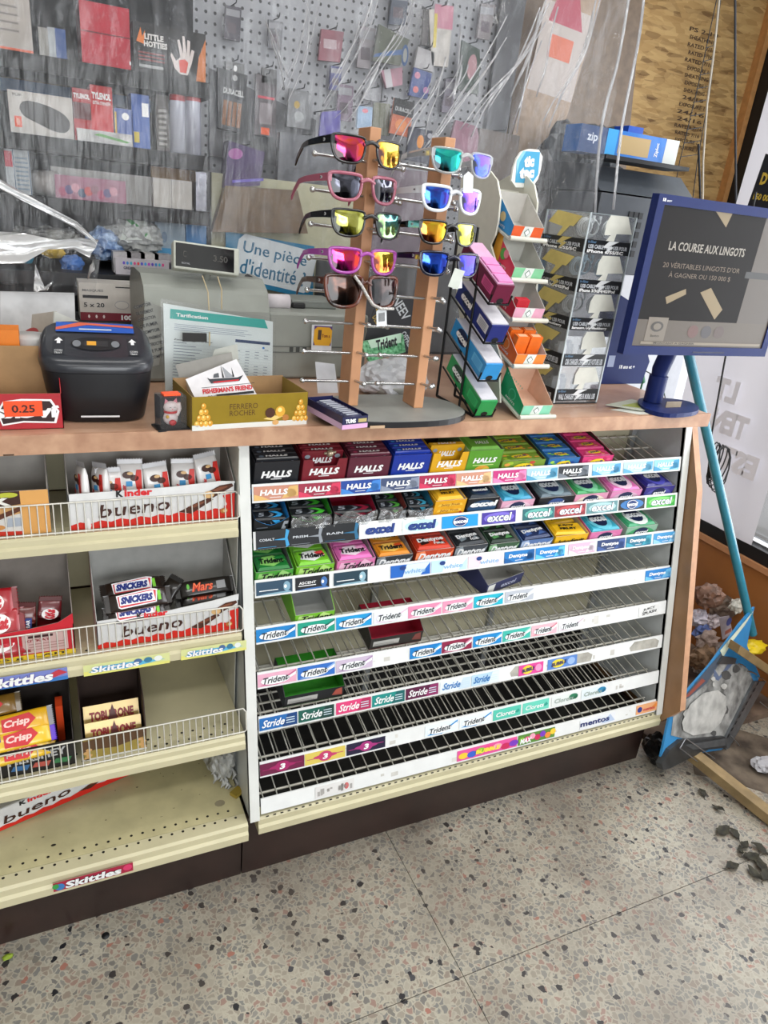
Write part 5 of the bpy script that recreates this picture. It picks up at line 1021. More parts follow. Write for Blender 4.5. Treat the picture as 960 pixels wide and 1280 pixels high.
# ------------------------------------------------------------------ sunglasses
def lensmat(name, c1, c2, c3=None, rough=.06):
    m = bpy.data.materials.new(name); m.use_nodes = True; nt = m.node_tree; b = nt.nodes['Principled BSDF']; b.inputs['Metallic'].default_value = .85; b.inputs['Roughness'].default_value = rough
    b.inputs['Coat Weight'].default_value = .6; b.inputs['Coat Roughness'].default_value = .03
    tc = nt.nodes.new('ShaderNodeTexCoord'); n = nt.nodes.new('ShaderNodeTexNoise'); n.inputs['Scale'].default_value = 45; n.inputs['Detail'].default_value = 2.5; n.inputs['Distortion'].default_value = .6
    g = nt.nodes.new('ShaderNodeTexGradient'); mp = nt.nodes.new('ShaderNodeMapping'); mp.inputs['Scale'].default_value = (1.0, 1, 1); mp.inputs['Rotation'].default_value = (0, .6, 0)
    nt.links.new(tc.outputs['Generated'], mp.inputs[0]); nt.links.new(mp.outputs[0], g.inputs[0]); nt.links.new(tc.outputs['Object'], n.inputs['Vector'])
    mm = nt.nodes.new('ShaderNodeMath'); mm.operation = 'MULTIPLY_ADD'; mm.inputs[1].default_value = .9; nt.links.new(n.outputs['Fac'], mm.inputs[0])
    m2 = nt.nodes.new('ShaderNodeMath'); m2.operation = 'MULTIPLY_ADD'; m2.inputs[1].default_value = .5; m2.inputs[2].default_value = -.22; nt.links.new(g.outputs['Fac'], m2.inputs[0]); nt.links.new(m2.outputs[0], mm.inputs[2])
    r = nt.nodes.new('ShaderNodeValToRGB'); nt.links.new(mm.outputs[0], r.inputs[0]); r.color_ramp.elements[0].position = .42; r.color_ramp.elements[1].position = .76  # dark end of the ramp paints dark reflections into the lens colour
    r.color_ramp.elements[0].color = hx(c1); r.color_ramp.elements[1].color = hx(c3 or c2); e = r.color_ramp.elements.new(.57); e.color = hx(c2)
    nt.links.new(r.outputs[0], b.inputs['Base Color']); return m
WAY = [(-.5,.36),(-.46,.47),(-.3,.5),(0,.5),(.3,.49),(.46,.45),(.5,.34),(.48,.0),(.42,-.28),(.3,-.44),(.1,-.5),(-.12,-.5),(-.32,-.42),(-.43,-.22),(-.49,.1)]
def smooth(pts, it=2):
    for _ in range(it):
        q = []
        for i in range(len(pts)):
            a, c = pts[i], pts[(i+1) % len(pts)]; q += [(a[0]*.75+c[0]*.25, a[1]*.75+c[1]*.25), (a[0]*.25+c[0]*.75, a[1]*.25+c[1]*.75)]
        pts = q
    return pts
def glasses(desc, px, py, y, W_, lh, fcol, lm1, lm2, yaw=12, roll=0, lw=.42, rim=.0022, tag_=None, gloss=.15, chain=False, flip=False):
    p = at(px, py, y); t = thing('sunglasses', desc, 'sunglasses', p, (math.radians(-4), math.radians(roll), math.radians(yaw)), 'sunglasses on the stand')
    fm = M(fcol, gloss, coat=.5, noise=0) if isinstance(fcol, str) else fcol; lens_w = W_*lw; cx = W_*.5-lens_w*.5
    out = smooth(WAY, 1)
    def surf(x, z): return .0 + 2.5*x*x + .9*z*z     # face curve of the front
    for s_ in (-1, 1):
        pts = [(s_*cx + s_*(-1)*q[0]*lens_w, q[1]*lh) for q in out]     # mirror so the nose side is lower
        b = MB(); N = len(pts); vs = [(s_*cx, surf(s_*cx, 0)-.0012, 0)]
        for ring in (.4, .75, 1.0):
            vs += [((x-s_*cx)*ring+s_*cx, surf((x-s_*cx)*ring+s_*cx, z*ring)-.0012*(1-ring**2), z*ring) for x, z in pts]
        fs = [(0, 1+k, 1+(k+1) % N) for k in range(N)]
        for r_ in range(2): fs += [(1+r_*N+k, 1+(r_+1)*N+k, 1+(r_+1)*N+(k+1) % N, 1+r_*N+(k+1) % N) for k in range(N)]
        if s_ < 0: fs = [f_[::-1] for f_ in fs]
        b.add(vs, fs, lm1 if s_ < 0 else lm2, True); b.build('lens', t)
        b = MB(); b.tube([(x, surf(x, z), z) for x, z in pts], rim, fm, 7, closed=True)
        b.build('rim', t)
        # hinge block + temple with an ear bend
        xe = s_*W_*.5; ye = surf(xe, 0); b = MB(); zt_ = lh*.30
        b.box(min(xe-s_*.006, xe+s_*.002), max(xe-s_*.006, xe+s_*.002), ye-.002, ye+.006, zt_-.006, zt_+.006, fm)
        path = [V((xe, ye+.002, zt_)), V((xe+s_*.001, ye+.03, zt_)), V((xe, ye+.07, zt_-.001)), V((xe-s_*.003, ye+.095, zt_-.004)), V((xe-s_*.007, ye+.118, zt_-.018)), V((xe-s_*.008, ye+.128, zt_-.030))]
        hs = [.0062, .0055, .0045, .004, .0038, .003]; vs = []; 
        for q, h_ in zip(path, hs): vs += [q+V((-.0013,0,-h_)), q+V((.0013,0,-h_)), q+V((.0013,0,h_)), q+V((-.0013,0,h_))]
        fs = [(i*4+k, i*4+(k+1) % 4, i*4+4+(k+1) % 4, i*4+4+k) for i in range(5) for k in range(4)]+[(0,3,2,1),(20,21,22,23)]
        b.add(vs, fs, fm); lf = Fr((xe+s_*.0015, ye+.026, zt_-.003), (0, -s_*-1, 0) if s_ > 0 else (0,-1,0), (0,0,1), .012, .006); b.disc(lf, .5, .5, .4, .4, P('#c8c8cc'), 1); b.disc(lf, .5, .5, .22, .2, P('#2a2a2c') , 2)
        b.build('temple', t)
    b = MB(); zb = lh*.22; g = cx-lens_w*.5
    b.tube([(-g-.003, surf(g,0)-.0005, zb), (-g*.5, -.0015, zb+.004), (0, -.002, zb+.005), (g*.5, -.0015, zb+.004), (g+.003, surf(g,0)-.0005, zb)], .0034, fm, 7)
    b.build('bridge', t)
    if tag_:
        b = MB(); f = Fr((tag_[0], -.006, tag_[1]), (1,0,.1), (-.1,0,1), .022, .034); b.prism(f, [(.5,1),(1,.8),(1,0),(0,0),(0,.8)], .0006, M('#d6d8da', .5))
        if tag_[2]:
            for q in range(7): b.rect(f, .2+.09*q, .25, .2+.09*q+.045, .7, BK, 1)
        b.build('price_tag', t)
    return t
frblk = '#111114'
glasses('black framed sunglasses with magenta and gold mirror lenses, top of the left post', 464, 190, .01, .142, .041, frblk, lensmat('mag_orange', '#1a0606', '#d0287a', '#d84a1a'), lensmat('gold', '#3a1206', '#e0a01c', '#e8c83a'), yaw=12)
glasses('dusty pink sunglasses with dark grey lenses, second on the left post', 459, 236, .01, .142, .041, '#a25a6c', lensmat('smoke', '#08080c', '#15151e', '#6a6a78'), lensmat('smoke2', '#08080c', '#16161e', '#7a7a86'), yaw=14, rim=.003)
glasses('black sunglasses with yellow green mirror lenses, third on the left post', 463, 281, .01, .142, .042, frblk, lensmat('olive_mirror', '#0e1004', '#a8a428', '#d8d87a'), lensmat('mint_mirror', '#142418', '#a8d08a', '#7ac8c0'), yaw=10)
glasses('bright purple sunglasses with magenta and orange lenses, fourth on the left post', 458, 327, .01, .140, .040, '#a0449c', lensmat('hot_mag', '#240414', '#e01890', '#f0402a'), lensmat('sunset', '#5a0c0c', '#e8801c', '#f0c83a'), yaw=10, rim=.0028)
glasses('large brown gradient sunglasses with a barcode tag, lowest on the left post', 457, 365, .01, .150, .054, M('#1c120e', .15, coat=.5, noise=.3, scale=30, col2='#6a2c14'), lensmat('brown_grad', '#0e0806', '#22120c', '#4a2c20', .12), lensmat('brown_grad2', '#080608', '#181212', '#3a2c2a', .12), yaw=8, lw=.45, rim=.0036, tag_=(.024, -.060, True))
b = MB(); p = at(446, 350, -.0); b.tube([at(443,345,.005), at(452,357,.0), at(458,368,-.002), at(466,381,-.002), at(477,386,-.002), at(492,386,.002)], .0028, M('#b8b4b0', .4, noise=.4, scale=300), 6); o = b.build('chain'); tag(o, 'pale knotted cord looped over the large brown sunglasses', 'cord')
glasses('clear framed sunglasses with teal and violet lenses, top of the right post', 583, 204, -.01, .136, .038, film('clear_frame', (.8,.82,.84,1), .55, .1, .1), lensmat('teal', '#06121a', '#0fa0a8', '#1ac8b0'), lensmat('violet_blue', '#040e24', '#2a4ad0', '#4a1ab0'), yaw=10, tag_=(-.006, -.048, False))
glasses('white sunglasses with blue and violet lenses, second on the right post', 569, 250, -.01, .132, .040, '#dcdfe4', lensmat('blue_violet', '#061a4a', '#1a6ae0', '#3a2a9a'), lensmat('violet', '#0a0a2c', '#5a2ac0', '#8a4ae0'), yaw=10, rim=.003)
glasses('black sunglasses with orange and yellow mirror lenses, third on the right post', 564, 292, -.01, .130, .038, '#141416', lensmat('fire', '#4a1004', '#f0901c', '#f0d02a'), lensmat('yellow_m', '#38380a', '#e0d82a', '#f0e86a'), yaw=10)
glasses('dark navy sunglasses with deep blue lenses, lowest on the right post', 566, 331, -.01, .134, .040, '#10122c', lensmat('royal', '#04103a', '#1a5ae0', '#0a2a9a'), lensmat('royal2', '#100a3a', '#2a2ac0', '#3a1a8a'), yaw=8, rim=.0026, tag_=(.0, -.042, True))
b = MB(); p = at(560, 358, -.03); f = Fr(p, (1,0,-.2), (.3,0,1), .022, .034); b.prism(f, [(0,0),(1,0),(1,1),(0,1)], .0006, M('#c8ccc4', .5)); o = b.build('paper_tag'); tag(o, 'blank paper tag hanging under the navy sunglasses', 'tag')
# things seen between the posts
def cardq(name, label, cat, pts, th, mat, dec=None, group=None):
    o = quad3(name, pts, th, mat, dec); tag(o, label, cat, group); return o
cardq('gum_pack', 'green gum pack with black lettering propped between the two wooden posts', 'gum', [pt(462,452,.14), pt(507,440,.14), pt(504,418,.145), pt(450,428,.145)], .012, M('#3a9a5a', .35, noise=.3, scale=200, col2='#8ad0a0'), lambda b, f: (b.decal(f, [(.1,.6),(.9,.5),(.95,.95),(.05,1)], P('#c8e8d0'), 1), b.text(f, 'Trident', .52, .66, .56, .5, BK, 2, .1, bold=.04)))
cardq('leaflet', 'dark card with gold and white lettering behind the gum pack', 'card', [pt(455,430,.2), pt(520,440,.2), pt(524,372,.22), pt(470,378,.22)], .003, M('#2c2c30', .5), lambda b, f: (b.text(f, 'NEEV', .62, .75, .4, .2, P('#c8ccd0'), 1, rot=-50), b.text(f, 'DES', .25, .6, .2, .12, P('#b89a4a'), 1, rot=-50), b.text(f, 'DEUX', .2, .45, .2, .12, P('#b89a4a'), 1, rot=-50), b.text(f, 'OFFRES', .8, .2, .3, .12, P('#c8ccd0'), 1, rot=-50)))
cardq('small_card', 'small white and yellow card with purple corners on the register front', 'card', [pt(389,440,.31), pt(414,441,.31), pt(415,406,.31), pt(390,406,.31)], .001, M('#dedee2', .5), lambda b, f: (b.rect(f, .06, .25, .94, .94, P('#5a3a7a'), 1), b.decal(f, [(.14,.25),(.86,.25),(.94,.4),(.94,.8),(.8,.9),(.2,.9),(.06,.8),(.06,.4)], P('#e0a41c'), 2), b.rect(f, .25, .45, .42, .8, P('#4a3424'), 3), b.text(f, 'Tom a', .65, .6, .4, .12, P('#7a1a1a'), 3)))
o = crumple('shopping_bag', at(490, 475, .20), .075, .05, .05, M('#c8c8cc', .4, noise=.1, bump=.3), 8, .25, 4); tag(o, 'crumpled white plastic bag behind the stand between the posts', 'bag')
b = MB(); p = at(490, 490, .2); b.lathe([(0,0),(.055,0),(.068,.02),(.066,.024),(.05,.02)], M('#a3a29c', .45), 24); o = b.build('grey_dish', loc=(p.x+.0, .21, 1.0)); tag(o, 'shallow grey dish under the white bag behind the stand', 'dish')
cardq('white_paper', 'white folded paper sheet beside the left post of the stand', 'paper', [pt(398,500,.2), pt(424,500,.2), pt(418,455,.22), pt(394,452,.22)], .001, M('#d0d2d8', .6))

# ------------------------------------------------------------------ excel rack
er = thing('wire_rack', 'black wire rack holding four long slanted gum boxes beside the sunglasses', 'rack', (.50, .08, 1.0)); E0 = V((.50, .08, 1.0))
a_ = math.radians(25); D = V((0, math.cos(a_), math.sin(a_))); Nn = V((0, -math.sin(a_), math.cos(a_)))
bw = M('#0e0e10', .4, .3)
def EB(pts, r=.0022, name='wire'): b = MB(); b.tube([V(p_)-E0 for p_ in pts], r, bw, 6); return b.build(name, er)
EX = [(593,521,'#1f9a50','green','#3ac070'),(599,476,'#2f94d6','sky blue','#6ac0f0'),(606,429,'#1c2a78','navy','#e8e8ee'),(612,380,'#6c1038','maroon and pink','#e05a9a')]
fronts = []
for k, (px, py, c_, nm, c2) in enumerate(EX):
    P0 = at(px, py, .0); L_, w_, h_ = .155, .040, .038; fronts.append(P0)
    t = thing('display_box', 'long slanted '+nm+' gum box, '+['lowest', 'second from the bottom', 'third from the bottom', 'topmost'][k]+' in the black wire rack', 'box', P0+Nn*.003, (a_, 0, 0), 'slanted gum boxes')
    m_ = M(c_, .35, coat=.2); b = MB(); b.box(0, w_, 0, L_, 0, h_, m_); fl = FL(0, 0, L_, 0, h_)
    # left face runs back to front: x=0 at the back
    b.disc(fl, .3, .6, .16, .42, P('#14224a' if k else '#123a24'), 1); b.text(fl, 'excel', .3, .6, .32, .42, WH, 3, .2, bold=.05); b.rect(fl, .66, .3, .94, .8, P(c2 if k != 2 else '#dcdce2'), 1)
    for q in range(4): b.rect(fl, .7, .38+q*.1, .9, .41+q*.1, P('#2a3a5a' if k == 2 else c_), 2)
    b.build('carton', t); b = MB(); b.box(.001, w_-.001, .004, L_-.002, h_, h_+.0025, M('#d6d4da', .45) if k < 3 else M('#d8a8c8', .45)); 
    if k == 3: 
        for q in range(3): b.box(.004, w_-.004, .006+.03*q, .032+.03*q, h_+.0025, h_+.006, M('#e08ac0', .35))
    b.build('inner_tray', t)
    b = MB(); ff = FF(0, w_, 0, 0, h_); b.disc(ff, .5, .12, .2, .16, P('#15161a'), 1); b.build('front_slot', t)
    for s_ in (-.003, w_+.003): EB([P0+V((s_,0,0))+Nn*.02, P0+V((s_,0,0)), P0+V((s_,0,0))+D*(L_+.01)])
    EB([P0+V((-.003,0,0))+Nn*.0-V((0,.001,0)), P0+V((w_+.003,0,0))-V((0,.001,0))]); 
for s_ in (-.003, .043):
    b0 = fronts[0]; x = b0.x+s_; EB([(x, .16, 1.003), (x, .16, 1.36)], .003, 'upright'); EB([(x, .0, 1.003), (x, .16, 1.003)], .003, 'foot'); EB([(x-.0, .06, 1.0), (x, .06, 1.30)], .0028, 'upright')

# ------------------------------------------------------------------ mint stand
ts = thing('mint_stand', 'white plastic countertop stand with curved sides and five tilted mint boxes', 'stand', (.60, .08, 1.0)); T0 = V((.60, .08, 1.0))
wp = M('#cfcdc0', .35, noise=.03, coat=.2, name='ivory_plastic')
prof = [(637,228),(641,250),(638,280),(634,298),(628,310),(634,330),(641,350),(640,368),(636,388),(630,405),(633,430),(641,455),(639,480),(640,512),(612,514),(604,470),(590,420),(582,360),(585,290),(590,225),(610,213),(628,216)]
for xx in (.556, .650):
    pr = [atx(a, c, .556) for a, c in prof]; b = MB(); b.prism(Fr((xx, 0, 0), (0,1,0), (0,0,1)), [(q.y+.042, max(1.001, q.z+.003)) for q in pr][::-1], .004, wp); b.v = [tuple(V(p_)-T0) for p_ in b.v]; b.build('side_panel', ts, bevel=.001)
a2 = math.radians(18); TT = [(650,522,'#169a66','green','#8fd8b8',0),(642,458,'#e8601c','orange','#f08a3a',1),(640,400,'#c8243c','red and pink','#e8a8c0',2),(639,350,'#e03a5a','pink with green front','#8ad0a0',3),(638,298,'#2f8fd0','blue with orange front','#e8602a',4)]
for k, (px, py, c_, nm, c2, q_) in enumerate(TT):
    P0 = atx(px, py, .563); w_, L_ = .084, .095; h_ = .034
    b = MB(); b.M = Matrix.Translation(P0-T0) @ Matrix.Rotation(a2, 4, 'X'); b.box(-.003, w_+.003, 0, L_+.02, -.004, 0, wp); b.M = Matrix.Identity(4); o_ = P0-T0; b.tube([o_+V((-.004,-.003,.001)), o_+V((w_+.004,-.003,.001))], .005, wp, 10); b.build('tray', ts)
    t = thing('display_box', 'tilted '+nm+' mint box, '+['lowest', 'second from the bottom', 'middle one', 'second from the top', 'topmost'][k]+' in the white stand', 'box', P0+V((.003,.006,.003)), (a2, 0, 0), 'mint boxes')
    m_ = M(c_, .4, coat=.15); m2 = M(c2, .4); inn = M('#c2c0ba' if k else '#cfa890', .6); w_ -= .008; hb = .06; b = MB()
    b.box(0, w_, 0, L_, 0, .001, inn); b.box(0, w_, L_-.001, L_, 0, hb, inn)
    pts = [(0,0),(L_,0),(L_,hb),(0,h_*.7)]
    for x_ in (0, w_-.001): b.prism(Fr((x_+.001, 0, 0), (0,1,0), (0,0,1)), pts, .001, inn)
    b.poly([(-.0003, q[0], q[1]) for q in pts][::-1], m_); fl = FL(-.0003, 0, L_, 0, hb)
    if k == 3: b.decal(fl, [(0,0),(.35,0),(.25,.98),(0,1)], P('#e8a83a'), 1); b.disc(fl, .45, .5, .13, .2, P('#5aa84a'), 2); b.disc(fl, .56, .56, .1, .15, P('#f08a9a'), 2.5)
    elif k == 1: b.disc(fl, .5, .38, .14, .2, P('#f0b080'), 1); b.disc(fl, .5, .38, .11, .16, P('#e8701c'), 2)
    elif k == 0: b.disc(fl, .5, .36, .15, .2, P('#5ac09a'), 1); b.disc(fl, .5, .36, .12, .17, m_, 2); [b.rect(fl, .1+.09*z, .82, .13+.09*z, .88, P('#8ad0b4'), 1) for z in range(8)]
    else: b.disc(fl, .5, .4, .12, .16, P('#f0d8a0'), 1)
    b.text(fl, 'MINTS' if k != 1 else 'ORANGE', .5, .12, .4, .08, P('#e8e8e8'), 1); b.build('body', t)
    b = MB(); f = FF(0, w_, 0, 0, h_*.7); b.prism(f, [(0,0),(1,0),(1,1),(0,1)], .001, m2, side=inn); b.decal(f, [(.3,0),(.62,0),(.66,1),(.36,1)], P('#e8ece8'), 1); b.disc(f, .48, .5, .1, .36, P('#2a5a4a'), 2, n=4); b.disc(f, .48, .5, .08, .28, WH, 3, n=4); b.build('front_panel', t)
    if k == 1:
        for z in range(2):
            for z2 in range(2):
                bb = MB(); bb.box(-.015, .015, -.008, .008, 0, .05, M('#f0742a', .25, coat=.4)); bb.rect(FT(-.013, .013, -.007, .007, .05), .1, .1, .9, .9, P('#f0b088'), 1); o = bb.build('mint_pack'); o.matrix_world = t.matrix_basis @ Matrix.Translation((.02+.034*z, .03+.03*z2, .0015)); tag(o, ['left front','left rear','right front','right rear'][z*2+z2]+' orange mint pack standing in the orange tilted box', 'mints', 'mint packs in the orange box')
    if k == 2:
        bb = MB(); bb.box(-.015, .015, -.008, .008, 0, .036, M('#c82a3a', .25, coat=.4)); o = bb.build('mint_pack'); o.matrix_world = t.matrix_basis @ Matrix.Translation((.02, .014, .0015)); tag(o, 'single red mint pack at the front of the red and pink box', 'mints')
# header sign
def ttq(b, f):
    b.decal(f, [(.14,.12),(.72,.06),(.9,.3),(.88,.9),(.3,.95),(.12,.7)], P('#3f9ec8'), 1); b.decal(f, [(.16,.3),(.12,.7),(.3,.95),(.4,.94),(.22,.66)], P('#8ac8e0'), 1.5)
    b.text(f, 'tic', .54, .66, .34, .3, WH, 3, bold=.07); b.text(f, 'tac', .5, .36, .5, .3, WH, 3, bold=.07)
t = ts; y_ = .22; q4 = [at(638,234,y_), at(670,232,y_), at(677,190,y_), at(644,186,y_)]
p0, p1, p3 = q4[0], q4[1], q4[3]; u = (p1-p0).normalized(); v = V((0, .1, 1)).normalized(); wq, hq = (q4[2]-p0).dot(u), (p3-p0).dot(v); fr = Fr(p0-T0, u, v, wq, hq); b = MB()
b.prism(fr, smooth([(0,0),(.75,-.05),(.97,.25),(1,.95),(.3,1.02),(.05,.7)], 1), .006, M('#e6e6e0', .4)); ttq(b, fr); b.build('header_sign', ts)
b = MB(); b.box(.556-T0.x, .65-T0.x, .135-T0.y+.1, .139-T0.y+.1, .0, .44, wp); b.build('back_panel', ts)

# ------------------------------------------------------------------ acrylic cable display
ad = thing('acrylic_display', 'clear acrylic tower of phone cable packs with lightning bolt stickers', 'display', (.79, .16, 1.0))
x0, x1, y0, y1, zt_ = .73, .855, .084, .235, 1.412; A0 = V((.79, .16, 1.0)); acr = film('acrylic', (.85,.88,.92,1), .93, .05, .03)
def AB(b, name, par=None): b.v = [tuple(V(p_)-A0) for p_ in b.v]; return b.build(name, par or ad)
for nm, (a0, a1, c0, c1) in {'front_sheet': (x0, x1, y0-.002, y0), 'side_sheet': (x0-.002, x0, y0, y1), 'side_sheet_right': (x1, x1+.002, y0, y1), 'back_sheet': (x0, x1, y1, y1+.002)}.items():
    b = MB(); b.box(a0, a1, c0, c1, 1.003, zt_, acr); AB(b, nm.replace('_right', ''))
edge = M('#c8d2d6', .15, coat=.6); 
b = MB()
for x_, y_ in ((x0,y0),(x1,y0),(x0,y1),(x1,y1)): b.box(x_-.0015, x_+.0015, y_-.0025, y_+.0005, 1.003, zt_, edge)
b.box(x0, x1, y0-.002, y0, zt_-.002, zt_, edge); b.box(x0-.002, x0, y0, y1, zt_-.002, zt_, edge); AB(b, 'polished_edge')
b = MB(); b.box(x0-.002, x1+.002, y0-.002, y1+.002, 1.0, 1.003, blackm); AB(b, 'base')
rows = [('USB CABLE POUR USB POUR', 'iPhone 6/5S/5C'), ('USB CABLE POUR USB POUR', 'iPhone 3/3G/4/4S/iPod'), ('USB CABLE POUR USB POUR', 'Samsung, LG, Blackberry'), ('CAR CHARGER CHARGEUR DE VOITURE USB', ''), ('WALL CHARGER CHARGEUR MURAL USB', '')]
nR = 5; hR = (zt_-1.006)/nR
for k in range(nR):
    zb = zt_-hR*(k+1)+.002; b = MB(); b.box(x0+.001, x1-.001, y0+.001, y1-.001, zb-.001, zb, acr); AB(b, 'shelf')
    for side, ww in ((0, x1-x0), (1, y1-y0)):
        f = FF(x0, x1, y0-.0022, zb, zb+.027) if side == 0 else FL(x0-.0022, y0, y1, zb, zb+.027)
        b = MB(); b.prism(f, [(0,0),(1,0),(1,1),(0,1)], .0004, P('#101115')); b.text(f, 'b-fiber', .14, .84, .18, .2, P('#5a7a9a'), 1)
        b.text(f, rows[k][0], .5, .5 if rows[k][1] else .35, .86, .3 if rows[k][1] else .5, P('#c8ccd2'), 1, bold=.03)
        if rows[k][1]: b.text(f, rows[k][1], .46, .16, .8, .26, WH, 1, bold=.04)
        b.decal(f, [(.45,0),(.62,.55),(.52,.6),(.72,1.0),(.5,.98),(.38,.5),(.5,.45)], P('#e0e2e4') if side == 0 else P('#c8b46a'), 2); AB(b, 'label_band')
        f2 = FF(x0, x1, y0-.0024, zb+.027, zb+hR) if side == 0 else FL(x0-.0024, y0, y1, zb+.027, zb+hR); b = MB()
        b.decal(f2, [(.42,.94),(.8,.96),(.96,.32),(.62,.28),(.6,.0),(.42,0),(.5,.22),(.36,.2),(.36,.66)] if side == 0 else [(.28,.96),(.86,.8),(.7,.4),(.62,.42),(.44,0),(.36,0),(.46,.36),(.1,.5)], M('#dcdcd2', .6) if side == 0 else M('#cbb76c', .6), 1); AB(b, 'bolt_sticker')
    # cable packs inside
    for c_ in range(3):
        cx, cy = (x0+.03+.035*c_), y0+.05+.02*(c_ % 2)
        if k < 3:
            b = MB(); cm = M('#d4dade', .4) if k != 1 else M('#a8c4d4', .4)
            for r_ in range(3): b.tube([(cx+(.019-.002*r_)*math.cos(q*.5236), cy-.004*r_, zb+.05+(.019-.002*r_)*math.sin(q*.5236)) for q in range(12)], .0016, cm, 5, closed=True)
            b.tube([(cx+.018, cy, zb+.05), (cx+.024, cy, zb+.062), (cx+.022, cy, zb+.07)], .0018, cm, 5); b.box(cx+.019, cx+.025, cy-.002, cy+.002, zb+.068, zb+.075, cm)
        else:
            b = MB(); cm = M(['#c8ccd0', '#2a3a6a', '#b8bcc2'][c_], .35, noise=.1); b.box(cx-.012, cx+.012, cy-.008, cy+.008, zb+.001, zb+.038, cm); b.box(cx-.008, cx+.008, cy-.004, cy+.004, zb+.038, zb+.046, cm)
        o = b.build('cable_pack' if k < 3 else 'charger_pack'); tag(o, ['left ','middle ','right '][c_]+['coiled white cable', 'coiled pale blue cable', 'coiled white cable', 'small boxed car charger', 'small boxed wall charger'][k]+' in the '+['top', 'second', 'third', 'fourth', 'bottom'][k]+' compartment of the acrylic tower', 'cable' if k < 3 else 'charger', 'packs in compartment '+['one', 'two', 'three', 'four', 'five'][k])
        bpy.context.view_layer
# silver card lining inside
b = MB(); b.box(x0+.004, x1-.004, y1-.006, y1-.004, 1.004, zt_-.01, M('#3c3e42', .4, noise=.3, scale=30)); AB(b, 'backing_card')

# ------------------------------------------------------------------ lottery monitor
mt = thing('monitor', 'navy framed lottery monitor on a navy pole at the right end of the counter', 'monitor', (1.02, .03, 1.0)); M0 = V((1.02, .03, 1.0)); nv = M('#16245a', .4, noise=.04, name='navy_plastic')
def NB(b, name, bevel=0): b.v = [tuple(V(p_)-M0) for p_ in b.v]; return b.build(name, mt, bevel=bevel)
b = MB(); fm_ = Fr((.797, -.03, 1.140), (1, 0, 0.0), (0, .0, 1), .445, .318)
def ring_frame(b, fr, t, dpt, mat):
    tx, ty = t/fr.w, t/fr.h
    for a in ([(0,0),(1,0),(1-tx,ty),(tx,ty)], [(1,0),(1,1),(1-tx,1-ty),(1-tx,ty)], [(1,1),(0,1),(tx,1-ty),(1-tx,1-ty)], [(0,1),(0,0),(tx,ty),(tx,1-ty)]): b.prism(fr, a, dpt, mat)
ring_frame(b, fm_, .019, .02, nv); NB(b, 'bezel', bevel=.002)
b = MB(); b.box(.85, 1.2, -.012, .02, 1.18, 1.42, nv); NB(b, 'back_case', bevel=.006)
nv.node_tree.nodes['Principled BSDF'].inputs['Specular IOR Level'].default_value = .2
sf = Fr((.816, -.0265, 1.159), (1,0,0), (0,0,1), .407, .28); b = MB()
scr = M('#1f1c1b', .3, noise=0, emit=.04, name='screen_glass'); scr.node_tree.nodes['Principled BSDF'].inputs['Specular IOR Level'].default_value = .12; b.prism(sf, [(0,0),(1,0),(1,1),(0,1)], .002, scr); g1 = P('#8d8578'); g2 = P('#6f6150')
def em(c, s): return M(c, .3, noise=0, emit=s)
tw = em('#8d867c', .12); tb_ = em('#6b5c4c', .12)
b.text(sf, 'LA COURSE AUX LINGOTS', .375, .735, .55, .062, tw, 1, bold=.02); b.text(sf, "20 VÉRITABLES LINGOTS D'OR", .37, .605, .56, .045, tb_, 1, bold=.0); b.text(sf, 'À GAGNER OU 150 000 $', .37, .535, .45, .048, tb_, 1, bold=.0)
gd = em('#7a6848', .12); b.decal(sf, [(.16,.37),(.29,.44),(.3,.4),(.18,.32)], gd, 1); b.decal(sf, [(.4,.42),(.47,.46),(.6,.3),(.56,.22)], gd, 1); b.decal(sf, [(.36,1),(.48,1),(.46,.9)], gd, 1)
b.rect(sf, .74, .0, 1, 1, em('#4a4038', .1), .5); b.rect(sf, .70, .55, 1, .6, em('#23201e', .1), 1); b.rect(sf, .0, 0, 1, .2, em('#4e4338', .1), 1); b.rect(sf, .08, .04, .22, .22, em('#6c6256', .12), 2); b.disc(sf, .15, .15, .045, .04, em('#3a342e', .1), 3); b.disc(sf, .15, .15, .028, .025, em('#6c6256', .1), 4); b.text(sf, 'loto', .15, .08, .06, .02, em('#3a342e', .1), 3)
for q in range(3): b.disc(sf, .42+.1*q, .12, .04, .05, em(['#5a3a34', '#3a3436', '#4a3a34'][q], .1), 2)
b.rect(sf, .06, .015, .98, .035, em('#7a6e5e', .1), 3); b.text(sf, 'MONTANT A GAGNER', .3, .025, .3, .014, em('#2a2622', .1), 4); NB(b, 'screen')
b = MB(); b.text(fm_, '18', .035, .968, .018, .02, WH, 1, bold=.05); b.text(fm_, 'ans et +', .065, .965, .028, .012, WH, 1); NB(b, 'bezel_print'); b = MB(); b.box(1.0, 1.1, -.0305, -.03, 1.146, 1.149, P('#0e1636')); NB(b, 'button_row')
pc = at(818, 500, .045); b = MB(); b.tube([(pc.x, .05, 1.012), (pc.x+.0, .05, 1.075)], .022, nv, 18); b.tube([(pc.x, .05, 1.075), (pc.x, .05, 1.09), (pc.x, .035, 1.15)], .024, nv, 18, rs=[.018,.02,.02]); NB(b, 'pole')
b = MB(); f = Fr((0,0,1.011), (1,0,0), (0,1,0)); q4 = [onz(840,521,1.006), onz(879,516,1.006), onz(862,502,1.006), onz(800,498,1.006), onz(795,506,1.006), onz(812,516,1.006)]; b.prism(f, smooth([(q.x, q.y) for q in q4], 2), .010, nv); NB(b, 'base_plate')
b = MB(); p = at(836, 514, .0); b.box(p.x-.02, p.x+.028, -.006, -.004, 1.012, 1.026, M('#8f806c', .5)); o = b.build('small_sign'); tag(o, 'small tan card standing on the navy monitor plate', 'card')
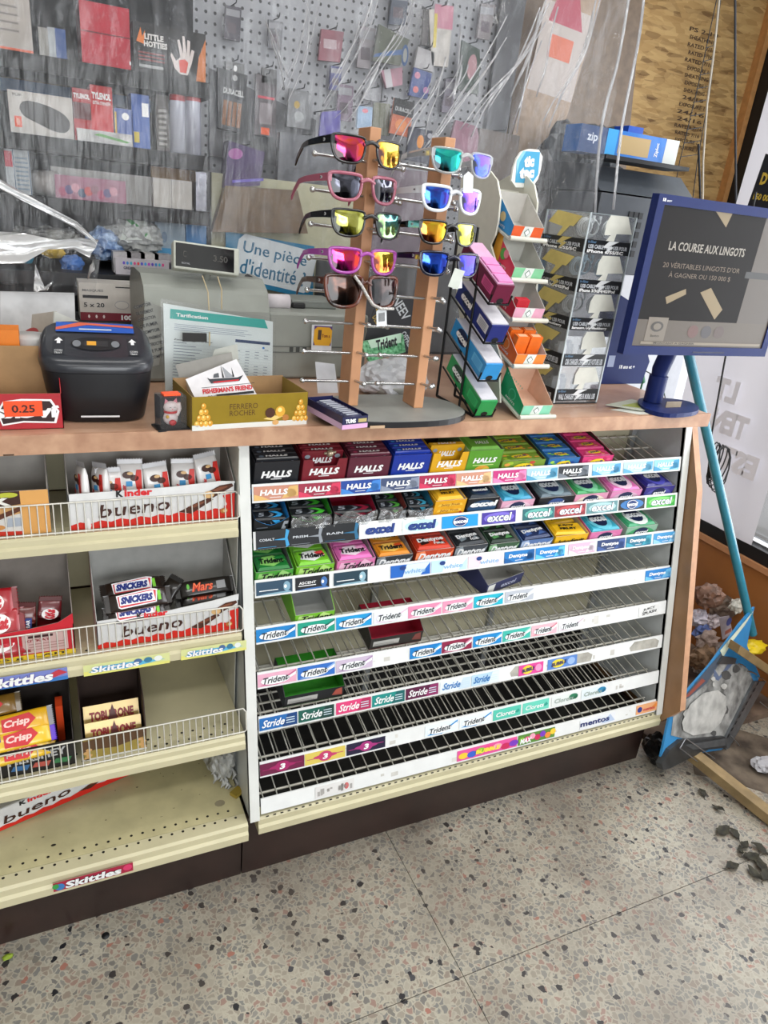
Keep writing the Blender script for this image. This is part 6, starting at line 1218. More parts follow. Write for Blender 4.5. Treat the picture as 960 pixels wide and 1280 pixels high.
for k, (pts, c_, lab) in enumerate((([(757,505),(800,512),(838,512),(790,498)], '#c8cab8', 'printed slip with a green band lying beside the monitor plate'), ([(764,511),(800,517),(835,515),(795,508)], '#d2d4cc', 'plain pale slip lying nearest the counter edge by the monitor'))):
    b = MB(); q4 = [onz(a, c, 1.003+.004*(1-k)) for a, c in pts]; b.prism(Fr((0,0,1.0015+.004*(1-k)), (1,0,0), (0,1,0)), [(q.x, q.y) for q in q4], .001, M(c_, .6)); 
    if k == 0: cxy = sum((q for q in q4), V())/4; b.prism(Fr((0,0,1.0062), (1,0,0), (0,1,0)), [((q.x-cxy.x)*.5+cxy.x, (q.y-cxy.y)*.4+cxy.y) for q in q4], .0004, P('#a8b04a'))
    o = b.build('lottery_slip'); tag(o, lab, 'paper')
# navy selfcheck panel behind, green plug, cables
bx0 = at(752, 505, .26); b = MB(); f = Fr((0, .26, 0), (1,0,0), (0,0,1)); q4 = [at(745,500,.26), at(795,507,.26), at(812,452,.26), at(800,400,.26), at(790,378,.26), at(770,365,.26), at(762,372,.26)]; b.prism(f, [(q.x, max(1.001, q.z)) for q in q4], .03, nv)
q = at(762, 452, .2599); b.box(q.x-.006, q.x+.016, .2592, .26, q.z-.014, q.z+.016, P('#8a94b0')); f2 = Fr((at(772,463,.26).x, .2598, at(772,463,.26).z), (1,0,0), (0,0,1), .06, .02); b.text(f2, '18 ans et +', .5, .5, .9, .5, WH, 1, bold=.02)
o = b.build('terminal_panel'); tag(o, 'navy plastic terminal panel with white 18 mark behind the acrylic tower', 'terminal')
b = MB(); gm_ = M('#1f6a4a', .4); b.tube([at(806,448,.3), at(801,462,.3), at(803,478,.3)], .008, gm_, 8); b.tube([at(803,478,.3), at(800,490,.3), at(815,500,.3), at(830,492,.3), at(822,470,.3)], .003, gm_, 6); o = b.build('power_cord'); tag(o, 'green power plug and cord between the terminal panel and monitor pole', 'cord')
b = MB(); b.tube([at(800,460,.32), at(815,468,.32), at(828,480,.32), at(833,505,.32)], .0016, blackm, 6); o = b.build('cable'); tag(o, 'thin black cable behind the navy monitor pole', 'cable')
# turquoise pole leaning
b = MB(); A, B = at(862, 448, .1), at(934, 762, .0); d = (B-A); b.tube([A-d*.25, B+d*.12], .0125, M('#2b7c92', .35, noise=.08, coat=.3, name='turquoise_metal'), 12); o = b.build('broom_handle'); tag(o, 'turquoise metal handle leaning behind the counter end', 'pole')
# ------------------------------------------------------------------ behind the counter: dark wall shelves and stock
blk = M('#131416', .7, noise=.15, scale=12, name='black_shelf')
YS = .9
zs_ = [at(0, 60, YS).z, at(120, 178, YS).z, at(120, 252, YS).z]
ws = thing('wall_shelving', 'black wall shelving with three visible boards behind the plastic curtain', 'shelves', (-.5, 1.0, 1.2)); W0 = V((-.5, 1.0, 1.2))
def WB(b, name): b.v = [tuple(V(p_)-W0) for p_ in b.v]; return b.build(name, ws)
XE = at(262, 205, YS).x
for z in zs_+[max(zs_)+.26]:
    b = MB(); b.box(-1.5, XE, YS, 1.12, z-.036, z, blk); WB(b, 'board')
b = MB(); b.box(-1.5, XE, 1.12, 1.14, .95, 2.4, M('#27282b', .6, noise=.2)); WB(b, 'back_panel')
b = MB(); b.box(-1.2, XE-.0, 1.10, 1.119, zs_[1]+.1, zs_[0]-.04, M('#1d4a72', .5, noise=.1)); WB(b, 'blue_banner')
def item(name, label, cat, px0, px1, pyt, z, mat, dep=.08, dec=None, Y=.92, rz=0, group=None, side=None):
    a, c = at(px0, 200 if z is None else 0, Y), at(px1, 0, Y)
    # find x where the base line at height z projects at the two pixel columns
    def xat(px):
        lo, hi = -2.0, 2.5
        for _ in range(40):
            mid = (lo+hi)/2; q = RM.transposed() @ (V((mid, Y, z))-CAMC); u_ = 480+FPX*q.x/-q.z
            if u_ < px: lo = mid
            else: hi = mid
        return lo
    xa, xb_ = xat(px0), xat(px1); h_ = at(px0, pyt, Y).z-z; w_ = xb_-xa; b = MB(); m_ = M(mat, .5) if isinstance(mat, str) else mat
    b.box(-w_/2, w_/2, 0, dep, 0, h_, m_)
    if side: b.rect(FL(-w_/2, 0, dep, 0, h_), 0, 0, 1, 1, P(side), .6)
    if dec: dec(b, FF(-w_/2, w_/2, 0, 0, h_))
    o = b.build(name, loc=((xa+xb_)/2, Y, z+.0005)); o.rotation_euler.z = rz; return tag(o, label, cat, group)
z1, z2, z3 = zs_
item('storage_box', 'white carton with a thin orange base line, top left shelf', 'box', -40, 42, -30, z1, '#b3aba4', dec=lambda b, f: (b.rect(f, 0, 0, 1, .05, P('#e06a4a'), 1), [b.rect(f, .3, .3+.12*q, .8, .33+.12*q, P('#8a8480'), 1) for q in range(4)]))
item('small_box', 'small blue and white box between the white carton and red box', 'box', 62, 84, 34, z1, '#33508a', dec=lambda b, f: b.rect(f, 0, 0, .4, 1, P('#9aa0a4'), 1))
item('small_box', 'small grey box left of the little blue box on the top shelf', 'box', 50, 62, 34, z1, '#8d8a84')
def redl(b, f): b.rect(f, 0, .52, 1, .54, P('#6a0f1e'), 1); b.rect(f, .97, .1, 1, .16, WH, 1); b.text(f, 'RED', .72, .7, .12, .04, P('#e05a6a'), 1)
item('red_carton', 'large red carton with a horizontal seam on the top shelf', 'box', 103, 164, 0, z1, '#b5122e', dep=.14, dec=redl, Y=.93, side='#7c1424')
def lm(b, f):
    b.text(f, 'LITTLE', .28, .74, .26, .12, P('#d8d4d0'), 1, bold=.05); b.text(f, 'HOTTIES', .3, .6, .32, .12, P('#d8d4d0'), 1, bold=.05); b.decal(f, [(.04,.62),(.1,.9),(.12,.72),(.16,.86),(.14,.58)], P('#e07a2a'), 1)
    for q in range(3): b.rect(f, .06, .4-.07*q, .42, .43-.07*q, P('#7a2a2a'), 1)
    hand = [(.64,.1),(.74,.1),(.8,.35),(.84,.62),(.8,.64),(.77,.48),(.78,.8),(.74,.82),(.73,.52),(.7,.88),(.67,.88),(.68,.52),(.63,.8),(.6,.78),(.64,.45),(.58,.36),(.52,.5),(.5,.46),(.56,.2)]
    b.decal(f, hand, P('#d8ccc8'), 1); b.decal(f, [(.63,.14),(.72,.14),(.75,.36),(.7,.42),(.62,.38)], P('#d8402a'), 2); b.decal(f, [(.86,0),(1,0),(1,.9),(.9,.5)], P('#c8702a'), 1); b.rect(f, .07, .12, .4, .18, P('#9a9a9a'), 1)
item('hand_warmer_box', 'black hand warmer box with a white hand print on the top shelf', 'box', 168, 257, 26, z1, '#171416', dep=.1, dec=lm)
def spk(b, f):
    pts = [(.15,.62),(.24,.8),(.5,.78),(.78,.66),(.93,.5),(.95,.3),(.88,.14),(.7,.12),(.4,.3),(.2,.42)]; b.decal(f, smooth(pts, 1), P('#33312f'), 1); b.rect(f, .07, .14, .18, .4, P('#e0502a'), 1); b.disc(f, .125, .27, .03, .09, P('#e8a08a'), 2); b.text(f, 'FLIP', .14, .9, .14, .06, P('#55524e'), 1)
item('speaker_box', 'white box with a dark speaker picture, second shelf', 'box', 14, 93, 112, z2, '#c4bfba', dec=spk, side='#d8502a')
def ty(b, f): b.text(f, 'TYLENOL', .5, .82, .86, .12, WH, 1, bold=.05); b.text(f, 'EXTRA STRENGTH', .5, .7, .8, .06, WH, 1, bold=.02); b.rect(f, 0, 0, 1, .06, P('#7a1420'), 1)
item('medicine_box', 'red medicine box with white lettering, front face, second shelf', 'box', 116, 143, 106, z2, '#c42026', dep=.1, dec=ty)
item('medicine_box', 'open red medicine tray left of the taller red box', 'box', 94, 116, 110, z2, '#a81c24', dep=.06, dec=lambda b, f: (b.text(f, 'TYLENOL', .5, .86, .9, .1, WH, 1, bold=.04), b.rect(f, .0, .42, 1, .74, P('#5a2426'), 1)), side='#8a1a20')
item('blue_box', 'short blue box with white mark right of the red medicine box', 'box', 145, 167, 135, z2, '#4a62a4', dec=lambda b, f: (b.disc(f, .6, .8, .2, .1, WH, 1), b.rect(f, .0, .1, .1, .9, P('#c8a83a'), 1)))
item('blue_box', 'tall blue box with barcode label right of the short blue box', 'box', 166, 188, 117, z2, '#3f5fa8', dec=lambda b, f: (b.rect(f, .58, .6, .95, .85, WH, 1), b.rect(f, .1, .1, .4, .3, P('#c8b23a'), 1)))
item('dark_box', 'tall dark box with faded print beside the white tubes', 'box', 196, 212, 118, z2, '#4a4440', dec=lambda b, f: [b.rect(f, .2, .1+.1*q, .8, .15+.1*q, P('#8a8680'), 1) for q in range(7)])
for k, (a, c) in enumerate(((213, 231), (232, 250))):
    p0 = at((a+c)/2, 190, .93); b = MB(); zt2 = at((a+c)/2, 108, .93).z; hh = zt2-z2; r_ = .02; b.lathe([(0,0),(r_,0),(r_,hh*.78)], M('#b4b6c4', .25, coat=.5), 18); b.lathe([(r_,hh*.78),(r_,hh*.97),(r_*.9,hh),(0,hh)], M('#a81c24', .3, coat=.4), 18); o = b.build('tube', loc=(p0.x, .925, z2)); tag(o, ['white tube with a red top, left one of the pair on the second shelf', 'white tube with a red top, right one of the pair on the second shelf'][k], 'tube', 'white tubes')
item('plastic_pouch', 'flat clear pouch with a green stripe lying on the second shelf edge', 'bag', 97, 166, 160, z2, M('#a8a6a4', .3, noise=.3, scale=40), dep=.03, Y=.905, dec=lambda b, f: b.decal(f, [(.3,.6),(.9,.2),(.95,.35),(.4,.8)], P('#5a9a4a'), 1))
item('pill_bottle_box', 'white and blue striped box pair on the third shelf, left', 'box', 10, 41, 186, z3, '#a2a8ac', dec=lambda b, f: (b.rect(f, 0, .6, .3, .95, P('#b83a4a'), 1), b.rect(f, .33, 0, .36, 1, P('#2a4a6a'), 1), b.rect(f, .95, 0, .98, 1, P('#2a4a6a'), 1), [b.rect(f, .4, .1+.1*q, .9, .14+.1*q, P('#7a8a98'), 1) for q in range(8)]))
p0 = at(57, 225, .95); b = MB(); b.lathe([(0,-.03),(.028,-.03),(.032,.02),(.03,.03),(0,.03)], M('#a8a4a2', .4), 18, o=(0,0,.03), a=(1,-.4,0)); o = b.build('paper_cup', loc=(p0.x, .95, z3)); tag(o, 'pale cup lying on its side on the third shelf', 'cup')
def wc(b, f): 
    for q in range(9): b.disc(f, .1+.09*q, .3+.1*(q % 3), .06, .2, P(['#a84a6a','#5a4a7a','#c88a9a','#3a4a6a','#b83a3a','#8a5a6a'][q % 6]), 1+.1*q)
item('tray_box', 'long low white tray box with pink and purple print, third shelf', 'box', 66, 190, 208, z3, '#a5a39f', dep=.12, Y=.96); item('candy_tray', 'low pink and purple printed carton before the long white tray', 'box', 70, 158, 218, z3, '#a06a80', dep=.04, dec=wc, Y=.91)
item('white_carton', 'white carton under a kraft flap on the third shelf', 'box', 192, 240, 222, z3, '#bdb8b2', dec=lambda b, f: b.rect(f, .46, 0, .48, 1, P('#8f8a84'), 1)); item('kraft_flap', 'kraft cardboard sheet behind the white carton', 'cardboard', 190, 244, 205, z3, card_k, dep=.01, Y=1.01)
item('tall_pack', 'slim silver foil pack at the right end of the third shelf', 'packet', 245, 258, 215, z3, M('#9a9aa4', .25, .6, noise=.3))
# lower stock, on the low shelf
zl = zs
item('tissue_box', 'white and light blue carton on the low shelf', 'box', 195, 232, 268, zl, '#a8bccc', dec=lambda b, f: (b.rect(f, 0, 0, 1, .4, P('#5aa8d8'), 1), b.disc(f, .3, .6, .1, .1, P('#7a94b0'), 1)), Y=.98)
item('blue_carton', 'plain blue carton right of the white and light blue one', 'box', 233, 258, 276, zl, '#3a86c8', Y=.98)
o = crumple('shopping_bag', at(168, 296, .95), .07, .05, .045, M('#a6a8a6', .35, noise=.3, scale=30, bump=.5), 11, .35, 4); tag(o, 'crumpled grey white shopping bag on the low shelf', 'bag')
o = crumple('shopping_bag', at(130, 306, .93), .045, .04, .04, M('#4a7ac0', .3, noise=.5, scale=40, bump=.5, col2='#a8c0e0'), 12, .35, 4); tag(o, 'crumpled blue plastic bag on the low shelf', 'bag')
cardq('green_wrapper', 'white wrapper with a green stripe on top of the grey bag', 'wrapper', [pt(150,300,.9), pt(190,300,.9), pt(178,262,.92), pt(158,276,.92)], .001, M('#b4bab4', .4), lambda b, f: b.decal(f, [(.2,.8),(.3,.9),(.9,.2),(.8,.1)], P('#3a8a4a'), 1))
o = crumple('goods_heap', at(60, 300, .95), .09, .05, .03, M('#55565a', .5, noise=.6, scale=25, col2='#a8a8a4'), 14, .4, 4); tag(o, 'grey heap of loose goods on the low shelf at the far left', 'heap')
for k, (px, py, c_) in enumerate(((26, 318, '#3a8aa8'), (66, 312, '#c8a840'), (90, 330, '#3a6ab0'), (12, 345, '#8a8c90'))):
    o = crumple('loose_packet', at(px, py, .86), .028, .02, .022, M(c_, .35, noise=.3, scale=40), 20+k, .3, 3); tag(o, ['teal packet', 'dull yellow packet', 'blue packet', 'grey packet'][k]+' in the heap behind the curtain at the far left', 'packet')
# goods hanging on the pegboard
YB = 1.11
def hang(name, label, cat, pts, mat, dec=None, y=YB, th=.012, group=None, hook=True):
    q4 = [pt(a, c, y) for a, c in pts]
    o = quad3(name, q4, th, M(mat, .4, noise=.15, scale=30) if isinstance(mat, str) else mat, dec); tag(o, label, cat, group)
    if hook:
        top = (q4[2]+q4[3])/2; e = MB(); e.tube([V((top.x, 1.149, top.z+.006)), V((top.x, y-.03, top.z+.004)), V((top.x, y-.036, top.z+.014))], .0016, M('#3a3b3e', .4, .5), 5); k_ = e.build('hook'); tag(k_, 'peg hook carrying the '+' '.join(label.split(',')[0].split()[:11]), 'hook', 'peg hooks')
    return o
def bat(b, f): b.rect(f, 0, .55, 1, 1, P('#26262a'), 1); b.disc(f, .5, .9, .1, .05, P('#a8a8a8'), 2); b.text(f, 'DURACELL', .5, .66, .84, .1, P('#c0c0c0'), 2, bold=.04); [b.rect(f, .12+.2*q, .08, .27+.2*q, .5, P('#8a5c3a'), 1) for q in range(4)]
hang('battery_pack', 'black and copper battery pack under the left peg row', 'batteries', [(273,160),(303,167),(304,95),(272,84)], '#3a3a3c', bat)
hang('battery_pack', 'second battery card with red line and orange price dot', 'batteries', [(318,168),(344,172),(346,98),(320,92)], '#5c5458', lambda b, f: (b.rect(f, .1,.62,.9,.66, P('#c84a5a'), 1), b.rect(f, .2, .2, .8, .55, P('#8a8084'), 1), b.rect(f, .3, .02, .7, .14, P('#f0602a'), 2)))
hang('grey_card_pack', 'left grey hang card above the batteries', 'card', [(282,95),(305,99),(306,80),(282,76)], '#6f6f70', lambda b, f: b.disc(f, .5, .6, .1, .2, WH, 1)); hang('grey_card_pack', 'right grey hang card above the batteries', 'card', [(327,103),(346,107),(346,88),(328,84)], '#727274')
hang('battery_pack', 'black and copper battery pack right of the left wooden post', 'batteries', [(487,166),(512,172),(517,132),(494,122)], '#c06a4a', lambda b, f: (b.rect(f, 0, .55, 1, 1, P('#242426'), 1), b.text(f, 'DURACELL', .5, .72, .8, .12, P('#b0b0b0'), 2, bold=.04), b.disc(f, .5, .28, .3, .18, P('#d88a5a'), 1)), y=1.06)
hang('accessory_pack', 'dark blue pack with pink flowers hanging on the pegboard', 'packet', [(511,119),(534,124),(540,92),(518,84)], '#34457e', lambda b, f: [b.disc(f, x_, y_, .14, .12, P(c_), 1) for x_, y_, c_ in ((.3,.75,'#c07a94'),(.3,.25,'#c86a6a'),(.8,.3,'#a87aa0'))])
hang('clear_hang_card', 'pale hang card over the flowered pack', 'card', [(518,84),(541,90),(544,66),(523,58)], '#a5a2a4')
hang('long_card_pack', 'long cream card with a pink top and yellow strip', 'card', [(540,82),(560,84),(567,8),(536,12)], '#b8b2ac', lambda b, f: (b.rect(f, .0, .62, 1, 1, P('#b87a8c'), 1), b.rect(f, 0, .3, .16, .85, P('#c8b23a'), 2)))
hang('dark_strip', 'black narrow strip left of the long cream card', 'packet', [(527,56),(535,58),(538,12),(531,10)], '#3a3638')
hang('scissors_pack', 'olive bag with blue scissors near the middle of the pegboard', 'packet', [(466,76),(500,82),(512,50),(474,30)], '#585c50', lambda b, f: (b.decal(f, [(.0,.1),(.8,.3),(.8,.45),(.05,.2)], P('#3a5a8a'), 1), b.disc(f, .9, .3, .1, .3, P('#33507c'), 1), b.disc(f, .9, .3, .06, .2, P('#8a8c8a'), 2)), y=1.08)
hang('pink_pack', 'pink and white packet below the scissors', 'packet', [(483,110),(503,106),(503,84),(476,88)], '#b88a98', lambda b, f: b.rect(f, 0, 0, .35, 1, P('#c8c4c8'), 1), hook=False)
hang('headphone_pack', 'dark green wreath shaped packet on the right peg rows', 'packet', [(572,112),(598,118),(600,62),(578,50)], '#4c5450', lambda b, f: (b.disc(f, .5, .5, .4, .42, P('#2e3c34'), 1), b.disc(f, .5, .52, .22, .26, P('#a07a80'), 2)), y=1.08)
hang('grey_hook_card', 'empty grey hook card near the battery pack', 'card', [(455,124),(474,128),(476,114),(456,110)], '#8e8e92')
hang('purple_pack', 'violet carton with a pink oval lying behind the curtain', 'box', [(280,235),(325,232),(331,190),(286,176)], '#44305e', lambda b, f: (b.disc(f, .35, .72, .16, .12, P('#a05a9a'), 1), b.rect(f, .2, .1, .9, .16, P('#6a5ab8'), 1)), y=.95, th=.06)
hang('purple_pouch', 'blue violet pouch hanging left of the wooden post', 'packet', [(398,180),(425,176),(426,138),(402,140)], '#58509a', y=1.0)
hang('pink_pouch', 'faded rose pouch behind the right wooden post', 'packet', [(556,200),(606,204),(596,158),(570,150)], '#8a5f70', y=1.05)
hang('dark_pack', 'dark packet with an orange spark left of the right post', 'packet', [(508,200),(538,206),(540,164),(512,158)], '#2e3040', lambda b, f: (b.disc(f, .45, .62, .14, .2, P('#d0822a'), 1), b.disc(f, .8, .85, .1, .08, P('#a8a8b0'), 1)), y=1.05)
hang('red_white_card', 'dim red and white packet high behind the curtain folds', 'packet', [(398,75),(425,78),(430,40),(402,36)], '#8a5560', lambda b, f: b.rect(f, .2, .4, .7, .7, P('#b09aa0'), 1))
hang('silver_pack', 'silver card with a gold buckle print in the middle of the board', 'packet', [(358,158),(388,162),(390,116),(362,110)], '#7c7d80', lambda b, f: (b.disc(f, .4, .6, .12, .1, P('#b89a4a'), 1), b.disc(f, .5, .3, .2, .14, P('#a0a2a4'), 1)))
hang('olive_can_pack', 'row of pale green tubes hanging behind the left wooden post', 'packet', [(466,168),(486,170),(488,130),(468,128)], '#7a7c6a', lambda b, f: [b.rect(f, .1+.3*q, 0, .3+.3*q, 1, P('#8f9182'), 1) for q in range(3)])
hang('blue_card_pack', 'light blue card at the top of the left wooden post', 'card', [(446,160),(464,162),(466,134),(448,132)], '#8fa8c4', lambda b, f: b.disc(f, .5, .8, .2, .1, P('#d87a8a'), 1), y=1.0)
hang('dark_goods_panel', 'large dark hanging goods display behind the top left sunglasses', 'packet', [(345,255),(420,262),(425,175),(350,165)], '#55565c', y=1.0, th=.03); hang('grey_goods_panel', 'grey hanging display behind the lower left sunglasses', 'packet', [(440,320),(530,335),(535,215),(445,205)], '#6a5c66', y=1.0, th=.03)
hang('dark_goods_panel', 'dark rack panel behind the batteries at the left peg rows', 'packet', [(262,195),(392,215),(395,150),(262,85)], '#4c4c50', y=1.13, th=.006, hook=False)
hang('kraft_bundle', 'brown kraft bundle leaning above the cream cabinet', 'cardboard', [(265,290),(385,292),(372,238),(282,232)], '#75624e', y=.94, th=.03, hook=False)
hang('dark_sacks', 'dark sacks hanging behind the mint stand header', 'bag', [(590,240),(640,250),(650,170),(600,160)], '#5a4f48', y=1.05, th=.05)
MORE = [((280,48),(300,52),(302,10),(282,6),'#4a4650','dim charcoal packet at the top left of the pegboard'),((335,60),(352,62),(354,28),(336,24),'#6a6a70','grey packet high beside the curtain fold'),((420,150),(440,152),(442,108),(424,104),'#7a6a7a','mauve packet below the red and white one'),((412,112),(424,113),(428,84),(414,82),'#4a4a78','narrow indigo packet in the middle of the board'),((446,84),(462,86),(470,36),(452,32),'#8a8488','pale grey packet left of the scissors'),((486,30),(506,32),(512,-10),(492,-14),'#4c5260','slate packet above the scissors'),((552,140),(566,142),(572,100),(558,98),'#6f6a76','dusky packet between the flowered pack and the wreath packet'),((596,48),(612,50),(620,6),(602,4),'#7c7678','stone grey packet at the top right of the board'),((300,232),(318,236),(320,200),(302,196),'#5f5a5e','small dark packet below the batteries'),((436,214),(456,216),(460,178),(440,176),'#706e78','grey packet just left of the left post')]
for p_1, p_2, p_3, p_4, c_, lab in MORE: hang('hanging_packet', lab, 'packet', [p_1, p_2, p_3, p_4], c_, lambda b, f: (b.rect(f, .1, .7, .9, .9, P('#8f8f94'), 1), b.rect(f, .2, .2, .7, .5, P('#5a5058'), 1)))
# dark shelf under the pegboard goods, right of the cabinet
o = crumple('dark_bag', at(722, 215, 1.15), .17, .09, .16, M('#2f3338', .3, noise=.4, scale=12, bump=.6, name='dark_bag'), 31, .35, 4); tag(o, 'big dark polythene bag heaped left of the printer', 'bag')
o = crumple('dark_bag', at(650, 280, 1.1), .16, .08, .2, M('#3d3a3a', .35, noise=.4, scale=12, bump=.6), 33, .3, 4); tag(o, 'dark brown bag heaped behind the mint stand', 'bag')
b = MB(); b.box(.45, 1.32, .85, 1.12, .96, at(650,335,.9).z-.02, M('#4a4a4c', .5, noise=.1)); b.box(.45, 1.32, .85, 1.12, .93, .96, blackm); b.box(.47,.5,.87,.9,0,.93,blackm); b.box(1.27,1.3,.87,.9,0,.93,blackm); b.box(.47,.5,1.07,1.1,0,.93,blackm); b.box(1.27,1.3,1.07,1.1,0,.93,blackm); o = b.build('back_table'); tag(o, 'grey storage unit on black legs behind the mint stand', 'table')
# brown banner roll hanging in the corner
hang('rolled_poster', 'tall cream poster roll with red top hanging in the corner behind the curtain', 'poster', [(632,200),(688,215),(752,0),(690,-10)], '#9c8672', lambda b, f: (b.rect(f, .1, .42, .9, .9, P('#b5aaa4'), 1), b.rect(f, .3, .62, .7, .74, P('#c86a50'), 2), b.decal(f, [(.2,.8),(.8,.8),(.6,1),(.3,1)], P('#a84a5a'), 2)), y=1.3, th=.01, hook=False)
hang('brown_board', 'tall brown board behind the curtain, between pegboard and strand board', 'board', [(622,340),(768,360),(806,-30),(655,-60)], '#6f5c4a', None, y=1.5, th=.01, hook=False)
hang('dark_edge_board', 'narrow dark grey board at the pegboard right edge', 'board', [(598,240),(622,244),(664,-40),(632,-40)], '#4a4a4e', None, y=1.12, th=.01, hook=False)
# printer with wipes pack on a light cabinet
x0, x1 = at(752, 240, .8).x, at(882, 240, .8).x; zt2, zb2 = at(800, 205, .8).z, at(800, 345, .8).z
t = thing('printer', 'dark grey office printer with keypad at the far right behind the monitor', 'printer', (x0, .8, zb2)); g1_ = M('#42464c', .4, noise=.05); g2_ = M('#2a2c30', .4)
b = MB(); b.box(0, x1-x0, 0, .32, 0, (zt2-zb2)*.72, g1_); b.build('body', t, bevel=.004); b = MB(); hz = zt2-zb2; b.prism(Fr((x1-x0-.01, 0, 0), (0,1,0), (0,0,1)), [(.02, hz*.735),(.32,hz*.735),(.32,hz),(.12,hz*.97)], x1-x0-.02, M('#555a60', .4)); b.build('scanner_lid', t, bevel=.003)
b = MB(); 
for r_ in range(5):
    for c_ in range(3): b.box(.13+c_*.022, .147+c_*.022, -.004, 0, .06+r_*.03, .08+r_*.03, P('#17181a'))
b.build('keypad', t); b = MB(); b.box(-.02, .34, -.01, .1, hz+.0, hz+.012, M('#101113', .4)); b.build('paper_tray', t)
b = MB(); b.box(x0-.02, 1.9, .8, 1.1, 0, zb2, M('#c2c4ca', .6, noise=.03)); o = b.build('white_cabinet'); tag(o, 'pale cabinet under the dark grey printer', 'cabinet')
xa, xb_ = at(722, 185, .85).x, at(848, 185, .85).x; za, zb3 = at(780, 206, .85).z, at(780, 172, .85).z
b = MB(); ww = xb_-xa; b.box(0, ww, 0, .08, 0, zb3-za, M('#1f72c8', .3, coat=.3)); f = FF(0, ww, 0, 0, zb3-za); b.rect(f, .86, 0, 1, 1, P('#cfd2ce'), 1); b.rect(f, .38, .15, .7, .85, P('#b59a6a'), 1); b.rect(f, .26, 0, .36, 1, P('#3aa0e0'), 1); b.rect(f, 0, 0, .26, 1, P('#24406e'), 1); b.text(f, 'zip', .12, .55, .1, .4, P('#c8d0dc'), 2); b.text(f, 'Ziploc', .78, .5, .1, .22, WH, 2, rot=90); b.box(ww*.45, ww*.6, 0, .07, zb3-za, zb3-za+.018, M('#1f52b8', .3))
o = b.build('wipes_pack', loc=(xa, .85, zt2+.014)); tag(o, 'bright blue pack with a white end lying on the grey printer', 'packet')
# cords and wire hanging rack
def cord_(pts, r, c_, lab, nm='cord'): b = MB(); b.tube([at(*q) for q in pts], r, M(c_, .5), 6); o = b.build(nm); tag(o, lab, 'cord')
cord_([(912,-140,.75),(902,-30,.75),(893,60,.75),(884,130,.75),(879,200,.75),(878,300,.75),(880,395,.75)], .0035, '#b9b0a0', 'pale cord hanging down the strand board to the monitor')
cord_([(919,-180,.7),(919,-30,.7),(919,130,.7),(920,260,.7),(922,400,.7)], .004, '#2e3034', 'thick black cord hanging at the right, before the door frame')
cord_([(873,180,.79),(875,235,.79),(877,330,.79)], .004, '#17181b', 'short black cable above the printer right corner')
wr = thing('wire_hanger', 'long narrow black wire hanger strip in front of the strand board', 'rack', at(860, 200, .95)); H0 = wr.location.copy()
for pts in ([(900,-20),(872,110),(850,200),(818,370)], [(903,-20),(888,110),(872,200),(850,375)]):
    b = MB(); b.tube([at(a, c, .95)-H0 for a, c in pts], .0016, blackm, 5); b.build('wire', wr)
for k in range(9):
    b = MB(); y_ = 60+k*17; f_ = (y_+20)/220; b.tube([at(900-50*f_*1.0, y_, .95)-H0, at(903-31*f_*.98, y_-3, .95)-H0], .0013, blackm, 5); b.build('rung', wr)

# ------------------------------------------------------------------ hanging clear plastic curtain
YC = .46
def curtain(name, xl, xr2, z_top, zbot, lab, seed=0, nx=150, nz=90, y=YC, amp=.012, mat=None):
    from mathutils import noise as nz_
    vs = []; fs = []
    for i in range(nx+1):
        x = xl+(xr2-xl)*i/nx; zb = zbot(x)
        for j in range(nz+1):
            z = zb+(z_top-zb)*j/nz
            s_ = x*.9-z*.42; t_ = x*.42+z*.9
            d = nz_.noise(V((s_*9, t_*1.1, seed)))*amp*1.6 + abs(nz_.noise(V((s_*26, t_*1.7, seed+5))))*amp*.9 + nz_.noise(V((x*14, z*14, seed+9)))*amp*.22
            k_ = max(0, min(1, (x-.15)/.5)); d *= .35+1.3*k_
            sw = .04*math.sin(x*5+z*1.5)*k_
            vs.append((x, y+d+sw, z))
    for i in range(nx):
        for j in range(nz): a = i*(nz+1)+j; fs.append((a, a+nz+1, a+nz+2, a+1))
    b = MB(); b.add(vs, fs, mat, True); o = b.build(name); tag(o, lab, 'curtain'); return o
filmm = film('curtain_film', (.66,.67,.70,1), .95, .008, .12, wr=.9, scale=10, stretch=(3.6, 1, .6), rot=(0, .45, 0), hi=.20, milk=.35)
def zb_l(x):   # lower hem follows the cut round the register
    z_a = at(60, 368, YC).z; z_b = at(200, 306, YC).z; z_c = at(360, 392, YC).z
    xa_, xb2, xc_ = at(118, 370, YC).x, at(130, 310, YC).x, at(318, 300, YC).x
    if x < xa_: return z_a
    if x < xb2: return z_a+(z_b-z_a)*(x-xa_)/max(1e-4, xb2-xa_)
    if x < xc_: return z_b
    return 1.19 if x < .5 else 1.02
curtain('plastic_curtain', -1.3, 1.075, 2.7, zb_l, 'clear creased plastic curtain hanging from the ceiling behind the sunglasses', mat=filmm)
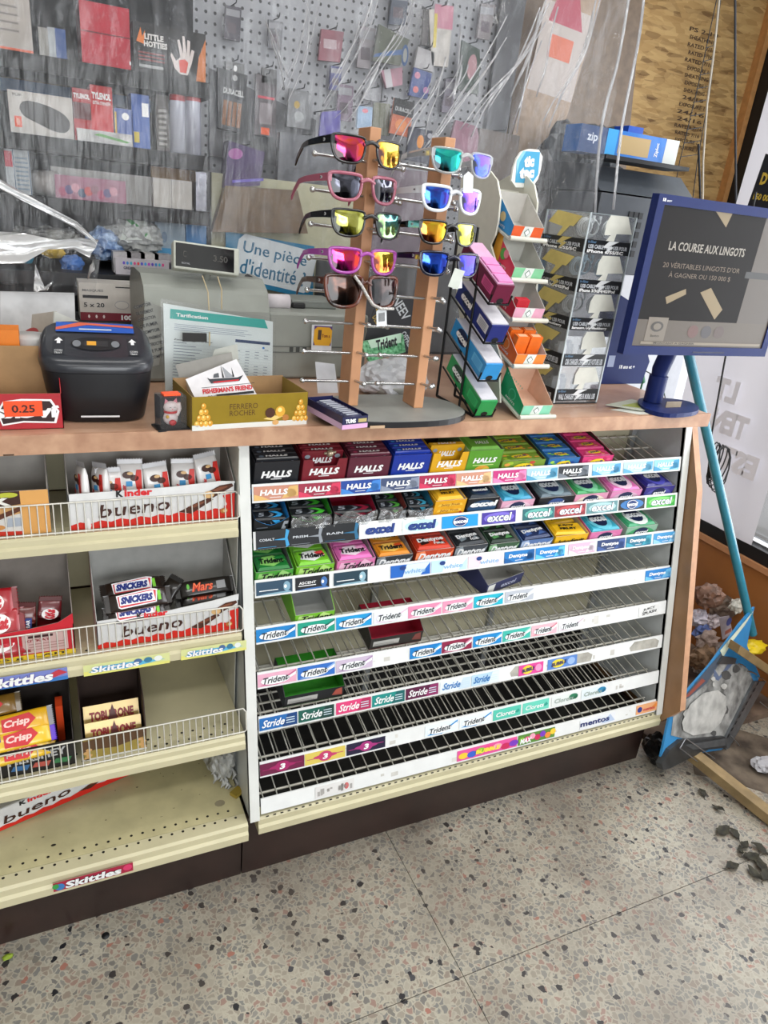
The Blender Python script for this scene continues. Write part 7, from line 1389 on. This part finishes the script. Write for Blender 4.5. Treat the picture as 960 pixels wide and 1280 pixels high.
# gathered folds: denser strips of the same film
foldm = film('fold_film', (.85,.85,.88,1), .62, .14, .14, wr=.8, scale=22, stretch=(4,1,.4), hi=.5, milk=.3)
FO = [([(522,-20),(505,40),(478,80),(440,140),(400,170)], .010), ([(395,-20),(386,30),(372,90),(352,140)], .008), ([(470,-20),(452,40),(415,110),(375,160)], .006), ([(560,60),(540,110),(505,160),(480,215)], .007), ([(640,20),(600,90),(560,150),(530,190)], .007), ([(690,-10),(650,70),(600,130),(575,175)], .010),
      ([(705,-20),(680,60),(655,120),(640,170)], .012), ([(752,-20),(735,60),(705,120),(690,160)], .010), ([(790,-20),(772,70),(752,160),(742,300)], .004), ([(806,-20),(795,60),(778,160),(765,262)], .003), ([(335,20),(345,60),(352,110)], .006), ([(582,30),(575,90),(560,118),(552,125)], .012)]
rr = random.Random(11)
for k, (pts, r_) in enumerate(FO):
    base = [at(a, c, YC-.03) for a, c in pts]
    for m_ in range(4 if k not in (8, 9) else 2):
        o1, o2 = rr.gauss(0, r_*1.4), rr.gauss(0, r_*2.4); t0, t1 = rr.uniform(0, .3), rr.uniform(.65, 1); P_ = []; N_ = 26
        if k in (8, 9): o1, o2, t0, t1 = .003*m_, .004*m_, 0, 1
        cs = [base[0]]+base+[base[-1]]
        def cat(t_):
            j = min(int(t_), len(base)-2); u_ = t_-j; a_, b_, c_, d_ = cs[j], cs[j+1], cs[j+2], cs[j+3]
            return .5*((2*b_)+(c_-a_)*u_+(2*a_-5*b_+4*c_-d_)*u_*u_+(3*b_-a_-3*c_+d_)*u_**3)
        for i in range(N_+1): P_.append(cat((t0+(t1-t0)*i/N_)*(len(base)-1))+V((o1+(o2-o1)*i/N_, .004*math.sin(i*.3+k), 0)))
        wmax = r_*(.38 if m_ == 0 else rr.uniform(.05, .2)); vs = []; wj = 1.0
        for i, p_ in enumerate(P_):
            wj = .8*wj+.2*rr.uniform(.3, 1.7); w_ = wmax*math.sin(math.pi*(i+.3)/(N_+.6))*wj; vs += [p_+V((-w_, .003, 0)), p_+V((-w_*.2, -.003-w_*.5, 0)), p_+V((w_, .004, 0))]
        fs = [(i*3+c_, (i+1)*3+c_, (i+1)*3+c_+1, i*3+c_+1) for i in range(N_) for c_ in range(2)]
        b = MB(); b.add(vs, fs, foldm, True); o = b.build('curtain_fold'); o.parent = bpy.data.objects['plastic_curtain']
# window reflection on the curtain, built as white film pieces at the far left
glarem = film('glare_film', (1,1,1,1), .06, .18, .15, wr=.5, scale=14, hi=0, milk=.5)
def sheetpoly(pts, y, nm, mat):
    b = MB(); n_ = len(pts)//2; top = [at(a, c, y) for a, c in pts[:n_]]; bot = [at(a, c, y-.02) for a, c in pts[n_:]][::-1]; vs = []; m__ = 5
    for i in range(n_):
        for j in range(m__+1): p_ = top[i].lerp(bot[i], j/m__); p_.y += .012*math.sin(i*1.7+j*1.9); vs.append(p_)
    fs = [(i*(m__+1)+j, (i+1)*(m__+1)+j, (i+1)*(m__+1)+j+1, i*(m__+1)+j+1) for i in range(n_-1) for j in range(m__)]
    b.add(vs, fs, mat, True); o = b.build(nm); o.parent = bpy.data.objects['plastic_curtain']
sheetpoly([(-20,212),(20,236),(60,258),(95,276),(120,300), (122,306),(92,284),(58,266),(18,245),(-20,225)], YC-.03, 'curtain_glare', glarem)
sheetpoly([(-20,288),(30,292),(70,300),(100,297),(124,300), (112,322),(92,312),(60,312),(30,328),(-20,330)], YC-.03, 'curtain_glare', glarem)
sheetpoly([(44,330),(48,340),(52,350),(56,358),(66,352), (60,362),(56,364),(50,364),(46,364),(42,364)], YC-.03, 'curtain_glare', glarem)
sheetpoly([(117,324),(118,330),(119,335), (109,350),(110,340),(112,334)], YC-.04, 'curtain_glare', glarem)
# ------------------------------------------------------------------ storefront banner, lower right heap, leaves
bx = XW-.012; n_ = 14; vs = []; fs = []
for i in range(n_+1):
    y = .176+(.60-.176)*i/n_
    for j in range(9): z = .478+(2.4-.478)*j/8; vs.append((bx-.006-.012*math.sin(i*.9+j*.35)*(.3+j*.12), y+.01*math.sin(j*.8), z))
for i in range(n_):
    for j in range(8): a = i*9+j; fs.append((a, a+1, a+10, a+9))
bm = bpy.data.materials.new('banner_vinyl'); bm.use_nodes = True; nt = bm.node_tree; pb = nt.nodes['Principled BSDF']; pb.inputs['Base Color'].default_value = hx('#d0cdd2'); pb.inputs['Roughness'].default_value = .45; tl = nt.nodes.new('ShaderNodeBsdfTranslucent'); tl.inputs[0].default_value = hx('#dad6da'); mx = nt.nodes.new('ShaderNodeMixShader'); mx.inputs[0].default_value = .25
nt.links.new(pb.outputs[0], mx.inputs[1]); nt.links.new(tl.outputs[0], mx.inputs[2]); nt.links.new(mx.outputs[0], nt.nodes['Material Output'].inputs[0])
bt = thing('window_banner', 'pale vinyl banner with reversed lettering hanging in the shop window at the right', 'banner', (0, 0, 0))
b = MB(); b.add(vs, fs, bm, True); b.build('vinyl', bt)
lf = P('#ece9ee'); q_ = atx(920, 540, bx-.03)
fr = Fr((bx-.024, .60, 0), (0,-1,0), (0,0,1), .424, 1)
b = MB()
for s_, (px, py), w_, h_ in (('LT', (908, 488), .22, .075), ('TEN', (912, 530), .34, .078), ('EST', (922, 578), .36, .08)):
    q = atx(px, py, bx-.024); b.text(fr, s_, (.60-q.y)/.424, q.z, w_, h_, lf, 3, bold=.06, mirror=True)
b.build('reversed_lettering', bt)
gsn = [atx(934,258,1.6), atx(970,264,1.6), atx(985,200,1.6), atx(957,192,1.6)]
o = quad3('window_sign', gsn, .003, M('#1c1c20', .4), lambda b, f: (b.text(f, "4", .5, .88, .14, .1, P('#c8a83a'), 1), b.text(f, "D'OR", .5, .55, .7, .24, P('#c8a83a'), 1, bold=.05), b.text(f, '150 000 $', .5, .2, .8, .14, P('#c8a83a'), 1, bold=.03))); tag(o, 'small black sign with gold lettering at the right edge above the monitor', 'sign')
cg = MB()
for k in range(7):
    c = at(893+k*1.2, 575+k*2, .25); cg.tube([c+V((.022*math.cos(a*.5236)*(1+.1*k), .01*math.sin(a*.5236+k), .055*math.sin(a*.5236)*(1+.06*k))) for a in range(12)], .0022, blackm, 5, closed=True)
cg.tube([at(945,240,.25), at(905,456,.25), at(899,490,.25), at(890,540,.25), at(884,600,.25)], .003, blackm, 6); o = cg.build('cable_coil'); tag(o, 'coil of black cable hanging behind the turquoise handle', 'cable')
def onp(px, py, y0=-.215, k=.32, m=.25, x0=1.2):
    d = ray(px, py); t_ = (y0 + k*(CAMC.z) + m*(CAMC.x-x0) - CAMC.y)/(d.y-k*d.z-m*d.x); return CAMC+d*t_
nP = V((-.25, 1, -.32)).normalized()
def ppoly(b, pts, mat, l=0, th=0.0):
    q = [onp(a, c) - nP*l for a, c in pts]; n_ = len(q)
    if th: 
        r_ = [p_+nP*th for p_ in q]; b.add(q+r_, [tuple(range(n_)), tuple(reversed(range(n_, 2*n_)))]+[(i, (i+1) % n_, n_+(i+1) % n_, n_+i) for i in range(n_)], mat)
    else: b.poly(q, mat)
def cz(x, y): return (820+x/4.92, 740+y/4.92)
fd = thing('fallen_display', 'fallen cardboard floor display with grey stone print and blue edges beside the counter', 'display', (0,0,0))
blu = M('#2f7fb5', .4, noise=.06, coat=.1); b = MB()
hd = [cz(*q) for q in [(20,1055),(45,950),(70,830),(90,740),(130,680),(330,450),(440,300),(520,190),(606,92),(575,250),(560,330),(640,520),(410,970),(200,1000)]]
ppoly(b, hd, blu, 0, .006); b.build('header_card', fd)
stone = M('#6e6e6c', .7, noise=.35, scale=22, col2='#a3a3a0', name='stone_print'); b = MB()
ppoly(b, [cz(*q) for q in [(90,880),(110,720),(170,650),(300,560),(350,450),(470,430),(560,470),(610,570),(430,890),(180,905)]], stone, .001)
r_ = random.Random(3); lite = M('#adaca8', .7, noise=.2, scale=30); dkst = M('#4c4c4c', .7, noise=.2, scale=30)
for k in range(26):
    cx, cy = r_.uniform(140,560), r_.uniform(470,870)
    if cx > 610-(cy-480)*.45 or cy < 900-(cx-60)*1.35: continue
    s_ = r_.uniform(14,34); ppoly(b, [cz(cx+s_*math.cos(a)*r_.uniform(.7,1.1), cy+s_*math.sin(a)*r_.uniform(.7,1.1)) for a in [q*math.pi/4 for q in range(8)]], r_.choice([lite, dkst, dkst]), .0014+.0001*k)
ppoly(b, [cz(*q) for q in [(150,800),(200,690),(280,620),(370,600),(420,640),(425,720),(390,800),(330,860),(220,880),(160,850)]], lite, .0046); b.build('stone_print', fd)
b = MB(); ppoly(b, [cz(*q) for q in [(130,690),(330,450),(445,320),(400,420),(310,560),(200,650)]], M('#45505e', .5), .0012); ppoly(b, [cz(*q) for q in [(170,650),(280,530),(300,545),(200,640)]], P('#8a4a40'), .0018); ppoly(b, [cz(*q) for q in [(390,360),(440,300),(600,110),(545,200),(470,300),(410,400)]], M('#c2cbb8', .5), .0018); ppoly(b, [cz(*q) for q in [(355,470),(350,530),(380,545),(470,440),(440,440),(385,520)]], P('#5a6a86'), .0018); b.build('title_band', fd)
b = MB(); mt_ = M('#66696c', .35, .5, noise=.15); ppoly(b, [cz(*q) for q in [(590,545),(660,545),(420,975),(395,930)]], mt_, .009, .008)
for k in range(9): c = (610-(k*22.5), 545+k*40); ppoly(b, [cz(c[0]-4, c[1]+4), cz(c[0]+6, c[1]-2), cz(c[0]-6, c[1]+22), cz(c[0]-16, c[1]+26)], BK, .0105)
b.build('slotted_upright', fd)
b = MB(); ppoly(b, [cz(*q) for q in [(10,1050),(60,960),(130,905),(400,882),(412,950),(300,960),(190,1010),(60,1075),(20,1085)]], M('#2e3032', .4, noise=.3, scale=30), .012, .018); ppoly(b, [cz(*q) for q in [(150,930),(400,890),(400,935),(200,960)]], M('#4c4e50', .45, noise=.2), .014); b.build('base_tray', fd)
b = MB(); ppoly(b, [cz(*q) for q in [(370,440),(400,390),(480,405),(470,440)]], M('#3a3c3e', .4), .008, .006)
for pts in ([(480,435),(500,440),(520,455)], [(535,480),(560,485),(590,500)], [(600,520),(625,525),(650,545)]): b.tube([onp(*cz(*q))-nP*.014 for q in pts], .0022, chrome, 6)
b.build('shelf_clip', fd)
b = MB(); wq = M('#8f9194', .3, .7)
for pts in ([(105,945),(140,885),(320,1010)], [(105,945),(230,1040)], [(600,665),(700,745)], [(530,800),(700,930)], [(420,870),(530,1000)]): b.tube([onp(*cz(*q))-nP*.02 for q in pts], .0016, wq, 5)
b.build('bent_wire', fd)
o = quad3('blue_panel', [onp(903,938,-.15), onp(975,942,-.15), onp(985,850,-.15), onp(945,862,-.15)], .005, M('#2f84c0', .4, noise=.2, scale=12), lambda b, f: [b.decal(f, [(.12+.1*q,.04),(.2+.1*q,.06),(.17+.1*q,.2),(.11+.1*q,.16)], WH, 1) for q in range(3)]); o.parent = fd
wd = M('#8a7450', .6, noise=.2, scale=20, bump=.2, name='weathered_wood')
def plank(p0, p1, w_, h_, lab, z0):
    d = (p1-p0); L_ = d.length; d.normalize(); s_ = V((-d.y, d.x, 0)).normalized(); b = MB(); f = Fr(p0, d, s_, 1, 1)
    b.add([p0, p1, p1+s_*w_, p0+s_*w_, p0+V((0,0,h_)), p1+V((0,0,h_)), p1+s_*w_+V((0,0,h_)), p0+s_*w_+V((0,0,h_))], [(0,3,2,1),(4,5,6,7),(0,1,5,4),(1,2,6,5),(2,3,7,6),(3,0,4,7)], wd); o = b.build('wood_plank', bevel=.001); return tag(o, lab, 'plank')
a0, a1 = onz(859,950,.03), onz(985,1052,.002); plank(a0, a1, .035, .028, 'worn wooden plank lying on the floor at the lower right', 0)
a0, a1 = onp(905,813)-nP*.04, onp(972,858)-nP*.04; plank(a0, a1, .035, .028, 'shorter wooden plank resting on the fallen display', 0)
o = crumple('yellow_bag', onp(952, 812)-nP*.0+V((0,.03,-.01)), .05, .03, .02, M('#d8bc1c', .4, bump=.3), 41, .3, 3); tag(o, 'bright yellow bag corner behind the upper plank', 'bag')
o = crumple('tissue', onz(953, 955, .02), .03, .025, .02, M('#a9a7ab', .8, bump=.5), 42, .4, 3); tag(o, 'crumpled white tissue on the floor by the blue panel', 'tissue')
p_ = onz(826, 935, .03); o = crumple('black_bag', (1.16, -.14, .045), .03, .05, .045, M('#101113', .35, bump=.5), 43, .3, 3); tag(o, 'black plastic scrap crushed between counter foot and fallen display', 'bag')
q = [onz(*a, .0006) for a in ((868,968),(905,975),(985,1000),(985,930),(900,905),(862,930))]; b = MB(); b.poly(q, M('#4a3e34', .9, noise=.4, scale=14, col2='#6f6254')); b.poly([p_+V((0,0,-.0004)) for p_ in q][::-1], M('#4a3e34', .9)); o = b.build('dirty_sheet'); tag(o, 'dirty brown paper sheet flat on the floor under the fallen display', 'paper')
# rubbish behind the display
dm = M('#54443a', .9, noise=.3, scale=10, col2='#7a6656'); b = MB(); b.box(1.2, 1.745, -.1, .6, 0.0005, .02, dm); o = b.build('flattened_carton'); tag(o, 'flattened dirty brown carton on the floor behind the end panel', 'cardboard')
scr_ = [((872,772),.035,'#b9b2bc','white and blue crumpled wrapper nearest the end panel'),((884,800),.04,'#a8948a','pale pink wrapper in the rubbish heap'),((893,775),.035,'#c8bcc0','white paper with red print standing in the heap'),((880,822),.05,'#8f7358','kraft paper crumple low in the heap'),((872,845),.035,'#b4b2b0','clear white film scrap at the foot of the heap'),((905,760),.05,'#6a5a4e','brown paper sheet at the back of the heap'),((886,745),.05,'#6a4c3c','round brown sack against the low wall'),((898,815),.045,'#8f8480','grey wrapper in the middle of the heap'),((878,790),.035,'#5f74b0','blue scrap of wrapper in the heap'),((922,757),.03,'#c4c2b8','torn white paper against the low wall')]
for k, ((px, py), s_, c_, lab) in enumerate(scr_):
    q = at(px, py, .12+.03*(k % 3)); q.z = max(q.z, .035); o = crumple('rubbish_scrap', q, s_, s_*.7, s_*.8, M(c_, .6, noise=.35, scale=35, bump=.3), 60+k, .45, 3); tag(o, lab, 'wrapper', 'rubbish behind the display')
b = MB(); q = [at(899,772,.06), at(912,770,.06), at(916,792,.07), at(903,800,.07)]; o = quad3('printed_sheet', [q[3], q[2], q[1], q[0]], .001, M('#b8aeb8', .6), lambda b, f: (b.disc(f, .5, .6, .25, .15, P('#4a5aa8'), 1), b.rect(f, .2, .15, .8, .3, P('#b06a5a'), 1))); tag(o, 'small white sheet with blue and red print in the rubbish heap', 'paper')
# leaves
lm_ = M('#1f1c12', .7, noise=.3, scale=60, col2='#3a3626', name='dry_leaf')
LV = [(877,992,.022,.6),(897,1012,.022,1.4),(903,1040,.034,-.5),(917,1043,.026,.8),(930,1058,.026,-.3),(938,1072,.03,-.9),(949,1062,.03,1.2),(950,1082,.034,.3),(942,1093,.03,.9),(957,1095,.03,-.2),(915,1084,.028,-.7),(925,1065,.018,0.4)]
for k, (px, py, L_, a) in enumerate(LV):
    L_ *= 1.45
    q = onz(px, py, .0008); b = MB(); n_ = 7; vs = []; 
    for i in range(n_+1):
        t_ = i/n_; w_ = L_*.28*math.sin(math.pi*min(1, t_*1.02+.02))**.8*(1+.25*((-1)**i)*.5); zc = .002+.006*math.sin(t_*3+k)**2
        vs += [((t_-.5)*L_, -w_, zc+.002), ((t_-.5)*L_, 0, zc-.001), ((t_-.5)*L_, w_, zc+.003)]
    b.add(vs, [(i*3+c_, (i+1)*3+c_, (i+1)*3+c_+1, i*3+c_+1) for i in range(n_) for c_ in range(2)], lm_, True); b.tube([(-.5*L_,0,.002), (-.7*L_,.002,.002)], .0008, lm_, 4)
    o = b.build('dry_leaf', loc=q); o.rotation_euler.z = a+.6
    tag(o, 'dark dry leaf on the terrazzo, '+['nearest the plank tip', 'alone below the plank tip', 'long one left of the pair', 'broad one right of the long leaf', 'upper one of the clump at the right edge', 'curled one in the clump at the right edge', 'one touching the right edge of the frame', 'in the middle of the clump', 'lowest in the clump', 'at the frame edge below the clump', 'lone leaf left of the clump', 'smallest above the clump'][k], 'leaf', 'dry leaves on the floor')
q = onz(132, 1170, 0); b = MB(); b.lathe([(0,0),(.0075,0),(.0075,.0015),(0,.0018)], blackm, 14); o = b.build('gum_spot', loc=q+V((0,0,.0002))); tag(o, 'black flattened gum spot on the floor near the brown kick board', 'stain')
q = onz(10, 1198, 0); o = crumple('green_scrap', q+V((0,0,.004)), .010, .006, .004, M('#8aa02a', .5), 77, .3, 2); tag(o, 'small yellow green scrap on the floor at the left frame edge', 'wrapper')
